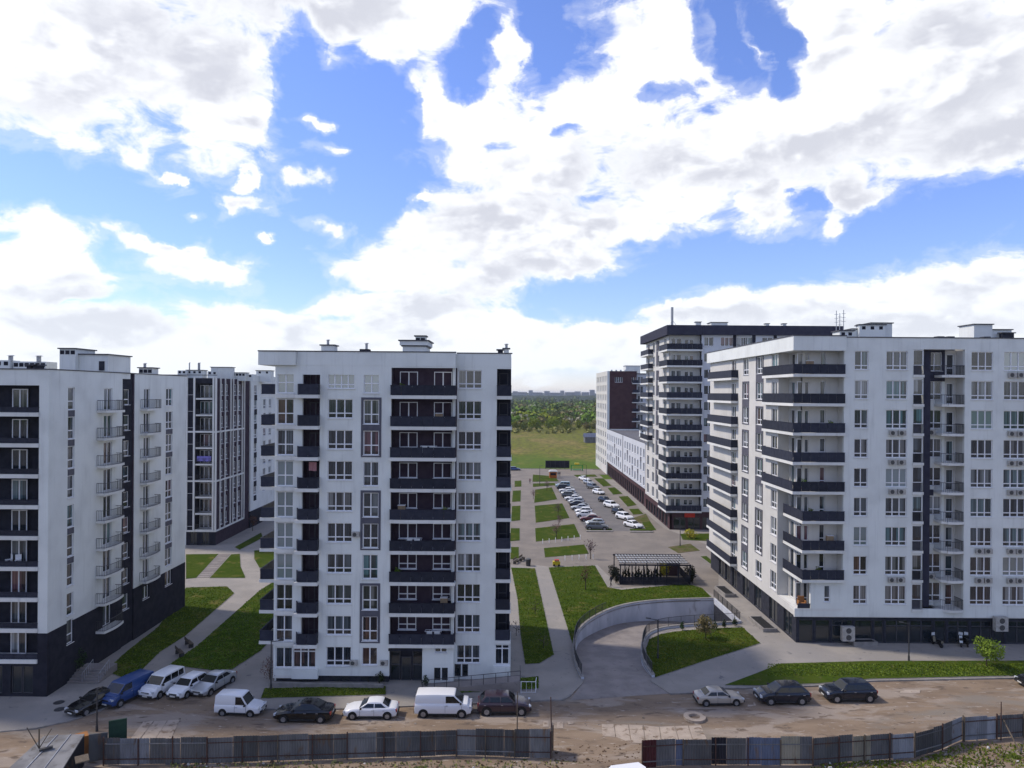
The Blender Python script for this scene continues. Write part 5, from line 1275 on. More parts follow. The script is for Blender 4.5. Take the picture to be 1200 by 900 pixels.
def car_meshes(kind):
    if kind in CARM: return CARM[kind]
    k = KINDS[kind]; L, W = k['L'], k['W']; hx = L/2; r = {}
    wx = (hx-.86, -hx+.80)
    # lower body, lofted
    st = [(hx, k['gc']+.16, k['nose']-.08, W/2*.72), (hx-.10, k['gc']+.04, k['nose'], W/2*.86), (hx-.42, k['gc'], k['nose']+.45*(k['hood']-k['nose']), W/2*.97), ((hx+k['a'])/2, k['gc'], k['hood']-.03, W/2), (k['a'], k['gc'], k['belt'], W/2),
          (0, k['gc'], k['belt'], W/2), (k['d'], k['gc'], k['deck'], W/2)]
    if hx+k['d'] > .5: st.append((-hx+.28, k['gc'], k['deck']-.03, W/2*.96))
    st += [(-hx+.07, k['gc']+.04, k['tail'], W/2*.90), (-hx, k['gc']+.16, k['tail']-.10, W/2*.82)]
    V, Fs = [], []; mcs = 10
    for x, zl, zh, w in st:
        h = zh-zl
        half = [(w*.90, zl), (w*.985, zl+.12*h), (w, zl+.45*h), (w*.985, zl+.78*h), (w*.90, zh)]
        V += [(x, y, z) for y, z in half] + [(x, -y, z) for y, z in reversed(half)]
    n = len(st)
    for i in range(n-1):
        for j in range(mcs): a = i*mcs+j; b = i*mcs+(j+1) % mcs; Fs.append((a, b, b+mcs, a+mcs))
    Fs += [tuple(reversed(range(mcs))), tuple((n-1)*mcs+j for j in range(mcs))]
    body = MB().pts(V, Fs)
    # cabin
    wb, wr_ = W/2*.90, W/2*(.70 if kind in ('saloon','hatchback','suv') else .84)
    ro = k['roof']; bz = k['belt']-.03
    m1 = (k['b']+k['c'])/2
    prof = [(k['a'], bz), (k['b'], ro-.05), (k['b']-.18, ro-.01), (m1, ro+.015), (k['c']+.15, ro-.015), (k['c'], ro-.06), (k['d'], k['deck']-.03)]
    def wy(z): return wb+(wr_-wb)*(z-bz)/(ro-bz)
    V = [(x, wy(z), z) for x, z in prof] + [(x, -wy(z), z) for x, z in prof]; q = len(prof)
    body.pts(V, [(i, i+1, i+1+q, i+q) for i in range(q-1)] + [tuple(reversed(range(q))), tuple(range(q, 2*q)), (q-1, 0, q, 2*q-1)])
    me = body.mesh('body', None)
    bm = bmesh.new(); bm.from_mesh(me); bmesh.ops.recalc_face_normals(bm, faces=bm.faces)
    es = [e for e in bm.edges if len(e.link_faces) == 2 and e.calc_face_angle(0) > R(22)]
    bmesh.ops.bevel(bm, geom=es, offset=.045, segments=2, profile=.6, affect='EDGES', clamp_overlap=True)
    bm.to_mesh(me); bm.free(); me.polygons.foreach_set('use_smooth', [True]*len(me.polygons))
    r['body'] = me
    # glass, a few millimetres proud
    def quadplate(P, e=.012, nm='g', mat='carglass'):
        P = [Vector(p) for p in P]; nrm = (P[1]-P[0]).cross(P[2]-P[0]).normalized()
        c = sum(P, Vector())/len(P)
        if nrm.dot(c-Vector((c.x*.2, 0, .9))) < 0: nrm = -nrm
        m = MB(); a = [p+nrm*e for p in P]; b = [p-nrm*.03 for p in P]; n_ = len(P)
        fs = [tuple(range(n_)), tuple(reversed(range(n_, 2*n_)))] + [(i, i+n_, (i+1) % n_+n_, (i+1) % n_) for i in range(n_)]
        m.pts(a+b, fs); return m.mesh(nm, M[mat])
    lerp = lambda a, b, t: a+(b-a)*t
    ys = lambda z, f=.93: wy(z)*f
    zA, zB = lerp(bz, ro-.05, .10), lerp(bz, ro-.05, .93); xA, xB = lerp(k['a'], k['b'], .10), lerp(k['a'], k['b'], .93)
    r['windscreen'] = quadplate([(xA, ys(zA), zA), (xA, -ys(zA), zA), (xB, -ys(zB), zB), (xB, ys(zB), zB)], nm='windscreen')
    z2, z3 = lerp(k['deck'], ro-.06, .16), lerp(k['deck'], ro-.06, .90); x2, x3 = lerp(k['d'], k['c'], .16), lerp(k['d'], k['c'], .90)
    r['rear_window'] = quadplate([(x2, ys(z2), z2), (x2, -ys(z2), z2), (x3, -ys(z3), z3), (x3, ys(z3), z3)], nm='rear_window')
    zs0, zs1 = k['belt']+.05, ro-.13
    xf = lambda z: lerp(k['a'], k['b'], (z-bz)/(ro-.05-bz)); xr = lambda z: lerp(k['d'], k['c'], (z-bz)/(ro-.06-bz))
    ends = [None] + list(k['div']) + [None]
    wins = []
    for i in range(len(ends)-1):
        f0 = (xf(zs0)-.16, xf(zs1)-.14) if i == 0 else (ends[i]-.04, ends[i]-.04)
        if i == len(ends)-2:
            if kind in ('van', 'boxvan'): continue
            f1 = (xr(zs0)+.22, xr(zs1)+.16)
        else: f1 = (ends[i+1]+.04, ends[i+1]+.04)
        for sg in (1, -1): wins.append(quadplate([(f0[0], sg*wy(zs0), zs0), (f0[1], sg*wy(zs1), zs1), (f1[1], sg*wy(zs1), zs1), (f1[0], sg*wy(zs0), zs0)], nm='side_window'))
    r['side_window'] = wins
    w = MB().tube((0, -.11, 0), (0, .11, 0), k['wr'], n=20).mesh('wheel', M['tyre']); rim = MB()
    rim.tube((0, -.125, 0), (0, .125, 0), k['wr']*.60, n=14); r['wheel'] = w; r['rim'] = rim.mesh('rim', M['rim'])
    r['arch'] = MB().tube((0, -.02, 0), (0, .02, 0), k['wr']+.07, n=20).mesh('wheel_arch', M['arch'])
    r['wx'] = wx
    r['headlight'] = MB().box(-.16, .02, -.19, .19, -.07, .08).mesh('headlight', M['lamp']); r['tail_light'] = MB().box(-.02, .12, -.13, .13, -.12, .12).mesh('tail_light', M['tail'])
    r['bumper'] = MB().box(-.10, .05, -W/2*.80, W/2*.80, -.08, .10).mesh('bumper', M['trim']); r['plate'] = MB().box(-.01, .02, -.26, .26, -.055, .055).mesh('number_plate', M['plateno'])
    mir = MB().box(-.08, .06, -.10, .10, -.06, .07).mesh('mirror', M['trim']); r['mirror'] = mir
    r['grille'] = MB().box(-.04, .03, -.42, .42, -.07, .07).mesh('grille', M['trim'])
    r['handle'] = MB().box(-.09, .09, -.02, .02, -.018, .018).mesh('door_handle', M['rim'])
    r['sill'] = MB().box(wx[1]+.45, wx[0]-.45, -W/2*1.0, W/2*1.0, -.06, .08).mesh('side_skirt', M['trim'])
    r['gap'] = MB().box(-.008, .008, -.006, .006, -.3, .3).mesh('door_seam', M['arch'])
    CARM[kind] = r; return r
CARN = {'saloon': 'saloon_car', 'hatchback': 'hatchback_car', 'suv': 'suv', 'minivan': 'minivan', 'van': 'cargo_van', 'boxvan': 'box_van'}
CARC = {'saloon': 'car', 'hatchback': 'car', 'suv': 'car', 'minivan': 'minivan', 'van': 'van', 'boxvan': 'van'}
PROTO = {}
def car(kind, col, x, y, rz, label, group, z=0., s=1., full=True):
    key = (kind, col, full)
    if key in PROTO:
        o = copy_tree(PROTO[key])
    else:
        k = KINDS[kind]; r = car_meshes(kind); o = empty(CARN[kind], (0,0,0)); hx = k['L']/2; W = k['W']
        me = r['body'].copy(); me.materials.clear(); me.materials.append(PAINT[col]); put('body', me, o)
        put('windscreen', r['windscreen'], o); put('rear_window', r['rear_window'], o)
        for w in r['side_window']: put('side_window', w, o)
        for wx in r['wx']:
            for sg in (1, -1):
                put('wheel_arch', r['arch'], o, (wx, sg*(W/2-.008), k['wr']+.03))
                wh = put('wheel', r['wheel'], o, (wx, sg*(W/2-.085), k['wr'])); put('rim', r['rim'], wh)
        for sg in (1, -1):
            put('headlight', r['headlight'], o, (hx-.10, sg*W*.33, k['nose']-.05), (0, 0, -sg*.35)); put('tail_light', r['tail_light'], o, (-hx+.015, sg*W*.37, k['tail']-.16))
            if full:
                put('mirror', r['mirror'], o, (k['a']-.22, sg*(W/2+.05), k['belt']+.04))
                for xx in ((k['div'][0]+.14,) if kind in ('van','boxvan') else (k['div'][0]+.14, k['d']+.5)): put('door_handle', r['handle'], o, (xx, sg*(W/2-.0), k['belt']-.16))
                for xx in (k['div'][0], k['a']-.14): put('door_seam', r['gap'], o, (xx, sg*(W/2+.001), (k['belt']+k['gc'])/2+.02))
        put('bumper', r['bumper'], o, (hx-.03, 0, k['gc']+.17)); put('bumper', r['bumper'], o, (-hx+.05, 0, k['gc']+.17))
        put('number_plate', r['plate'], o, (hx+.02, 0, k['gc']+.20)); put('number_plate', r['plate'], o, (-hx-.01, 0, k['gc']+.42))
        if full: put('grille', r['grille'], o, (hx-.03, 0, k['nose']-.12)); put('side_skirt', r['sill'], o, (0, 0, k['gc']+.02))
        PROTO[key] = o
    o.location = (x, y, z); o.rotation_euler = (0, 0, R(rz)); o.scale = (s, s, s)
    o['label'] = label; o['category'] = CARC[kind]; o['group'] = group; return o
g1 = 'cars parked along the dirt road'; g2 = 'cars parked nose-in at the left end of the road'
def at(px, py, z=0): g = G(px, py, z); return g.x, g.y
def carp(kind, col, px, py, rz, label, group, z=0., s=1., full=True): x, y = at(px, py, z); return car(kind, col, x, y, rz, label, group, z, s, full)
carp('saloon','black',112,829,-115,'black saloon with sun glinting off its windscreen, beside the blue van', g2, .0)
o_blue = carp('van','blue',149,819,-109,'blue van parked between the black saloon and a white minivan', g2, .0, .96)
carp('minivan','white',190,811,-105,'white minivan with a tinted windscreen right of the blue van', g2)
carp('hatchback','white',221,811,-105,'white hatchback with dark roof glass between the white minivan and the silver saloon', g2)
carp('saloon','silver',250.5,807,-107,'silver saloon at the right end of the slanted row', g2)
carp('boxvan','white',282,835.5,-4,'small old white van with a raised box body and short bonnet', g1)
carp('saloon','black',357,842,180,'glossy black saloon between the small white van and a white saloon', g1, s=1.06)
carp('saloon','white',435,838.5,181,'white saloon facing left, in front of the middle block', g1)
carp('van','white',520,836,0,'large white panel van parked below the entrance of the middle block', g1)
carp('suv','plum',591,834,1,'dark plum estate SUV right behind the white panel van', g1)
carp('saloon','beige',842,823.5,3,'old beige saloon alone at the edge of the ramp apron', g1, s=.93)
carp('hatchback','navy',916,821.5,182,'dark navy hatchback below the grass strip, left of the dark SUV', g1, s=1.13)
carp('suv','navy',993.5,819,183,'dark navy SUV with a pale windscreen glint, right of the navy hatchback', g1, s=1.02)
carp('saloon','black',1222,804,182,'black car cut off by the right edge of the picture', g1)

# courtyard car park, left row (noses to the left) and right row
ordn = ['first','second','third','fourth','fifth','sixth','seventh','eighth','ninth','tenth','eleventh','twelfth','thirteenth','fourteenth']
Lrow = [('suv','grey'),('hatchback','silver'),('saloon','darkred'),('saloon','white'),('hatchback','white'),('saloon','silver'),('saloon','navy'),('hatchback','silver'),('saloon','white'),('suv','grey'),('hatchback','silver'),('saloon','white'),('suv','black'),('minivan','skyblue')]
A_, B_ = G(702, 621, .1), G(661, 571.5, .1)
for i, (kd, cl) in enumerate(Lrow):
    t = i/13.; p = A_.lerp(B_, t)
    car(kd, cl, p.x-.3+rnd.uniform(-.25,.25), p.y, 176+rnd.uniform(-3, 3) if i % 3 else -4+rnd.uniform(-2,2), '%s %s, %s from the near end of the left courtyard row' % ({'darkred':'dark red','skyblue':'pale blue'}.get(cl, cl), {'suv':'SUV','saloon':'saloon','hatchback':'hatchback','minivan':'minivan'}[kd], ordn[i]), 'cars in the left row of the courtyard car park', .11, full=False)
# second line of cars standing beyond it
for i, (kd, cl, px, py) in enumerate([('saloon','grey',712,621,),('hatchback','silver',702,608),('saloon','black',691.5,596),('saloon','white',682,585),('saloon','grey',672,574)]):
    x, y = at(px, py-1.5, .1)
    if i in (0,1,2,3,4): continue
    car(kd, cl, x+.6, y+1, 172, '%s %s, %s of the cars standing out beyond the left row' % (cl, kd, ordn[i-1]), 'cars standing out beyond the left row', .11, full=False)
Rrow = [('saloon','white',742,618,-36),('suv','white',732,609,-40),('hatchback','black',726,603,-38),('suv','white',716.5,595,-40),('hatchback','navy',709,588.5,-40),('hatchback','white',701.5,579,-42),('suv','grey',695,573,-42),('hatchback','silver',690,567.5,-42),('saloon','white',684.5,563,-42)]
for i, (kd, cl, px, py, rz) in enumerate(Rrow):
    carp(kd, cl, px, py, rz-22, '%s %s, %s from the near end of the right kerb row by the shops' % (cl, {'suv':'SUV'}.get(kd, kd), ordn[i]), 'cars along the right kerb of the courtyard car park', .11, full=False)
carp('hatchback','blue',603,551.5,5,'blue car far off on the estate road, just right of the middle block','cars on the far road',.02, full=False)
carp('saloon','silver',893,808,0,'x','x') if False else None

# ================================================================== STREET FURNITURE
def lamp(px, py, h, label, arm=1.0, face=0, z=.1, mat='steel', head=True):
    x, y = at(px, py, z); o = empty('street_lamp', (x, y, z)); tag(o, label, 'street lamp')
    put('pole', MB().tube((0,0,0), (0,0,h), .075, .05, n=8).tube((0,0,0), (0,0,.5), .11, .1, n=8).mesh('pole', M[mat]), o)
    a = R(face); dx, dy = math.cos(a)*arm, math.sin(a)*arm
    put('arm', MB().tube((0,0,h-.08), (dx,dy,h+.02), .04, n=6).mesh('arm', M[mat]), o)
    if head: put('lamp_head', MB().bar((dx*.75,dy*.75,h+.0), (dx*1.3,dy*1.3,h+.03), .24, .08).mesh('lamp_head', M[mat]), o)
    return o
lamp(317.5, 808, 4.6, 'dark street lamp with one short arm on the lawn before the middle block', .9, 0)
lamp(771, 772, 4.2, 'dark street lamp standing on the grass island inside the ramp bend', 1.0, 170)
lamp(1065, 774, 4.0, 'dark street lamp on the pavement before the right-hand shops', .8, 180)
lamp(113.5, 857, 3.6, 'pale round-headed lamp post in front of the black saloon', .3, 0, z=0)
lamp(687, 570, 6.5, 'courtyard lamp between the car rows, far end', .8, 180) 
lamp(632.5, 569, 6.0, 'thin lamp post at the far end of the courtyard path', .6, 0)
lamp(797, 640, 5.0, 'lamp post on the bed corner near the tall block', .6, 180)
def post(px, py, h, label, r=.07, lean=(0,0), z=0., mat='wood', cat='pole', name='wooden_pole', arms=False):
    x, y = at(px, py, z); m = MB().tube((0,0,0), (lean[0],lean[1],h), r, r*.8, n=8)
    if arms:
        for s_ in (-1, 1): m.tube((0,0,h*.6), (s_*.9,0,h*1.02 if s_ < 0 else h), .035, n=5)
    me = m.mesh(name, M[mat]); o = bpy.data.objects.new(name, me); COL.objects.link(o); o.location = (x, y, z); return tag(o, label, cat)
M['wood'] = surf('weathered_wood', (.13, .105, .08), (.08, .065, .05), 3., rough=.95, stretch=(4,4,.6), detail=8)
M['rust'] = surf('rusty_steel', (.085, .045, .035), (.055, .036, .032), 4., rough=.9, detail=8)
M['orangewood'] = surf('orange_board', (.30, .13, .04), (.22, .10, .04), 2., rough=.9)
post(45.5, 912, 3.6, 'bare forked wooden pole standing in front of the shed roof', .06, arms=True)
post(646.5, 886, 4.6, 'thin leaning post at the open end of the left fence', .05, lean=(-.1,0), mat='rust')
post(1173, 868, 3.2, 'thin rusty post rising above the right-hand fence', .05, mat='rust')
post(606, 862, 3.6, 'thin wooden post between the dark plum SUV and the fence', .05)

# ---------------------------------------------------------------- site fence of old sheets
SHEET = {'slate': (.112,.113,.120), 'steel': (.155,.158,.165), 'pale': (.25,.265,.30), 'rustred': (.075,.018,.022), 'blue': (.085,.105,.16), 'beige': (.21,.195,.155), 'dark': (.012,.013,.02), 'teal': (.09,.135,.15), 'lead': (.094,.097,.102)}
for k_, c_ in SHEET.items():
    M['sheet_'+k_] = surf('sheet_'+k_, c_, tuple(x*.72 for x in c_), 1.2, rough=.65, spec=.25, detail=8, vary=.32, stretch=(1,1,.35), extra=[((.12,.078,.05), 1.3, .56, .72)])
def corrugated(w, h):
    m = MB(); n = max(3, int(w/.19)); P = []
    for i in range(n):
        x0 = w*i/n; s_ = w/n
        P += [(x0, 0), (x0+s_*.30, 0), (x0+s_*.42, -.035), (x0+s_*.86, -.035)]
    P.append((w, 0)); k = len(P)
    V = [(x, y, 0) for x, y in P]+[(x, y, h) for x, y in P]+[(x, y+.012, 0) for x, y in P]+[(x, y+.012, h) for x, y in P]
    Fs = []
    for i in range(k-1): Fs += [(i, i+1, i+1+k, i+k), (i+2*k+1, i+2*k, i+3*k, i+3*k+1), (i+k, i+k+1, i+3*k+1, i+3*k)]
    Fs += [(0, k, 3*k, 2*k), (k-1, 3*k-1, 4*k-1, 2*k-1)]
    return m.pts(V, Fs)
def fence(line, hs, cols, label, seed=1, back_rails=True, postmat='rust'):
    """line: bottom points in metres (left to right); sheets of uneven width hung between them"""
    r = random.Random(seed); root = empty('site_fence', (line[0][0], line[0][1], 0)); tag(root, label, 'fence')
    ci = 0
    for (a, b_, ha, hb) in zip(line[:-1], line[1:], hs[:-1], hs[1:]):
        a = Vector((*a, 0)); b_ = Vector((*b_, 0)); L = (b_-a).length; d = (b_-a)/L; ang_ = math.atan2(d.y, d.x); u = 0
        while u < L-.05:
            w = min(r.choice((1.15, 1.15, 1.9, 2.2, 1.5)), L-u); 
            if L-u-w < .5: w = L-u
            c_ = cols[ci % len(cols)]; ci += 1; t = (u+w/2)/L; h = ha*(1-t)+hb*t+r.uniform(-.05, .05)
            p = a+d*u-root.location; me = corrugated(w-.01, h).mesh('fence_sheet', M['sheet_'+c_])
            o = put('fence_sheet', me, root, (p.x-d.y*r.uniform(-.02,.02), p.y+r.uniform(-.02,.02), r.uniform(.02,.12)), (r.uniform(-.02,.02), r.uniform(-.008,.008), ang_))
            u += w
        n = max(1, round(L/2.4))
        for i in range(n+1):
            p = a+d*(L*i/n)-root.location; put('post', MB().box(-.04, .04, -.14, -.06, 0, 2.05+r.uniform(-.05,.15)).mesh('post', M[postmat if r.random() < .6 else 'wood']), root, (p.x, p.y, 0), (0,0,ang_))
        for z_ in (.45, 1.6):
            m = MB().box(0, L, -.085, -.045, z_, z_+.07); put('rail', m.mesh('rail', M['sheet_steel' if r.random()<.4 else 'rust']), root, a-root.location, (0,0,ang_))
    return root
zb_ = 0.
def FP(*pts): return [at(*p) for p in pts]
fence(FP((122,897),(243,895.5),(407,890),(535,886),(603,888),(645,888.5)), [2.0,1.95,1.95,1.95,2.15,2.25],
      ['slate','pale','lead','slate','steel','slate','lead','slate','steel','slate','lead','steel','slate','lead','slate','slate','steel','slate','lead','slate','steel','teal','pale','rustred','pale','steel','blue','steel'],
      'long fence of mismatched grey metal sheets along the left half of the road', 3)
fence(FP((645,888.5),(646.5,880)), [2.2,2.2], ['slate'], 'single sheet closing the open end of the left fence', 5)
fence(FP((752,900),(800,897),(952,897),(1071,888),(1103,879),(1127,868)), [2.1,2.0,2.1,1.9,1.9,1.9],
      ['rustred','slate','blue','slate','dark','steel','blue','blue','beige','slate','lead','steel','beige','slate','pale','lead','slate','steel','pale','pale','blue'],
      'fence of patched blue and grey sheets along the right half of the road', 8)
fence(FP((1129,869),(1167,866),(1260,860)), [1.9,1.9,1.8], ['pale','pale','lead','slate','lead','slate'], 'right end of the site fence with two pale sheets beside the leaning beam', 9)
# leaning beam
x, y = at(1168, 860); x2, y2 = at(1196, 884)
o = MB().tube((x, y-.4, 1.9), (x2, y2, .05), .06, n=6).build('leaning_beam', M['wood']); tag(o, 'grey beam leaning from the fence top down to the grass', 'beam')

# ---------------------------------------------------------------- shed in the bottom left corner
def shed():
    z = 0; a = at(8, 930); 
    root = empty('site_shed', (*at(60, 905), 0)); tag(root, 'low shed with a pale sheet roof and an orange boarded end, bottom left corner', 'shed')
    q = [G(5, 905, 1.9), G(70, 906, 1.9), G(99, 860, 2.35), G(52, 862, 2.35)]
    q0, q1, q2, q3 = [Vector(v) for v in q]
    m = MB(); P = [q0, q1, q2, q3]; P2_ = [p-Vector((0,0,.1)) for p in P]
    m.pts(P+P2_, [(0,1,2,3),(7,6,5,4),(0,4,5,1),(1,5,6,2),(2,6,7,3),(3,7,4,0)]); m.build('roof', surf('weathered_sheet_roof', (.20,.20,.205), (.13,.13,.135), .9, rough=.8, detail=8, extra=[((.09,.08,.07), 1.8, .56, .7)]), root)
    for t in (.33, .66):
        a_, c_ = q0.lerp(q1, t), q3.lerp(q2, t); MB().bar(a_+Vector((0,0,.01)), c_+Vector((0,0,.01)), .06, .04).build('roof_seam', M['sheet_pale'], root)
    lo = [Vector((p.x, p.y, 0)) for p in P]
    for i, (k1, k2, mt) in enumerate(((0,1,'sheet_lead'),(1,2,'sheet_dark'),(3,0,'sheet_lead'),(2,3,'sheet_lead'))):
        m = MB(); A1_, B1_ = lo[k1], lo[k2]; m.pts([A1_, B1_, P2_[k2]-Vector((0,0,.01)), P2_[k1]-Vector((0,0,.01))], [(0,1,2,3)]); m.build('side_wall', M[mt], root)
    MB().bar(G(88, 892, 0), G(103, 888, 0), .9, 1.9).build('boarded_end', M['orangewood'], root)
    MB().bar(G(88, 892, 1.92), G(104, 888, 1.92), 1.1, .08).build('boarded_end_cap', M['wood'], root)
    MB().bar(G(46,880,2.2), G(62,876,2.25), .25, .12).build('roof_hatch', M['steel'], root)
shed()
o = MB().bar(G(127,891,0), G(148.5,887,0), .12, 3.0).build('green_board', surf('dark_green_board', (.01,.035,.025), (.015,.045,.03), 2., rough=.6)); tag(o, 'tall dark green board standing between the shed and the fence', 'board')
o = MB().bar(G(104,893,0), G(126,890,0), .1, 2.1).build('grey_gate', M['sheet_lead']); tag(o, 'grey sheet gate panel between the shed and the dark green board', 'gate')
# white roof corner at the bottom edge
root = empty('site_cabin', (*at(735, 930), 0)); tag(root, 'corner of a white flat-roofed cabin poking in at the bottom edge', 'cabin')
q = [G(700,915,2.4), G(752,912,2.4), G(757,899,2.4), G(748,893,2.4), G(716,897,2.4)]
MB().prism([(p.x, p.y) for p in q], 2.28, 2.4).build('roof', PAINT['white'], root); MB().prism([(735/1+(p.x-735) if False else p.x*.985+.15, p.y-.1) for p in q], 0, 2.279).build('wall', M['sheet_steel'], root)

# ---------------------------------------------------------------- rough ground and litter inside the fence
rg = P2([(-60,905),(243,898),(407,892),(535,888),(648,890),(752,902),(800,899),(952,899),(1071,890),(1103,881),(1127,871),(1260,862),(1330,860)], .02)
rg = [(-62, rg[0][1])] + rg + [(70, rg[-1][1]), (70, 22), (-62, 22)]
struct(MB().prism(rg, None, .012).build('waste_ground', M['rough'], None, off=(0,0,0)))
def rocks(n, reg, s0, s1, name, mat, seed, label_kind='stuff', zf=.02):
    r = random.Random(seed); m = MB()
    for _ in range(n):
        px, py = reg(r); g = G(px, py); s_ = r.uniform(s0, s1)*(1 if r.random() < .93 else 1.8); a = r.uniform(0, 6.28)
        P = []
        for k in range(6):
            t = a+k*math.pi/3; rr = s_*r.uniform(.6, 1.1); P.append((g.x+rr*math.cos(t), g.y+rr*math.sin(t)*r.uniform(.5,1), zf))
        tz = s_*r.uniform(.3, .9); P += [(g.x+(p[0]-g.x)*.6, g.y+(p[1]-g.y)*.6, zf+tz*r.uniform(.7,1)) for p in P]
        m.pts(P, [(k, (k+1) % 6, 6+(k+1) % 6, 6+k) for k in range(6)]+[tuple(range(6, 12))])
    o = m.build(name, M[mat]); o['kind'] = label_kind; return o
M['rubble'] = surf('broken_rubble', (.30,.26,.22), (.16,.13,.10), 2.5, rough=.95, detail=6)
M['litter'] = surf('pale_litter', (.55,.55,.54), (.38,.36,.34), 3., rough=.8)
M['clay'] = surf('clay_clods', (.15,.095,.06), (.08,.055,.035), 2.5, rough=1.)
def reg_right(r):
    px = r.uniform(950, 1260); y0 = 900 if px < 960 else (892 if px < 1071 else (892-(px-1071)*.35 if px < 1130 else 872)); return px, r.uniform(y0, 925)
def reg_left(r): px = r.uniform(200, 660); return px, r.uniform(893 if px < 535 else 892, 915)
rocks(260, reg_right, .04, .16, 'rubble', 'rubble', 1); rocks(34, reg_right, .08, .2, 'litter', 'litter', 2); rocks(170, reg_left, .03, .12, 'rubble', 'rubble', 3); rocks(16, reg_left, .08, .2, 'litter', 'litter', 4)
rocks(400, reg_right, .05, .2, 'clay_clods', 'clay', 5); rocks(260, reg_left, .05, .18, 'clay_clods', 'clay', 6)
rocks(1500, lambda r: (r.uniform(0, 1250), r.uniform(848, 868) if r.random() < .5 else r.uniform(822, 850)), .03, .09, 'gravel', 'rubble', 7, zf=-.01)
rocks(240, lambda r: (r.uniform(650, 750), r.uniform(872, 900)), .03, .12, 'clay_clods', 'clay', 8, zf=.0)
# ================================================================== PLANTS
def leafmat(name, c1, c2, scale=.9, trans=.25):
    m, nt, b = principled(name, c1, .75, .15)
    geo = nd(nt, 'ShaderNodeNewGeometry'); oi = nd(nt, 'ShaderNodeObjectInfo')
    n = nd(nt, 'ShaderNodeTexNoise', ins={'Vector': geo.outputs['Position'], 'Scale': scale, 'Detail': 3.}).outputs[0]
    c = mixc(nt, mrange(nt, n, .38, .62), (*c1, 1), (*c2, 1))
    hs = nd(nt, 'ShaderNodeHueSaturation', ins={'Value': mrange(nt, oi.outputs['Random'], 0, 1, .75, 1.3, False), 'Hue': mrange(nt, oi.outputs['Random'], 0, 1, .47, .53, False), 'Color': c})
    nt.links.new(hs.outputs[0], b.inputs['Base Color']); return m
LM = {'spring': leafmat('spring_leaves', (.13,.19,.012), (.19,.24,.025)), 'green': leafmat('green_leaves', (.085,.125,.012), (.135,.175,.020)), 'dark': leafmat('dark_leaves', (.016,.030,.011), (.026,.044,.014)), 'evergreen': leafmat('evergreen_wood', (.060,.085,.020), (.09,.11,.03)), 'thuja': leafmat('thuja_leaves', (.007,.012,.006), (.012,.018,.008)),
      'olive': leafmat('olive_leaves', (.17,.16,.05), (.22,.20,.08)), 'pale': leafmat('pale_blossom', (.42,.40,.28), (.28,.27,.18)), 'yellow': leafmat('yellow_leaves', (.38,.32,.03), (.26,.26,.03)),
      'russet': leafmat('russet_leaves', (.09,.05,.035), (.13,.07,.05)), 'pink': leafmat('pink_blossom', (.16,.09,.10), (.10,.06,.07)), 'bare': leafmat('bare_twigs', (.11,.085,.07), (.07,.055,.045))}
M['bark'] = surf('bark', (.07,.055,.042), (.045,.036,.028), 6., rough=1., stretch=(1,1,.3))
import numpy as np
def leaf_cloud(rs, clumps, n, size, flat=1.0):
    """leaf quads packed near the surface of several overlapping clumps; returns vertex array and face count"""
    out = []
    wts = np.array([c[3]**2 for c in clumps]); wts = wts/wts.sum()
    idx = rs.choice(len(clumps), n, p=wts); C = np.array([c[:3] for c in clumps])[idx]; Rr = np.array([c[3] for c in clumps])[idx]
    d = rs.normal(size=(n, 3)); d /= np.linalg.norm(d, axis=1)[:, None]
    rad = Rr*(1-.45*rs.random(n)**1.8)*(1+.12*rs.normal(size=n)); p = C+d*rad[:, None]*np.array([1, 1, flat])
    nn = d+rs.normal(size=(n, 3))*.7; nn /= np.linalg.norm(nn, axis=1)[:, None]
    t = np.cross(nn, rs.normal(size=(n, 3))); t /= np.linalg.norm(t, axis=1)[:, None]; b = np.cross(nn, t)
    s = size*(.6+.8*rs.random(n))[:, None]
    V = np.stack([p-t*s, p-b*s*.6, p+t*s, p+b*s*.6], axis=1)
    return V.reshape(-1, 3)
def quads_mesh(name, V, mat):
    n = len(V)//4; me = bpy.data.meshes.new(name); me.vertices.add(n*4); me.vertices.foreach_set('co', V.astype(np.float32).ravel()); me.loops.add(n*4); me.loops.foreach_set('vertex_index', np.arange(n*4, dtype=np.int32))
    me.polygons.add(n); me.polygons.foreach_set('loop_start', np.arange(n, dtype=np.int32)*4); me.update(calc_edges=True); me.materials.append(mat); return me
def crown_clumps(r, h0, h1, w, k=9, shape='round'):
    out = []
    for i in range(k):
        t = (i+.5)/k; a = r.uniform(0, 6.28)
        z = h0+(h1-h0)*(.15+.75*t); ww = w*(math.sin(math.pi*(.18+.72*t)) if shape == 'round' else (1-t*.8))
        q = r.uniform(.15, .75)*ww; out.append((q*math.cos(a), q*math.sin(a), z, ww*r.uniform(.42, .68)))
    return out
TREES = {}
def tree_meshes(key, h, w, leaf, n, size, seed, shape='round', h0=.3, k=9):
    if key in TREES: return TREES[key]
    r = random.Random(seed); rs = np.random.RandomState(seed); cl = crown_clumps(r, h*h0, h, w/2, k, shape)
    V = leaf_cloud(rs, cl, n, size)
    m = MB(); m.tube((0,0,0), (r.uniform(-.03,.03)*h, 0, h*.45), h*.022, h*.015, n=7)
    for c in cl[:6]: m.tube((0,0,h*r.uniform(.25,.42)), c[:3], h*.011, h*.004, n=5)
    m.tube((0,0,h*.4), (0,0,h*.8), h*.014, h*.005, n=5)
    TREES[key] = (quads_mesh('crown', V, LM[leaf]), m.mesh('trunk', M['bark'])); return TREES[key]
def tree(name, key, x, y, z, rz, s, label, cat, group=None, **kw):
    cr, tr = tree_meshes(key, **kw); o = empty(name, (x, y, z), rz); o.scale = (s, s, s)
    put('trunk', tr, o); put('crown', cr, o); tag(o, label, cat, group); return o
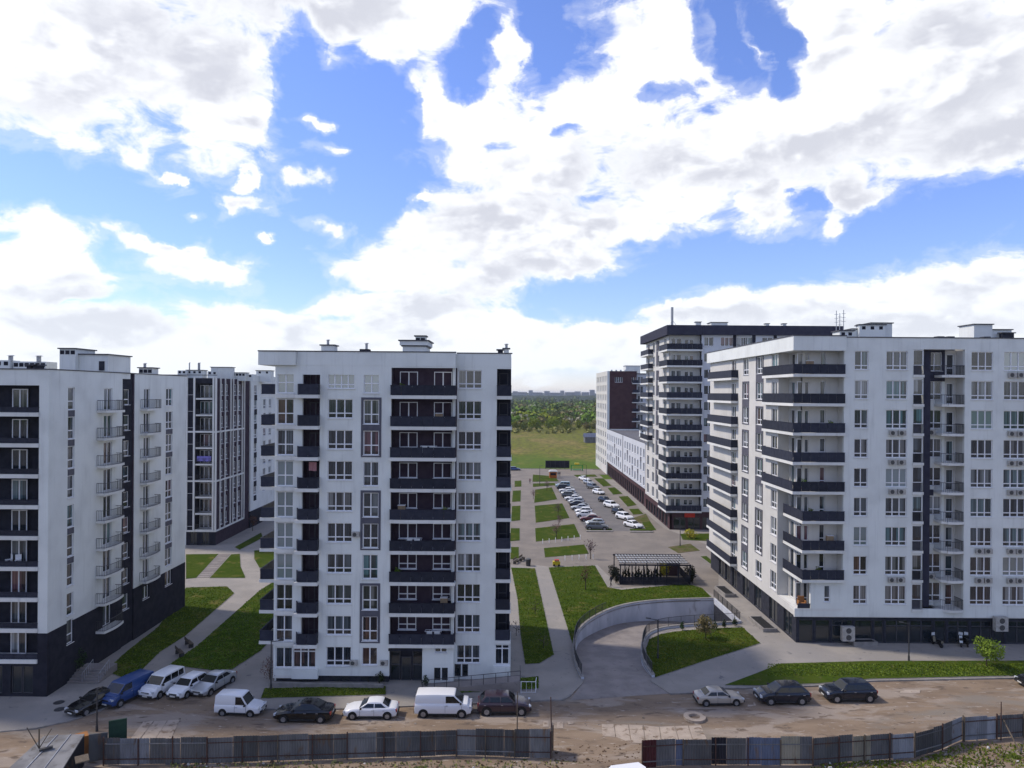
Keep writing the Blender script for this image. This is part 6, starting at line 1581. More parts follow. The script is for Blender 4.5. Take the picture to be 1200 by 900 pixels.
def treep(name, key, px, py, label, cat, s=1., group=None, z=.14, **kw):
    x, y = at(px, py, z); return tree(name, key, x, y, z, rnd.uniform(0, 6), s, label, cat, group, **kw)
SM = dict(h=2.9, w=3.3, leaf='green', n=1500, size=.11, seed=11, h0=.36)
treep('young_tree', 'small_spring', 1156, 781, 'round bright green young tree on the grass strip before the right-hand shops', 'tree', **SM)
treep('young_tree', 'small_olive', 827, 748, 'round bushy tree with yellowish green leaves on the grass island', 'tree', h=2.6, w=2.5, leaf='olive', n=900, size=.12, seed=12, h0=.25)
treep('young_tree', 'small_russet', 778, 679, 'small tree with orange-brown leaves in front of the pergola', 'tree', h=2.6, w=2.4, leaf='yellow', n=500, size=.12, seed=13, h0=.3)
treep('young_tree', 'big_bare', 686, 691, 'thin russet young tree in the middle of the large lawn', 'tree', h=3.6, w=2.8, leaf='russet', n=260, size=.09, seed=14)
for i, (px, py, pos) in enumerate([(655,617,'on the lawn plot nearest the bike hoops'),(654,605,'in the second lawn plot beside the left car row'),(652,632,'at the near edge of the pale lawn plots'),(625,585,'by the courtyard path halfway along'),(641,575,'on the far lawn plot'),(692,655,'near the bike hoops')]):
    treep('blossom_tree', 'pinkish%d' % (i % 2), px, py, 'thin pinkish blossoming young tree %s' % pos, 'tree', s=.8+.1*(i % 3), group='blossoming young trees in the courtyard', h=3.4, w=2.6, leaf='pink', n=300, size=.09, seed=20+i % 2)
for i, (px, py, pos) in enumerate([(605,745,'beside the right foot of the middle block'),(637,760,'on the narrow lawn, lower end'),(627,720,'on the narrow lawn, upper end')]):
    treep('bare_shrub', 'bare%d' % i, px, py, 'leafless young shrub %s' % pos, 'shrub', group='leafless shrubs', h=1.9, w=2.4, leaf='bare', n=90, size=.07, seed=30+i, h0=.2)
for i, (px, py) in enumerate([(838,737.5),(849,736),(800,738.5),(861,733.5)]):
    treep('conifer_shrub', 'thuja_small', px, py, 'small dark conifer by the ramp railing, %s from the left' % ordn[i], 'shrub', group='small conifers by the ramp railing', h=1.2, w=.8, leaf='dark', n=260, size=.07, seed=35, shape='cone', h0=.05)
treep('shrub', 'yellow_bush', 808, 631, 'bright yellow flowering bush on the small lawn by the tall block', 'shrub', h=1.7, w=2.6, leaf='yellow', n=500, size=.14, seed=40, h0=.05)
treep('shrub', 'entrance_bush', 445, 801, 'dark evergreen bush left of the middle entrance', 'shrub', h=1.2, w=1.0, leaf='dark', n=400, size=.06, seed=41, h0=.05)
treep('shrub', 'entrance_bush', 499, 805, 'dark evergreen bush right of the middle entrance', 'shrub', h=1.2, w=1.0, leaf='dark', n=400, size=.06, seed=41, h0=.05)
treep('shrub', 'lamp_bush', 316, 796, 'bare reddish bush behind the lamp at the corner of the middle block', 'shrub', h=2.2, w=2.2, leaf='russet', n=420, size=.06, seed=42, h0=.05)
treep('shrub', 'corner_bush', 84, 792, 'dark bush with a few yellow flowers at the corner of the left block', 'shrub', h=3.2, w=2.4, leaf='dark', n=900, size=.09, seed=43, h0=.05)
for i, (px, py, pos) in enumerate([(288,617,'by the shop corner of the rear block'),(296,622,'at the bend of the rear path'),(282,612,'closest to the rear block wall')]):
    treep('young_tree', 'rear_tree', px, py, 'small brownish tree %s' % pos, 'tree', group='small trees by the rear block', h=3.2, w=2.6, leaf='russet', n=350, size=.1, seed=44)

# grass tufts that roughen the lawns and the waste ground
def tufts(name, reg, n, h, mat, seed, z):
    rs = np.random.RandomState(seed); P = []
    r = random.Random(seed)
    while len(P) < n:
        px, py = reg(r); g = G(px, py, z); P.append((g.x, g.y, z))
    P = np.array(P); a = rs.random(n)*6.283; w = (.05+.07*rs.random(n)); hh = h*(.5+rs.random(n))
    dx = np.cos(a)*w; dy = np.sin(a)*w; lx = rs.normal(size=n)*.3*hh; ly = rs.normal(size=n)*.3*hh
    V = np.stack([np.c_[P[:,0]-dx, P[:,1]-dy, P[:,2]-.02], np.c_[P[:,0]+dx, P[:,1]+dy, P[:,2]-.02], np.c_[P[:,0]+dx*.4+lx, P[:,1]+dy*.4+ly, P[:,2]+hh], np.c_[P[:,0]-dx*.6+lx, P[:,1]-dy*.6+ly, P[:,2]+hh*.9]], axis=1)
    o = bpy.data.objects.new(name, quads_mesh(name, V.reshape(-1, 3), LM[mat])); COL.objects.link(o); o['kind'] = 'stuff'; return o
tufts('weeds', lambda r: reg_right(r), 4500, .13, 'green', 50, .012); tufts('weeds', lambda r: reg_left(r), 900, .14, 'olive', 51, .012)
tufts('grass', lambda r: (r.uniform(900, 1260), r.uniform(778, 792)), 6000, .07, 'green', 52, .17)
def poly_reg(pts):
    xs = [p[0] for p in pts]; ys = [p[1] for p in pts]
    def inside(x, y):
        c = False; j = len(pts)-1
        for i in range(len(pts)):
            if (pts[i][1] > y) != (pts[j][1] > y) and x < (pts[j][0]-pts[i][0])*(y-pts[i][1])/(pts[j][1]-pts[i][1])+pts[i][0]: c = not c
            j = i
        return c
    def f(r):
        while True:
            x, y = r.uniform(min(xs), max(xs)), r.uniform(min(ys), max(ys))
            if inside(x, y): return x, y
    return f
for i, li in enumerate((0, 1, 2, 24, 25, 28, 29)):
    tufts('grass', poly_reg(LAWNS[li][1]), (2500, 6000, 4500, 4500, 7000, 1500, 2000)[i], .06, 'green', 60+i, .16)

# ---------------------------------------------------------------- pergola with its row of clipped conifers
def pergola():
    A_, B_ = G(727, 685, .1), G(806, 683, .1); yb = G(735, 662, .1).y+1
    x0, x1, y0 = A_.x, B_.x, A_.y; y1 = y0+6.5
    root = empty('pergola', (x0, y0, .1)); tag(root, 'long pergola with a slatted white roof and a dark boarded front beside the big lawn', 'pergola')
    h = 2.9
    for i in range(7):
        for yy in (y0, y1):
            x = x0+(x1-x0)*i/6; MB().box(x-.07, x+.07, yy-.07, yy+.07, .1, h).build('post', M['dark'], root)
    for yy in (y0, y1): MB().box(x0-.2, x1+.2, yy-.08, yy+.08, h, h+.2).build('beam', M['dark'], root)
    for i in range(22):
        x = x0+(x1-x0)*(i+.5)/22; MB().box(x-.15, x+.15, y0+.5, y1-.1, h+.201, h+.25).build('roof_slat', M['galv'], root)
    for i in range(5): MB().box(x0-.1, x1+.1, y0+.5+i*1.4, y0+.68+i*1.4, h+.255, h+.30).build('purlin', M['dark'], root)
    for k in range(6):
        MB().box(x0, x1, y0-.14, y0-.09, .15+k*.19, .15+k*.19+.165).build('front_board', M['dark'], root)
        MB().box(x0-.05, x0-.0, y0, y1, .15+k*.19, .15+k*.19+.165).build('side_board', M['dark'], root); MB().box(x1+.0, x1+.05, y0, y1, .15+k*.19, .15+k*.19+.165).build('side_board', M['dark'], root)
    MB().box(x1-3.2, x1-.3, y1-1.2, y1-.3, .1, 2.3).build('store_cupboard', M['brown'], root)
    for i in range(13):
        x = x0+.6+(x1-x0-4.6)*i/12
        tree('conifer', 'clipped', x, y0+1.6, .1, i*1.3, .92+.12*(i % 3), 'clipped dark conifer inside the pergola, %s from the left' % ordn[i], 'conifer', 'row of clipped conifers inside the pergola', h=2.3, w=.8, leaf='thuja', n=420, size=.09, seed=45, shape='cone', h0=.0)
    for i, (xx, yy) in enumerate(((x0-.6, y0+.5), (x0-.7, y0+2.6), (x1+.6, y0+.8), (x1+.7, y0+2.8))):
        tree('ivy_bush', 'ivy', xx, yy, .14, i*2., 1, 'dark climbing bush at the %s end of the pergola, %s one' % (('left','left','right','right')[i], ('near','far')[i % 2]), 'shrub', 'bushes at the ends of the pergola', h=2.6, w=1.5, leaf='thuja', n=600, size=.1, seed=46, h0=.0)
pergola()

# ---------------------------------------------------------------- bike hoops, benches, bins, planters, people
def hoops(p0, p1, n, label, z=.12):
    root = empty('bike_rack', G(*p0, z)); tag(root, label, 'bike rack'); a, b_ = G(*p0, z), G(*p1, z)
    m = MB(); N = 8
    pts = [Vector((0, -.35, 0))]+[Vector((0, -.35*math.cos(math.pi*i/N), .55+.3*math.sin(math.pi*i/N))) for i in range(N+1)]+[Vector((0, .35, 0))]
    for q0, q1 in zip(pts[:-1], pts[1:]): m.tube(q0, q1, .035, n=6)
    me = m.mesh('hoop', M['pvc'])
    for i in range(n): put('hoop', me, root, a.lerp(b_, i/(n-1))-a)
hoops((662,657), (695,655), 5, 'white bike hoops on the strip between the lawn and the plots, nearer row')
hoops((636,637), (680,632), 7, 'white hoops on the second strip between the lawn plots')
def bench(px, py, rz, label, z=.11):
    x, y = at(px, py, z); o = empty('park_bench', (x, y, z), R(rz)); tag(o, label, 'bench', 'courtyard benches')
    for i in range(4): put('seat_slat', MB().box(-.85, .85, -.22+i*.12, -.13+i*.12, .43, .47).mesh('seat_slat', M['wood']), o)
    for i in range(3): put('backrest_slat', MB().box(-.85, .85, .26, .30, .55+i*.13, .65+i*.13).mesh('backrest_slat', M['wood']), o)
    for s_ in (-.7, .7): put('leg', MB().box(s_-.03, s_+.03, -.22, .28, 0, .43).mesh('leg', M['steel']), o)
bench(605, 660, 70, 'wooden bench nearest the right flank of the middle block'); bench(612, 657, 70, 'wooden bench beside the dark bin on the courtyard path')
bench(211, 768, 130, 'wooden bench on the diagonal path, lower one'); bench(222, 757, 130, 'wooden bench on the diagonal path, upper one')
def bin_(px, py, label, mat='steel', s=1.):
    x, y = at(px, py, .11); o = empty('litter_bin', (x, y, .11)); tag(o, label, 'bin')
    put('bin_body', MB().tube((0,0,0), (0,0,.85*s), .28*s, .36*s, n=14).mesh('bin_body', M[mat]), o); put('bin_lid', MB().tube((0,0,.86*s), (0,0,.95*s), .38*s, .25*s, n=14).mesh('bin_lid', M['steel']), o)
bin_(619, 663, 'round dark litter bin where the courtyard paths meet', s=1.25)
M['toyyellow'] = surf('yellow_plastic', (.55,.45,.02), (.5,.38,.02), 3., rough=.5); M['toygreen'] = surf('green_plastic', (.02,.30,.06), (.02,.24,.05), 3., rough=.5); M['orange'] = surf('orange_plastic', (.45,.13,.02), (.4,.11,.02), 3., rough=.5)
x, y = at(652, 663, .15); o = empty('toy_slide', (x, y, .15)); tag(o, 'small yellow and red play car at the corner of the large lawn', 'toy')
put('toy_body', MB().box(-.6,.6,-.35,.35,.15,.75).mesh('toy_body', M['toyyellow']), o); put('toy_roof', MB().box(-.3,.4,-.33,.33,.9,1.0).box(-.28,-.2,-.3,.3,.75,.9).box(.3,.38,-.3,.3,.75,.9).mesh('toy_roof', M['red']), o)
for xx in (-.4,.4):
    put('toy_wheel', MB().tube((xx,-.4,.17),(xx,.4,.17),.17,n=10).mesh('toy_wheel', M['tyre']), o)
# entrance steps at the corner of the left block
x, y = at(96, 801, .1); o = empty('entrance_steps', (x, y, .1)); tag(o, 'flight of grey steps with rails at the side door of the left block', 'steps')
for i in range(5): put('step', MB().box(-1.6+i*.0, 1.6, i*.36, 3.2, i*.15, i*.15+.15-.004*(i > 9)).mesh('step', M['concrete']), o)
for xx in (-1.6, 0, 1.6):
    m = MB().tube((xx, 0, .95), (xx, 1.8, 1.65), .03, n=6)
    for i in range(6): m.tube((xx, .02+i*.355, .1+i*.13), (xx, .02+i*.355, .95+i*.14), .02, n=5)
    put('stair_rail', m.mesh('stair_rail', M['galv']), o)
# far end: hoarding, kiosk, playground
x0, x1 = XA(640, 262), XA(668, 262); o = empty('hoarding', (x0, 262, 0)); tag(o, 'long dark hoarding beyond the far road at the end of the courtyard', 'hoarding')
for i in range(5):
    w = (x1-x0)/5; put('board', MB().box(i*w+.05, (i+1)*w-.05, 0, .15, .5, 3.2).mesh('board', M['dark']), o); put('post', MB().box(i*w-.08, i*w+.08, .16, .3, 0, 3.3).mesh('post', M['steel']), o)
x, y = at(648, 560, .1); o = empty('kiosk', (x, y, .1)); tag(o, 'small orange kiosk with a pale roof at the far end of the courtyard', 'kiosk')
put('kiosk_wall', MB().box(-1.2,1.2,-1,1,0,2.1).mesh('kiosk_wall', M['orange']), o); put('kiosk_roof', MB().box(-1.4,1.4,-1.2,1.2,2.1,2.3).box(-1,1,-.8,.8,2.3,2.6).mesh('kiosk_roof', M['slab']), o); put('counter', MB().box(-.9,.9,-1.03,-1.0,1,1.7).mesh('counter', M['dark']), o)
x, y = at(676, 552, .0); o = empty('play_frame', (x, y, 0)); tag(o, 'green play frame with a yellow roof on the far verge', 'play frame')
put('frame', MB().box(-2.2,-1.9,-.1,.1,0,2.2).box(1.9,2.2,-.1,.1,0,2.2).box(-2.2,2.2,-.1,.1,2.0,2.2).mesh('frame', M['toygreen']), o); put('roof', MB().prism([(-.8,-.8),(.8,-.8),(.8,.8),(-.8,.8)], 2.4, 2.9).mesh('roof', M['toyyellow']), o); put('ramp_panel', MB().box(-1.6,1.6,-.6,.6,.4,.6).mesh('ramp_panel', M['toygreen']), o)
def planter(px0, py0, px1, py1, w, label):
    a, b_ = G(px0, py0, .1), G(px1, py1, .1); root = empty('planter', a); tag(root, label, 'planter')
    d = (b_-a); d.z = 0; L = d.length; an = math.atan2(d.y, d.x)
    o = put('planter_box', MB().box(0, L, 0, .15, 0, .45).box(0, L, w-.15, w, 0, .45).box(0, .15, .15, w-.15, 0, .45).box(L-.15, L, .15, w-.15, 0, .45).mesh('planter_box', M['kerb']), root, (0,0,0), (0,0,an))
    put('soil', MB().box(.15, L-.15, .15, w-.15, 0, .36).mesh('soil', M['arch']), root, (0,0,0), (0,0,an))
D0 = 32.2
planter(863, 700, 850, 690, 1.6, 'low walled planter by the shop side of the right block, far one')
planter(911, 741, 893, 726, 1.7, 'low walled planter by the shop side of the right block, near one')
planter(1001, 757.5, 1029, 757, 1.2, 'dark planter bed by the shop front below the white condenser')

# scooters by the shops
def scooter(px, py, rz, col, label):
    x, y = at(px, py, .1); o = empty('scooter', (x, y, .1), R(rz)); tag(o, label, 'scooter', 'scooters by the shop front')
    w = MB().tube((0,-.06,0),(0,.06,0),.24,n=14).mesh('wheel', M['tyre'])
    for xx in (-.62,.62): put('wheel', w, o, (xx,0,.24))
    P = [(-.8,.55),(-.75,.78),(-.15,.80),(-.05,.42),(.35,.38),(.48,.95),(.60,.98),(.68,.40),(.45,.26),(-.5,.26)]
    m = MB(); V = [(a, -.15, b_) for a, b_ in P]+[(a, .15, b_) for a, b_ in P]; n = len(P); m.pts(V, [tuple(range(n)), tuple(reversed(range(n, 2*n)))]+[(i, (i+1) % n, (i+1) % n+n, i+n) for i in range(n)])
    put('body', m.mesh('body', PAINT[col]), o); put('seat', MB().box(-.78,-.12,-.14,.14,.80,.88).mesh('seat', M['trim']), o)
    put('handlebar', MB().tube((.5,-.33,1.03),(.5,.33,1.03),.025,n=6).tube((.52,0,.9),(.5,0,1.05),.03,n=6).mesh('handlebar', M['steel']), o); put('windshield', MB().box(.56,.58,-.2,.2,.98,1.35).mesh('windshield', M['lamp']), o)
scooter(1126, 756.5, 60, 'silver', 'pale scooter by the shop front, left of its pair'); scooter(1133, 756.5, 65, 'black', 'dark scooter by the shop front, right of its pair'); scooter(1098, 757, 100, 'black', 'dark scooter standing alone by the shop door')

def person(px, py, z, rz, top, legs, label, h=1.72, stride=.25):
    """one continuous skinned figure"""
    x, y = at(px, py, z)
    J = {'pelvis':(0,0,.93),'chest':(0,0,1.28),'neck':(0,0,1.47),'head':(.02,0,1.58),'crown':(.02,0,1.70),'hl':(0,.10,.90),'kl':(stride*.5,.10,.48),'al':(stride*.6,.10,.08),'tl':(stride*.6+.16,.10,.04),'hr':(0,-.10,.90),'kr':(-stride*.2,-.10,.48),'ar':(-stride*.9,-.10,.10),'tr':(-stride*.9+.15,-.10,.04),
         'sl':(0,.19,1.40),'el':(-.06,.25,1.12),'wl':(.05,.26,.88),'fl':(.08,.26,.78),'sr':(0,-.19,1.40),'er':(.04,-.25,1.12),'wr':(.14,-.25,.90),'fr':(.18,-.25,.80)}
    rad = {'pelvis':.15,'chest':.16,'neck':.06,'head':.095,'crown':.07,'hl':.09,'kl':.06,'al':.042,'tl':.035,'hr':.09,'kr':.06,'ar':.042,'tr':.035,'sl':.065,'el':.045,'wl':.03,'fl':.03,'sr':.065,'er':.045,'wr':.03,'fr':.03}
    E_ = [('pelvis','chest'),('chest','neck'),('neck','head'),('head','crown'),('pelvis','hl'),('hl','kl'),('kl','al'),('al','tl'),('pelvis','hr'),('hr','kr'),('kr','ar'),('ar','tr'),('chest','sl'),('sl','el'),('el','wl'),('wl','fl'),('chest','sr'),('sr','er'),('er','wr'),('wr','fr')]
    ks = list(J); me = bpy.data.meshes.new('person'); me.from_pydata([J[k] for k in ks], [(ks.index(a), ks.index(b_)) for a, b_ in E_], []); me.update()
    root = bpy.data.objects.new('person', me); COL.objects.link(root); root.location = (x, y, z); root.rotation_euler = (0,0,R(rz)); root.scale = (h/1.72,)*3
    sk = root.modifiers.new('skin', 'SKIN'); sub = root.modifiers.new('sub', 'SUBSURF'); sub.levels = 1; sub.render_levels = 1
    for i, k in enumerate(ks): sv = me.skin_vertices[0].data[i] if me.skin_vertices else None
    if not me.skin_vertices: 
        bm = bmesh.new(); bm.from_mesh(me); bm.verts.layers.skin.verify(); bm.to_mesh(me); bm.free()
    for i, k in enumerate(ks): me.skin_vertices[0].data[i].radius = (rad[k], rad[k]*.85); me.skin_vertices[0].data[i].use_root = (k == 'pelvis')
    m, nt, b_ = principled('clothes_'+label[:12].replace(' ', '_'), top, .9, .2); tc = nd(nt, 'ShaderNodeTexCoord'); sp = nd(nt, 'ShaderNodeSeparateXYZ', ins={0: tc.outputs['Object']})
    c = mixc(nt, mth(nt, 'GREATER_THAN', sp.outputs[2], .92), (*legs, 1), (*top, 1)); c = mixc(nt, mth(nt, 'GREATER_THAN', sp.outputs[2], 1.50), c, (.38,.24,.18,1))
    nt.links.new(c, b_.inputs['Base Color']); me.materials.append(m)
    put('hair', MB().prism([(.0+.095*math.cos(t*.785), .095*math.sin(t*.785)) for t in range(8)], 1.66, 1.77).mesh('hair', M['arch']), root)
    tag(root, label, 'person'); return root
person(716, 687.5, .14, 200, (.02,.02,.03), (.03,.03,.04), 'person in dark clothes standing on the pergola lawn edge')
person(656, 558.5, .12, 90, (.03,.03,.05), (.02,.02,.03), 'person in dark clothes at the far crossing, right of a companion')
person(654, 558.5, .12, 100, (.05,.04,.05), (.03,.03,.05), 'person in dark clothes at the far crossing, left of a companion')
person(621, 567, .12, 80, (.16,.05,.08), (.03,.03,.05), 'person in a reddish top walking on the far courtyard path')

# laundry and things on balconies
M['pinkcloth'] = surf('pink_cloth', (.42,.22,.24), (.36,.18,.2), 5., rough=1.); M['bluecloth'] = surf('violet_cloth', (.20,.18,.50), (.16,.15,.42), 5., rough=1.)
def cloth(px, py, Y, w, h, mat, label):
    x, z = XA(px, Y), ZA(px, py, Y); m = MB(); n = 8; P = []
    for j in (0, 1):
        for i in range(n+1): P.append((x-w/2+w*i/n, Y+.05*math.sin(i*1.7+j), z-(h if j else 0)+.03*math.sin(i*.9)*j))
    for j in (0, 1):
        for i in range(n+1): P.append((x-w/2+w*i/n, Y+.03+.05*math.sin(i*1.7+j), z-(h if j else 0)+.03*math.sin(i*.9)*j))
    k = n+1; m.pts(P, [(i, i+1, k+i+1, k+i) for i in range(n)]+[(2*k+i, 3*k+i, 3*k+i+1, 2*k+i+1) for i in range(n)])
    o = m.build('laundry', M[mat]); tag(o, label, 'laundry')
cloth(367, 541.5, 68.9, .75, .85, 'pinkcloth', 'pink towel hanging in the fourth loggia of the middle block')
cloth(239.5, 534.5, 128.95, 2.6, .95, 'bluecloth', 'violet sheet hung over a balcony of the dark rear block')
def chair(x, y, z, rz, label):
    o = empty('plastic_chair', (x, y, z), R(rz)); tag(o, label, 'chair')
    put('seat', MB().box(-.24,.24,-.24,.24,.42,.46).mesh('seat', M['pvc']), o); put('backrest', MB().box(-.24,.24,.22,.26,.46,.9).mesh('backrest', M['pvc']), o)
    lg = MB().box(-.02,.02,-.02,.02,0,.42).mesh('leg', M['pvc'])
    for a in (-.21,.21):
        for c_ in (-.21,.21): put('leg', lg, o, (a,c_,0))
kk = 65.5; zc = 26.15-2.83*5
chair(XA(20, kk), kk+.3, zc, 30, 'white plastic chair on the fifth balcony down of the left block'); chair(XA(8, kk), kk+.4, zc, -40, 'white plastic chair at the left of that same balcony of the left block')

# ---------------------------------------------------------------- BALCONY CLUTTER
M['pot'] = surf('clay_pot', (.25,.10,.05), (.2,.08,.045), 4., rough=.9); M['boxwood'] = surf('cardboard_box', (.26,.19,.12), (.22,.16,.10), 3., rough=.95)
def plant_pot(x, y, z, label, s=1.):
    o = empty('potted_plant', (x, y, z)); o.scale = (s, s, s); tag(o, label, 'potted plant')
    put('pot', MB().tube((0,0,0), (0,0,.32), .13, .18, n=12).mesh('pot', M['pot']), o)
    cr, _ = tree_meshes('pot_plant', h=1.3, w=.75, leaf='green', n=220, size=.07, seed=90, h0=.2); put('crown', cr, o)
def stored_box(x, y, z, label, w=.7, h=.6):
    o = empty('storage_box', (x, y, z)); tag(o, label, 'box'); put('box_body', MB().box(-w/2, w/2, -.25, .25, 0, h).mesh('box_body', M['boxwood']), o); put('lid', MB().box(-w/2-.02, w/2+.02, -.27, .27, h, h+.05).mesh('lid', M['pvc']), o)
def dryer(x, y, z, label):
    o = empty('clothes_dryer', (x, y, z)); tag(o, label, 'clothes dryer')
    m = MB().box(-.8,.8,-.28,-.25,1.05,1.08).box(-.8,.8,.25,.28,1.05,1.08)
    for i in range(5): m.box(-.8+i*.4-.01, -.8+i*.4+.01, -.25, .25, 1.05, 1.07)
    put('frame', m.mesh('frame', M['pvc']), o); l = MB()
    for a in (-.6,.6): l.tube((a-.2,-.25,0), (a+.2,.25,1.05), .015, n=5).tube((a+.2,-.25,0), (a-.2,.25,1.05), .015, n=5)
    put('legs', l.mesh('legs', M['pvc']), o); put('hung_cloth', MB().box(-.6,-.1,-.26,-.24,.55,1.1).box(.1,.65,-.26,-.24,.7,1.1).mesh('hung_cloth', M['slab']), o)
FC = [27.95-3*k for k in range(10)]
for k, kd, dx in ((0,'p',.9),(1,'b',4.6),(2,'d',3.6),(4,'p',5.2),(4,'b',1.),(5,'d',2.2),(6,'p',.6),(7,'b',5.2),(8,'d',4.2)):
    x = XA(458.4, 68.6)+dx; nm = {0:'top',1:'second',2:'third',4:'fifth',5:'sixth',6:'seventh',7:'eighth',8:'lowest'}[k]
    if kd == 'p': plant_pot(x, 69.2, FC[k], 'potted green plant on the %s wide balcony of the middle block' % nm)
    elif kd == 'b': stored_box(x, 69.3, FC[k], 'cardboard box behind the parapet of the %s wide balcony, middle block' % nm, h=1.25)
    else: dryer(x, 69.1, FC[k], 'white clothes dryer on the %s wide balcony of the middle block' % nm)
zD = ZA(1050, 422.5, 80.25)-1.6
for k, kd, dx in ((0,'b',2.2),(2,'p',4.4),(3,'d',2.4),(4,'p',1.4),(5,'p',2.2),(6,'b',4.6),(7,'p',3.1)):
    x = XA(929, 80.25)+dx; nm = ['top','second','third','fourth','fifth','sixth','seventh','eighth'][k]; z_ = zD-3.32*k
    if kd == 'p': plant_pot(x, 80.6, z_, 'potted green plant on the %s corner balcony of the right block' % nm, 1.15)
    elif kd == 'b': stored_box(x, 80.9, z_, 'cardboard box on the %s corner balcony of the right block' % nm, h=1.5)
    else: dryer(x, 80.6, z_, 'white clothes dryer on the %s corner balcony of the right block' % nm)
x_ = XA(944, 80.25); o = empty('orange_armchair', (x_, 80.9, zD-3.32*8)); tag(o, 'orange armchair on the lowest corner balcony of the right block', 'armchair')
put('seat', MB().box(-.35,.35,-.3,.3,.15,.5).mesh('seat', M['orangewood']), o); put('backrest', MB().box(-.35,.35,.2,.35,.5,1.15).mesh('backrest', M['orangewood']), o); put('armrest', MB().box(-.45,-.33,-.3,.3,.15,.72).mesh('armrest', M['orangewood']), o); put('armrest', MB().box(.33,.45,-.3,.3,.15,.72).mesh('armrest', M['orangewood']), o)

# ================================================================== DISTANCE
# trees one can tell apart along the near edge of the wood
kinds = [('wood_spring','spring',9),('wood_green','green',10),('wood_dark','evergreen',11),('wood_olive','olive',9),('wood_pale','pale',8),('wood_yellow','yellow',9)]
words = {'spring':'bright spring-green','green':'mid-green','evergreen':'dark green','olive':'olive-grey','pale':'pale grey-white','yellow':'yellowish'}
rr = random.Random(77)
def wood_tree(x, y, kd, s, label, group):
    key, leaf, h = kd
    return tree(dict(spring='leafy_tree',green='leafy_tree',evergreen='leafy_tree',olive='leafy_tree',pale='blossom_tree',yellow='leafy_tree')[leaf], key, x, y, -.06, rr.uniform(0,6), s, label, 'tree', group, h=h, w=h*1.0, leaf=leaf, n=1000, size=.42, seed=len(key)*7+h, h0=.06, k=11)
cnt = {}
row = []
for i in range(40):
    x = -60+i*6.2+rr.uniform(-2,2); y = 520+rr.uniform(-8,40)
    row.append((x, y, rr.choice(kinds[:4]+kinds[:2]), 'front'))
for i in range(26):
    x = -50+i*11+rr.uniform(-4,4); y = 610+rr.uniform(0,90)
    row.append((x, y, rr.choice([kinds[3],kinds[4],kinds[4],kinds[0],kinds[5],kinds[2]]), 'second'))
ordn += ['fifteenth','sixteenth','seventeenth','eighteenth','nineteenth','twentieth','twenty-first','twenty-second']
for x, y, kd, rw in sorted(row):
    n_ = cnt.get((kd[0], rw), 0); cnt[(kd[0], rw)] = n_+1
    wood_tree(x, y, kd, rr.uniform(.65, 1.15), '%s %s tree from the left in the %s row of the wood' % (ordn[n_], words[kd[1]], rw), '%s trees at the front of the wood' % words[kd[1]])
# a few taller poplar-like trees on the left
# the wood behind, as one mass per colour
rsw = np.random.RandomState(5)
def mass(name, leaf, n, ylo, yhi, h, size, clump, spread):
    Y = ylo+(yhi-ylo)*rsw.random(n)**1.2; Xc = (rsw.random(n)-.38)*(spread+Y*.55)
    cl = []
    V = []
    for x, y in zip(Xc, Y):
        hh = h*(.5+.9*rsw.random()); k = clump; d = rsw.normal(size=(k,3)); d /= np.linalg.norm(d,axis=1)[:,None]
        sc_ = 1+y/1500.
        p = np.array([x,y,hh*.50])+d*np.array([hh*.55*sc_,hh*.55*sc_,hh*.48])*(.7+.3*rsw.random((k,1)))
        nn = d+rsw.normal(size=(k,3))*.5; nn /= np.linalg.norm(nn,axis=1)[:,None]; t = np.cross(nn, rsw.normal(size=(k,3))); t /= np.linalg.norm(t,axis=1)[:,None]; b_ = np.cross(nn,t); s = size*sc_*(.6+.8*rsw.random((k,1)))
        V.append(np.stack([p-t*s, p-b_*s*.7, p+t*s, p+b_*s*.7], axis=1))
    V = np.concatenate(V).reshape(-1,3); o = bpy.data.objects.new(name, quads_mesh(name, V, LM[leaf])); COL.objects.link(o); o['kind'] = 'stuff'; return o
mass('woodland', 'green', 420, 545, 1500, 10, 1.3, 70, 160); mass('woodland', 'olive', 330, 560, 1400, 9, 1.3, 70, 160); mass('woodland', 'spring', 260, 600, 1300, 9, 1.2, 70, 160)
mass('woodland', 'evergreen', 420, 700, 2600, 11, 1.6, 60, 160); mass('woodland', 'pale', 150, 620, 1200, 8, 1.2, 60, 160); mass('woodland', 'yellow', 60, 640, 1100, 9, 1.2, 60, 160)
mass('shrubbery', 'olive', 260, 490, 560, 2.6, .6, 40, 150)
# treeless distance: low wooded rises
m = MB()
def ridge(name, y, zc_, amp, mat, seed):
    r = random.Random(seed); m = MB(); n = 160; P = []
    w = y*1.2
    for i in range(n+1):
        x = -w+2*w*i/n; h = zc_+amp*(math.sin(i*.13+seed)+.6*math.sin(i*.37+seed*2)+.35*r.uniform(-1,1)); P.append((x, h))
    V = [(x, y, -2) for x, h in P]+[(x, y+y*.06, h) for x, h in P]+[(x, y+y*.5, -2) for x, h in P]; k = n+1
    m.pts(V, [(i, i+1, k+i+1, k+i) for i in range(n)]+[(k+i, k+i+1, 2*k+i+1, 2*k+i) for i in range(n)])
    return struct(m.build(name, mat, None, off=(0,0,0)))
M['farwood'] = surf('far_wood', (.028,.042,.030), (.05,.062,.04), .012, rough=1., spec=.0, detail=8)
ridge('hills', 2600, 16, 3, M['farwood'], 3); ridge('hills', 4200, 26, 3.5, M['farwood'], 8)
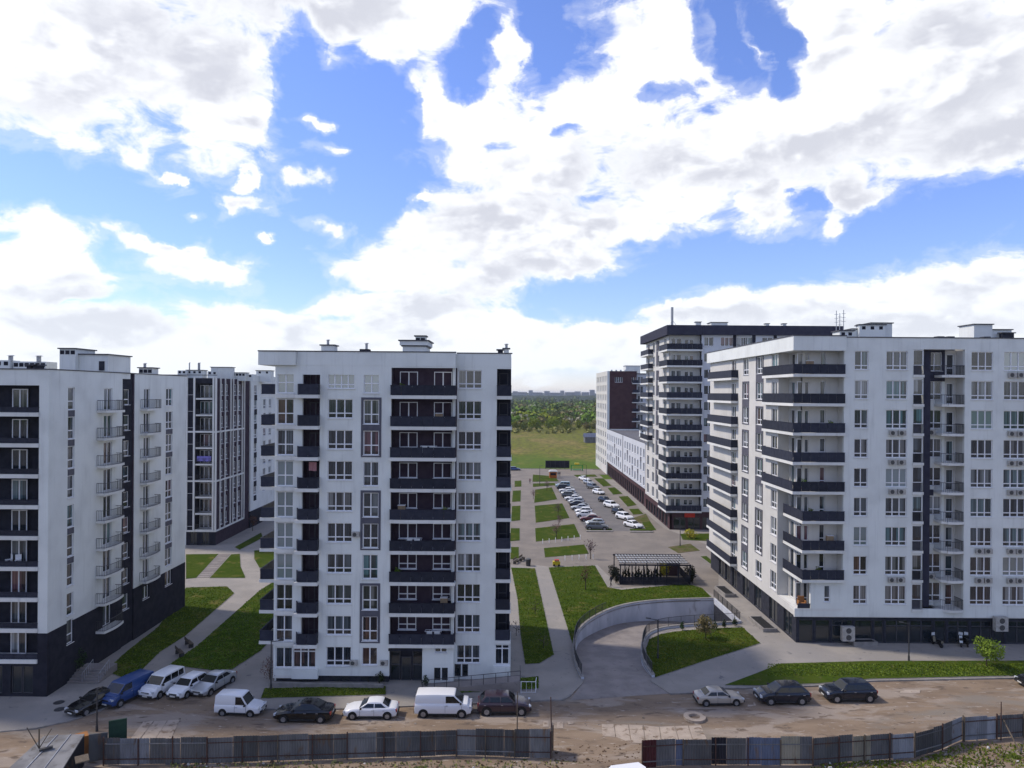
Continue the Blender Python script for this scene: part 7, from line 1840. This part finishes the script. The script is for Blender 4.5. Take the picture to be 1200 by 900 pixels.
# town on the skyline
M['towngrey'] = surf('town_concrete', (.42,.42,.43), (.3,.3,.31), .05, rough=.9); M['townglass'] = surf('town_windows', (.12,.13,.15), (.2,.2,.22), .05, rough=.4)
rt = random.Random(9)
for i, (px, w, h) in enumerate([(604,26,18),(612,44,14),(622,18,24),(630,50,13),(641,24,20),(650,60,12),(659,20,25),(668,44,15),(677,28,20),(686,36,16),(694,22,28),(1000,60,20)][:11]):
    y = 3300+rt.uniform(-200,300); x = XA(px, y); b_ = empty('distant_building', (x, y, 8)); 
    MB().box(x-w/2, x+w/2, y, y+20, 8, 19+h*.85).build('wall', M['towngrey'], b_)
    for k in range(3): MB().box(x-w/2+2, x+w/2-2, y-.6, y-.1, 20+k*h*.25, 21.6+k*h*.25).build('window_band', M['townglass'], b_)
    tag(b_, 'tiny pale building on the skyline in the gap, %s from the left' % (ordn[i]), 'building', 'town on the skyline')
# shed with blue roof at the meadow's right edge
x, y = at(696, 519); b_ = empty('farm_shed', (x, y, 0)); tag(b_, 'low shed with a blue-grey roof beyond the meadow beside the tower', 'shed')
MB().box(x-5, x+6, y, y+9, 0, 3.2).build('wall', M['sheet_steel'], b_); MB().pts([(x-5.5,y-.5,3.2),(x+6.5,y-.5,3.2),(x+6.5,y+9.5,3.2),(x-5.5,y+9.5,3.2),(x-5.5,y+4.5,5.2),(x+6.5,y+4.5,5.6)], [(0,1,5,4),(2,3,4,5),(1,2,5),(3,0,4),(3,2,1,0)]).build('roof', M['sheet_blue'], b_)

# ================================================================== AIR
def haze():
    x0, x1, y0, y1, z0, z1 = -5400, 5400, -3100, 9400, -3.6, 45
    o = MB().box(x0, x1, y0, y1, z0, z1).build('haze', None, None, off=(0,0,0)); m = bpy.data.materials.new('haze'); m.use_nodes = True; nt = m.node_tree; nt.nodes.clear()
    v = nd(nt, 'ShaderNodeVolumePrincipled', ins={'Color': (.72,.80,.92,1), 'Density': HAZE, 'Anisotropy': .2}); out = nd(nt, 'ShaderNodeOutputMaterial'); nt.links.new(v.outputs[0], out.inputs['Volume'])
    o.data.materials.append(m); o['kind'] = 'stuff'
HAZE = .00008
haze()
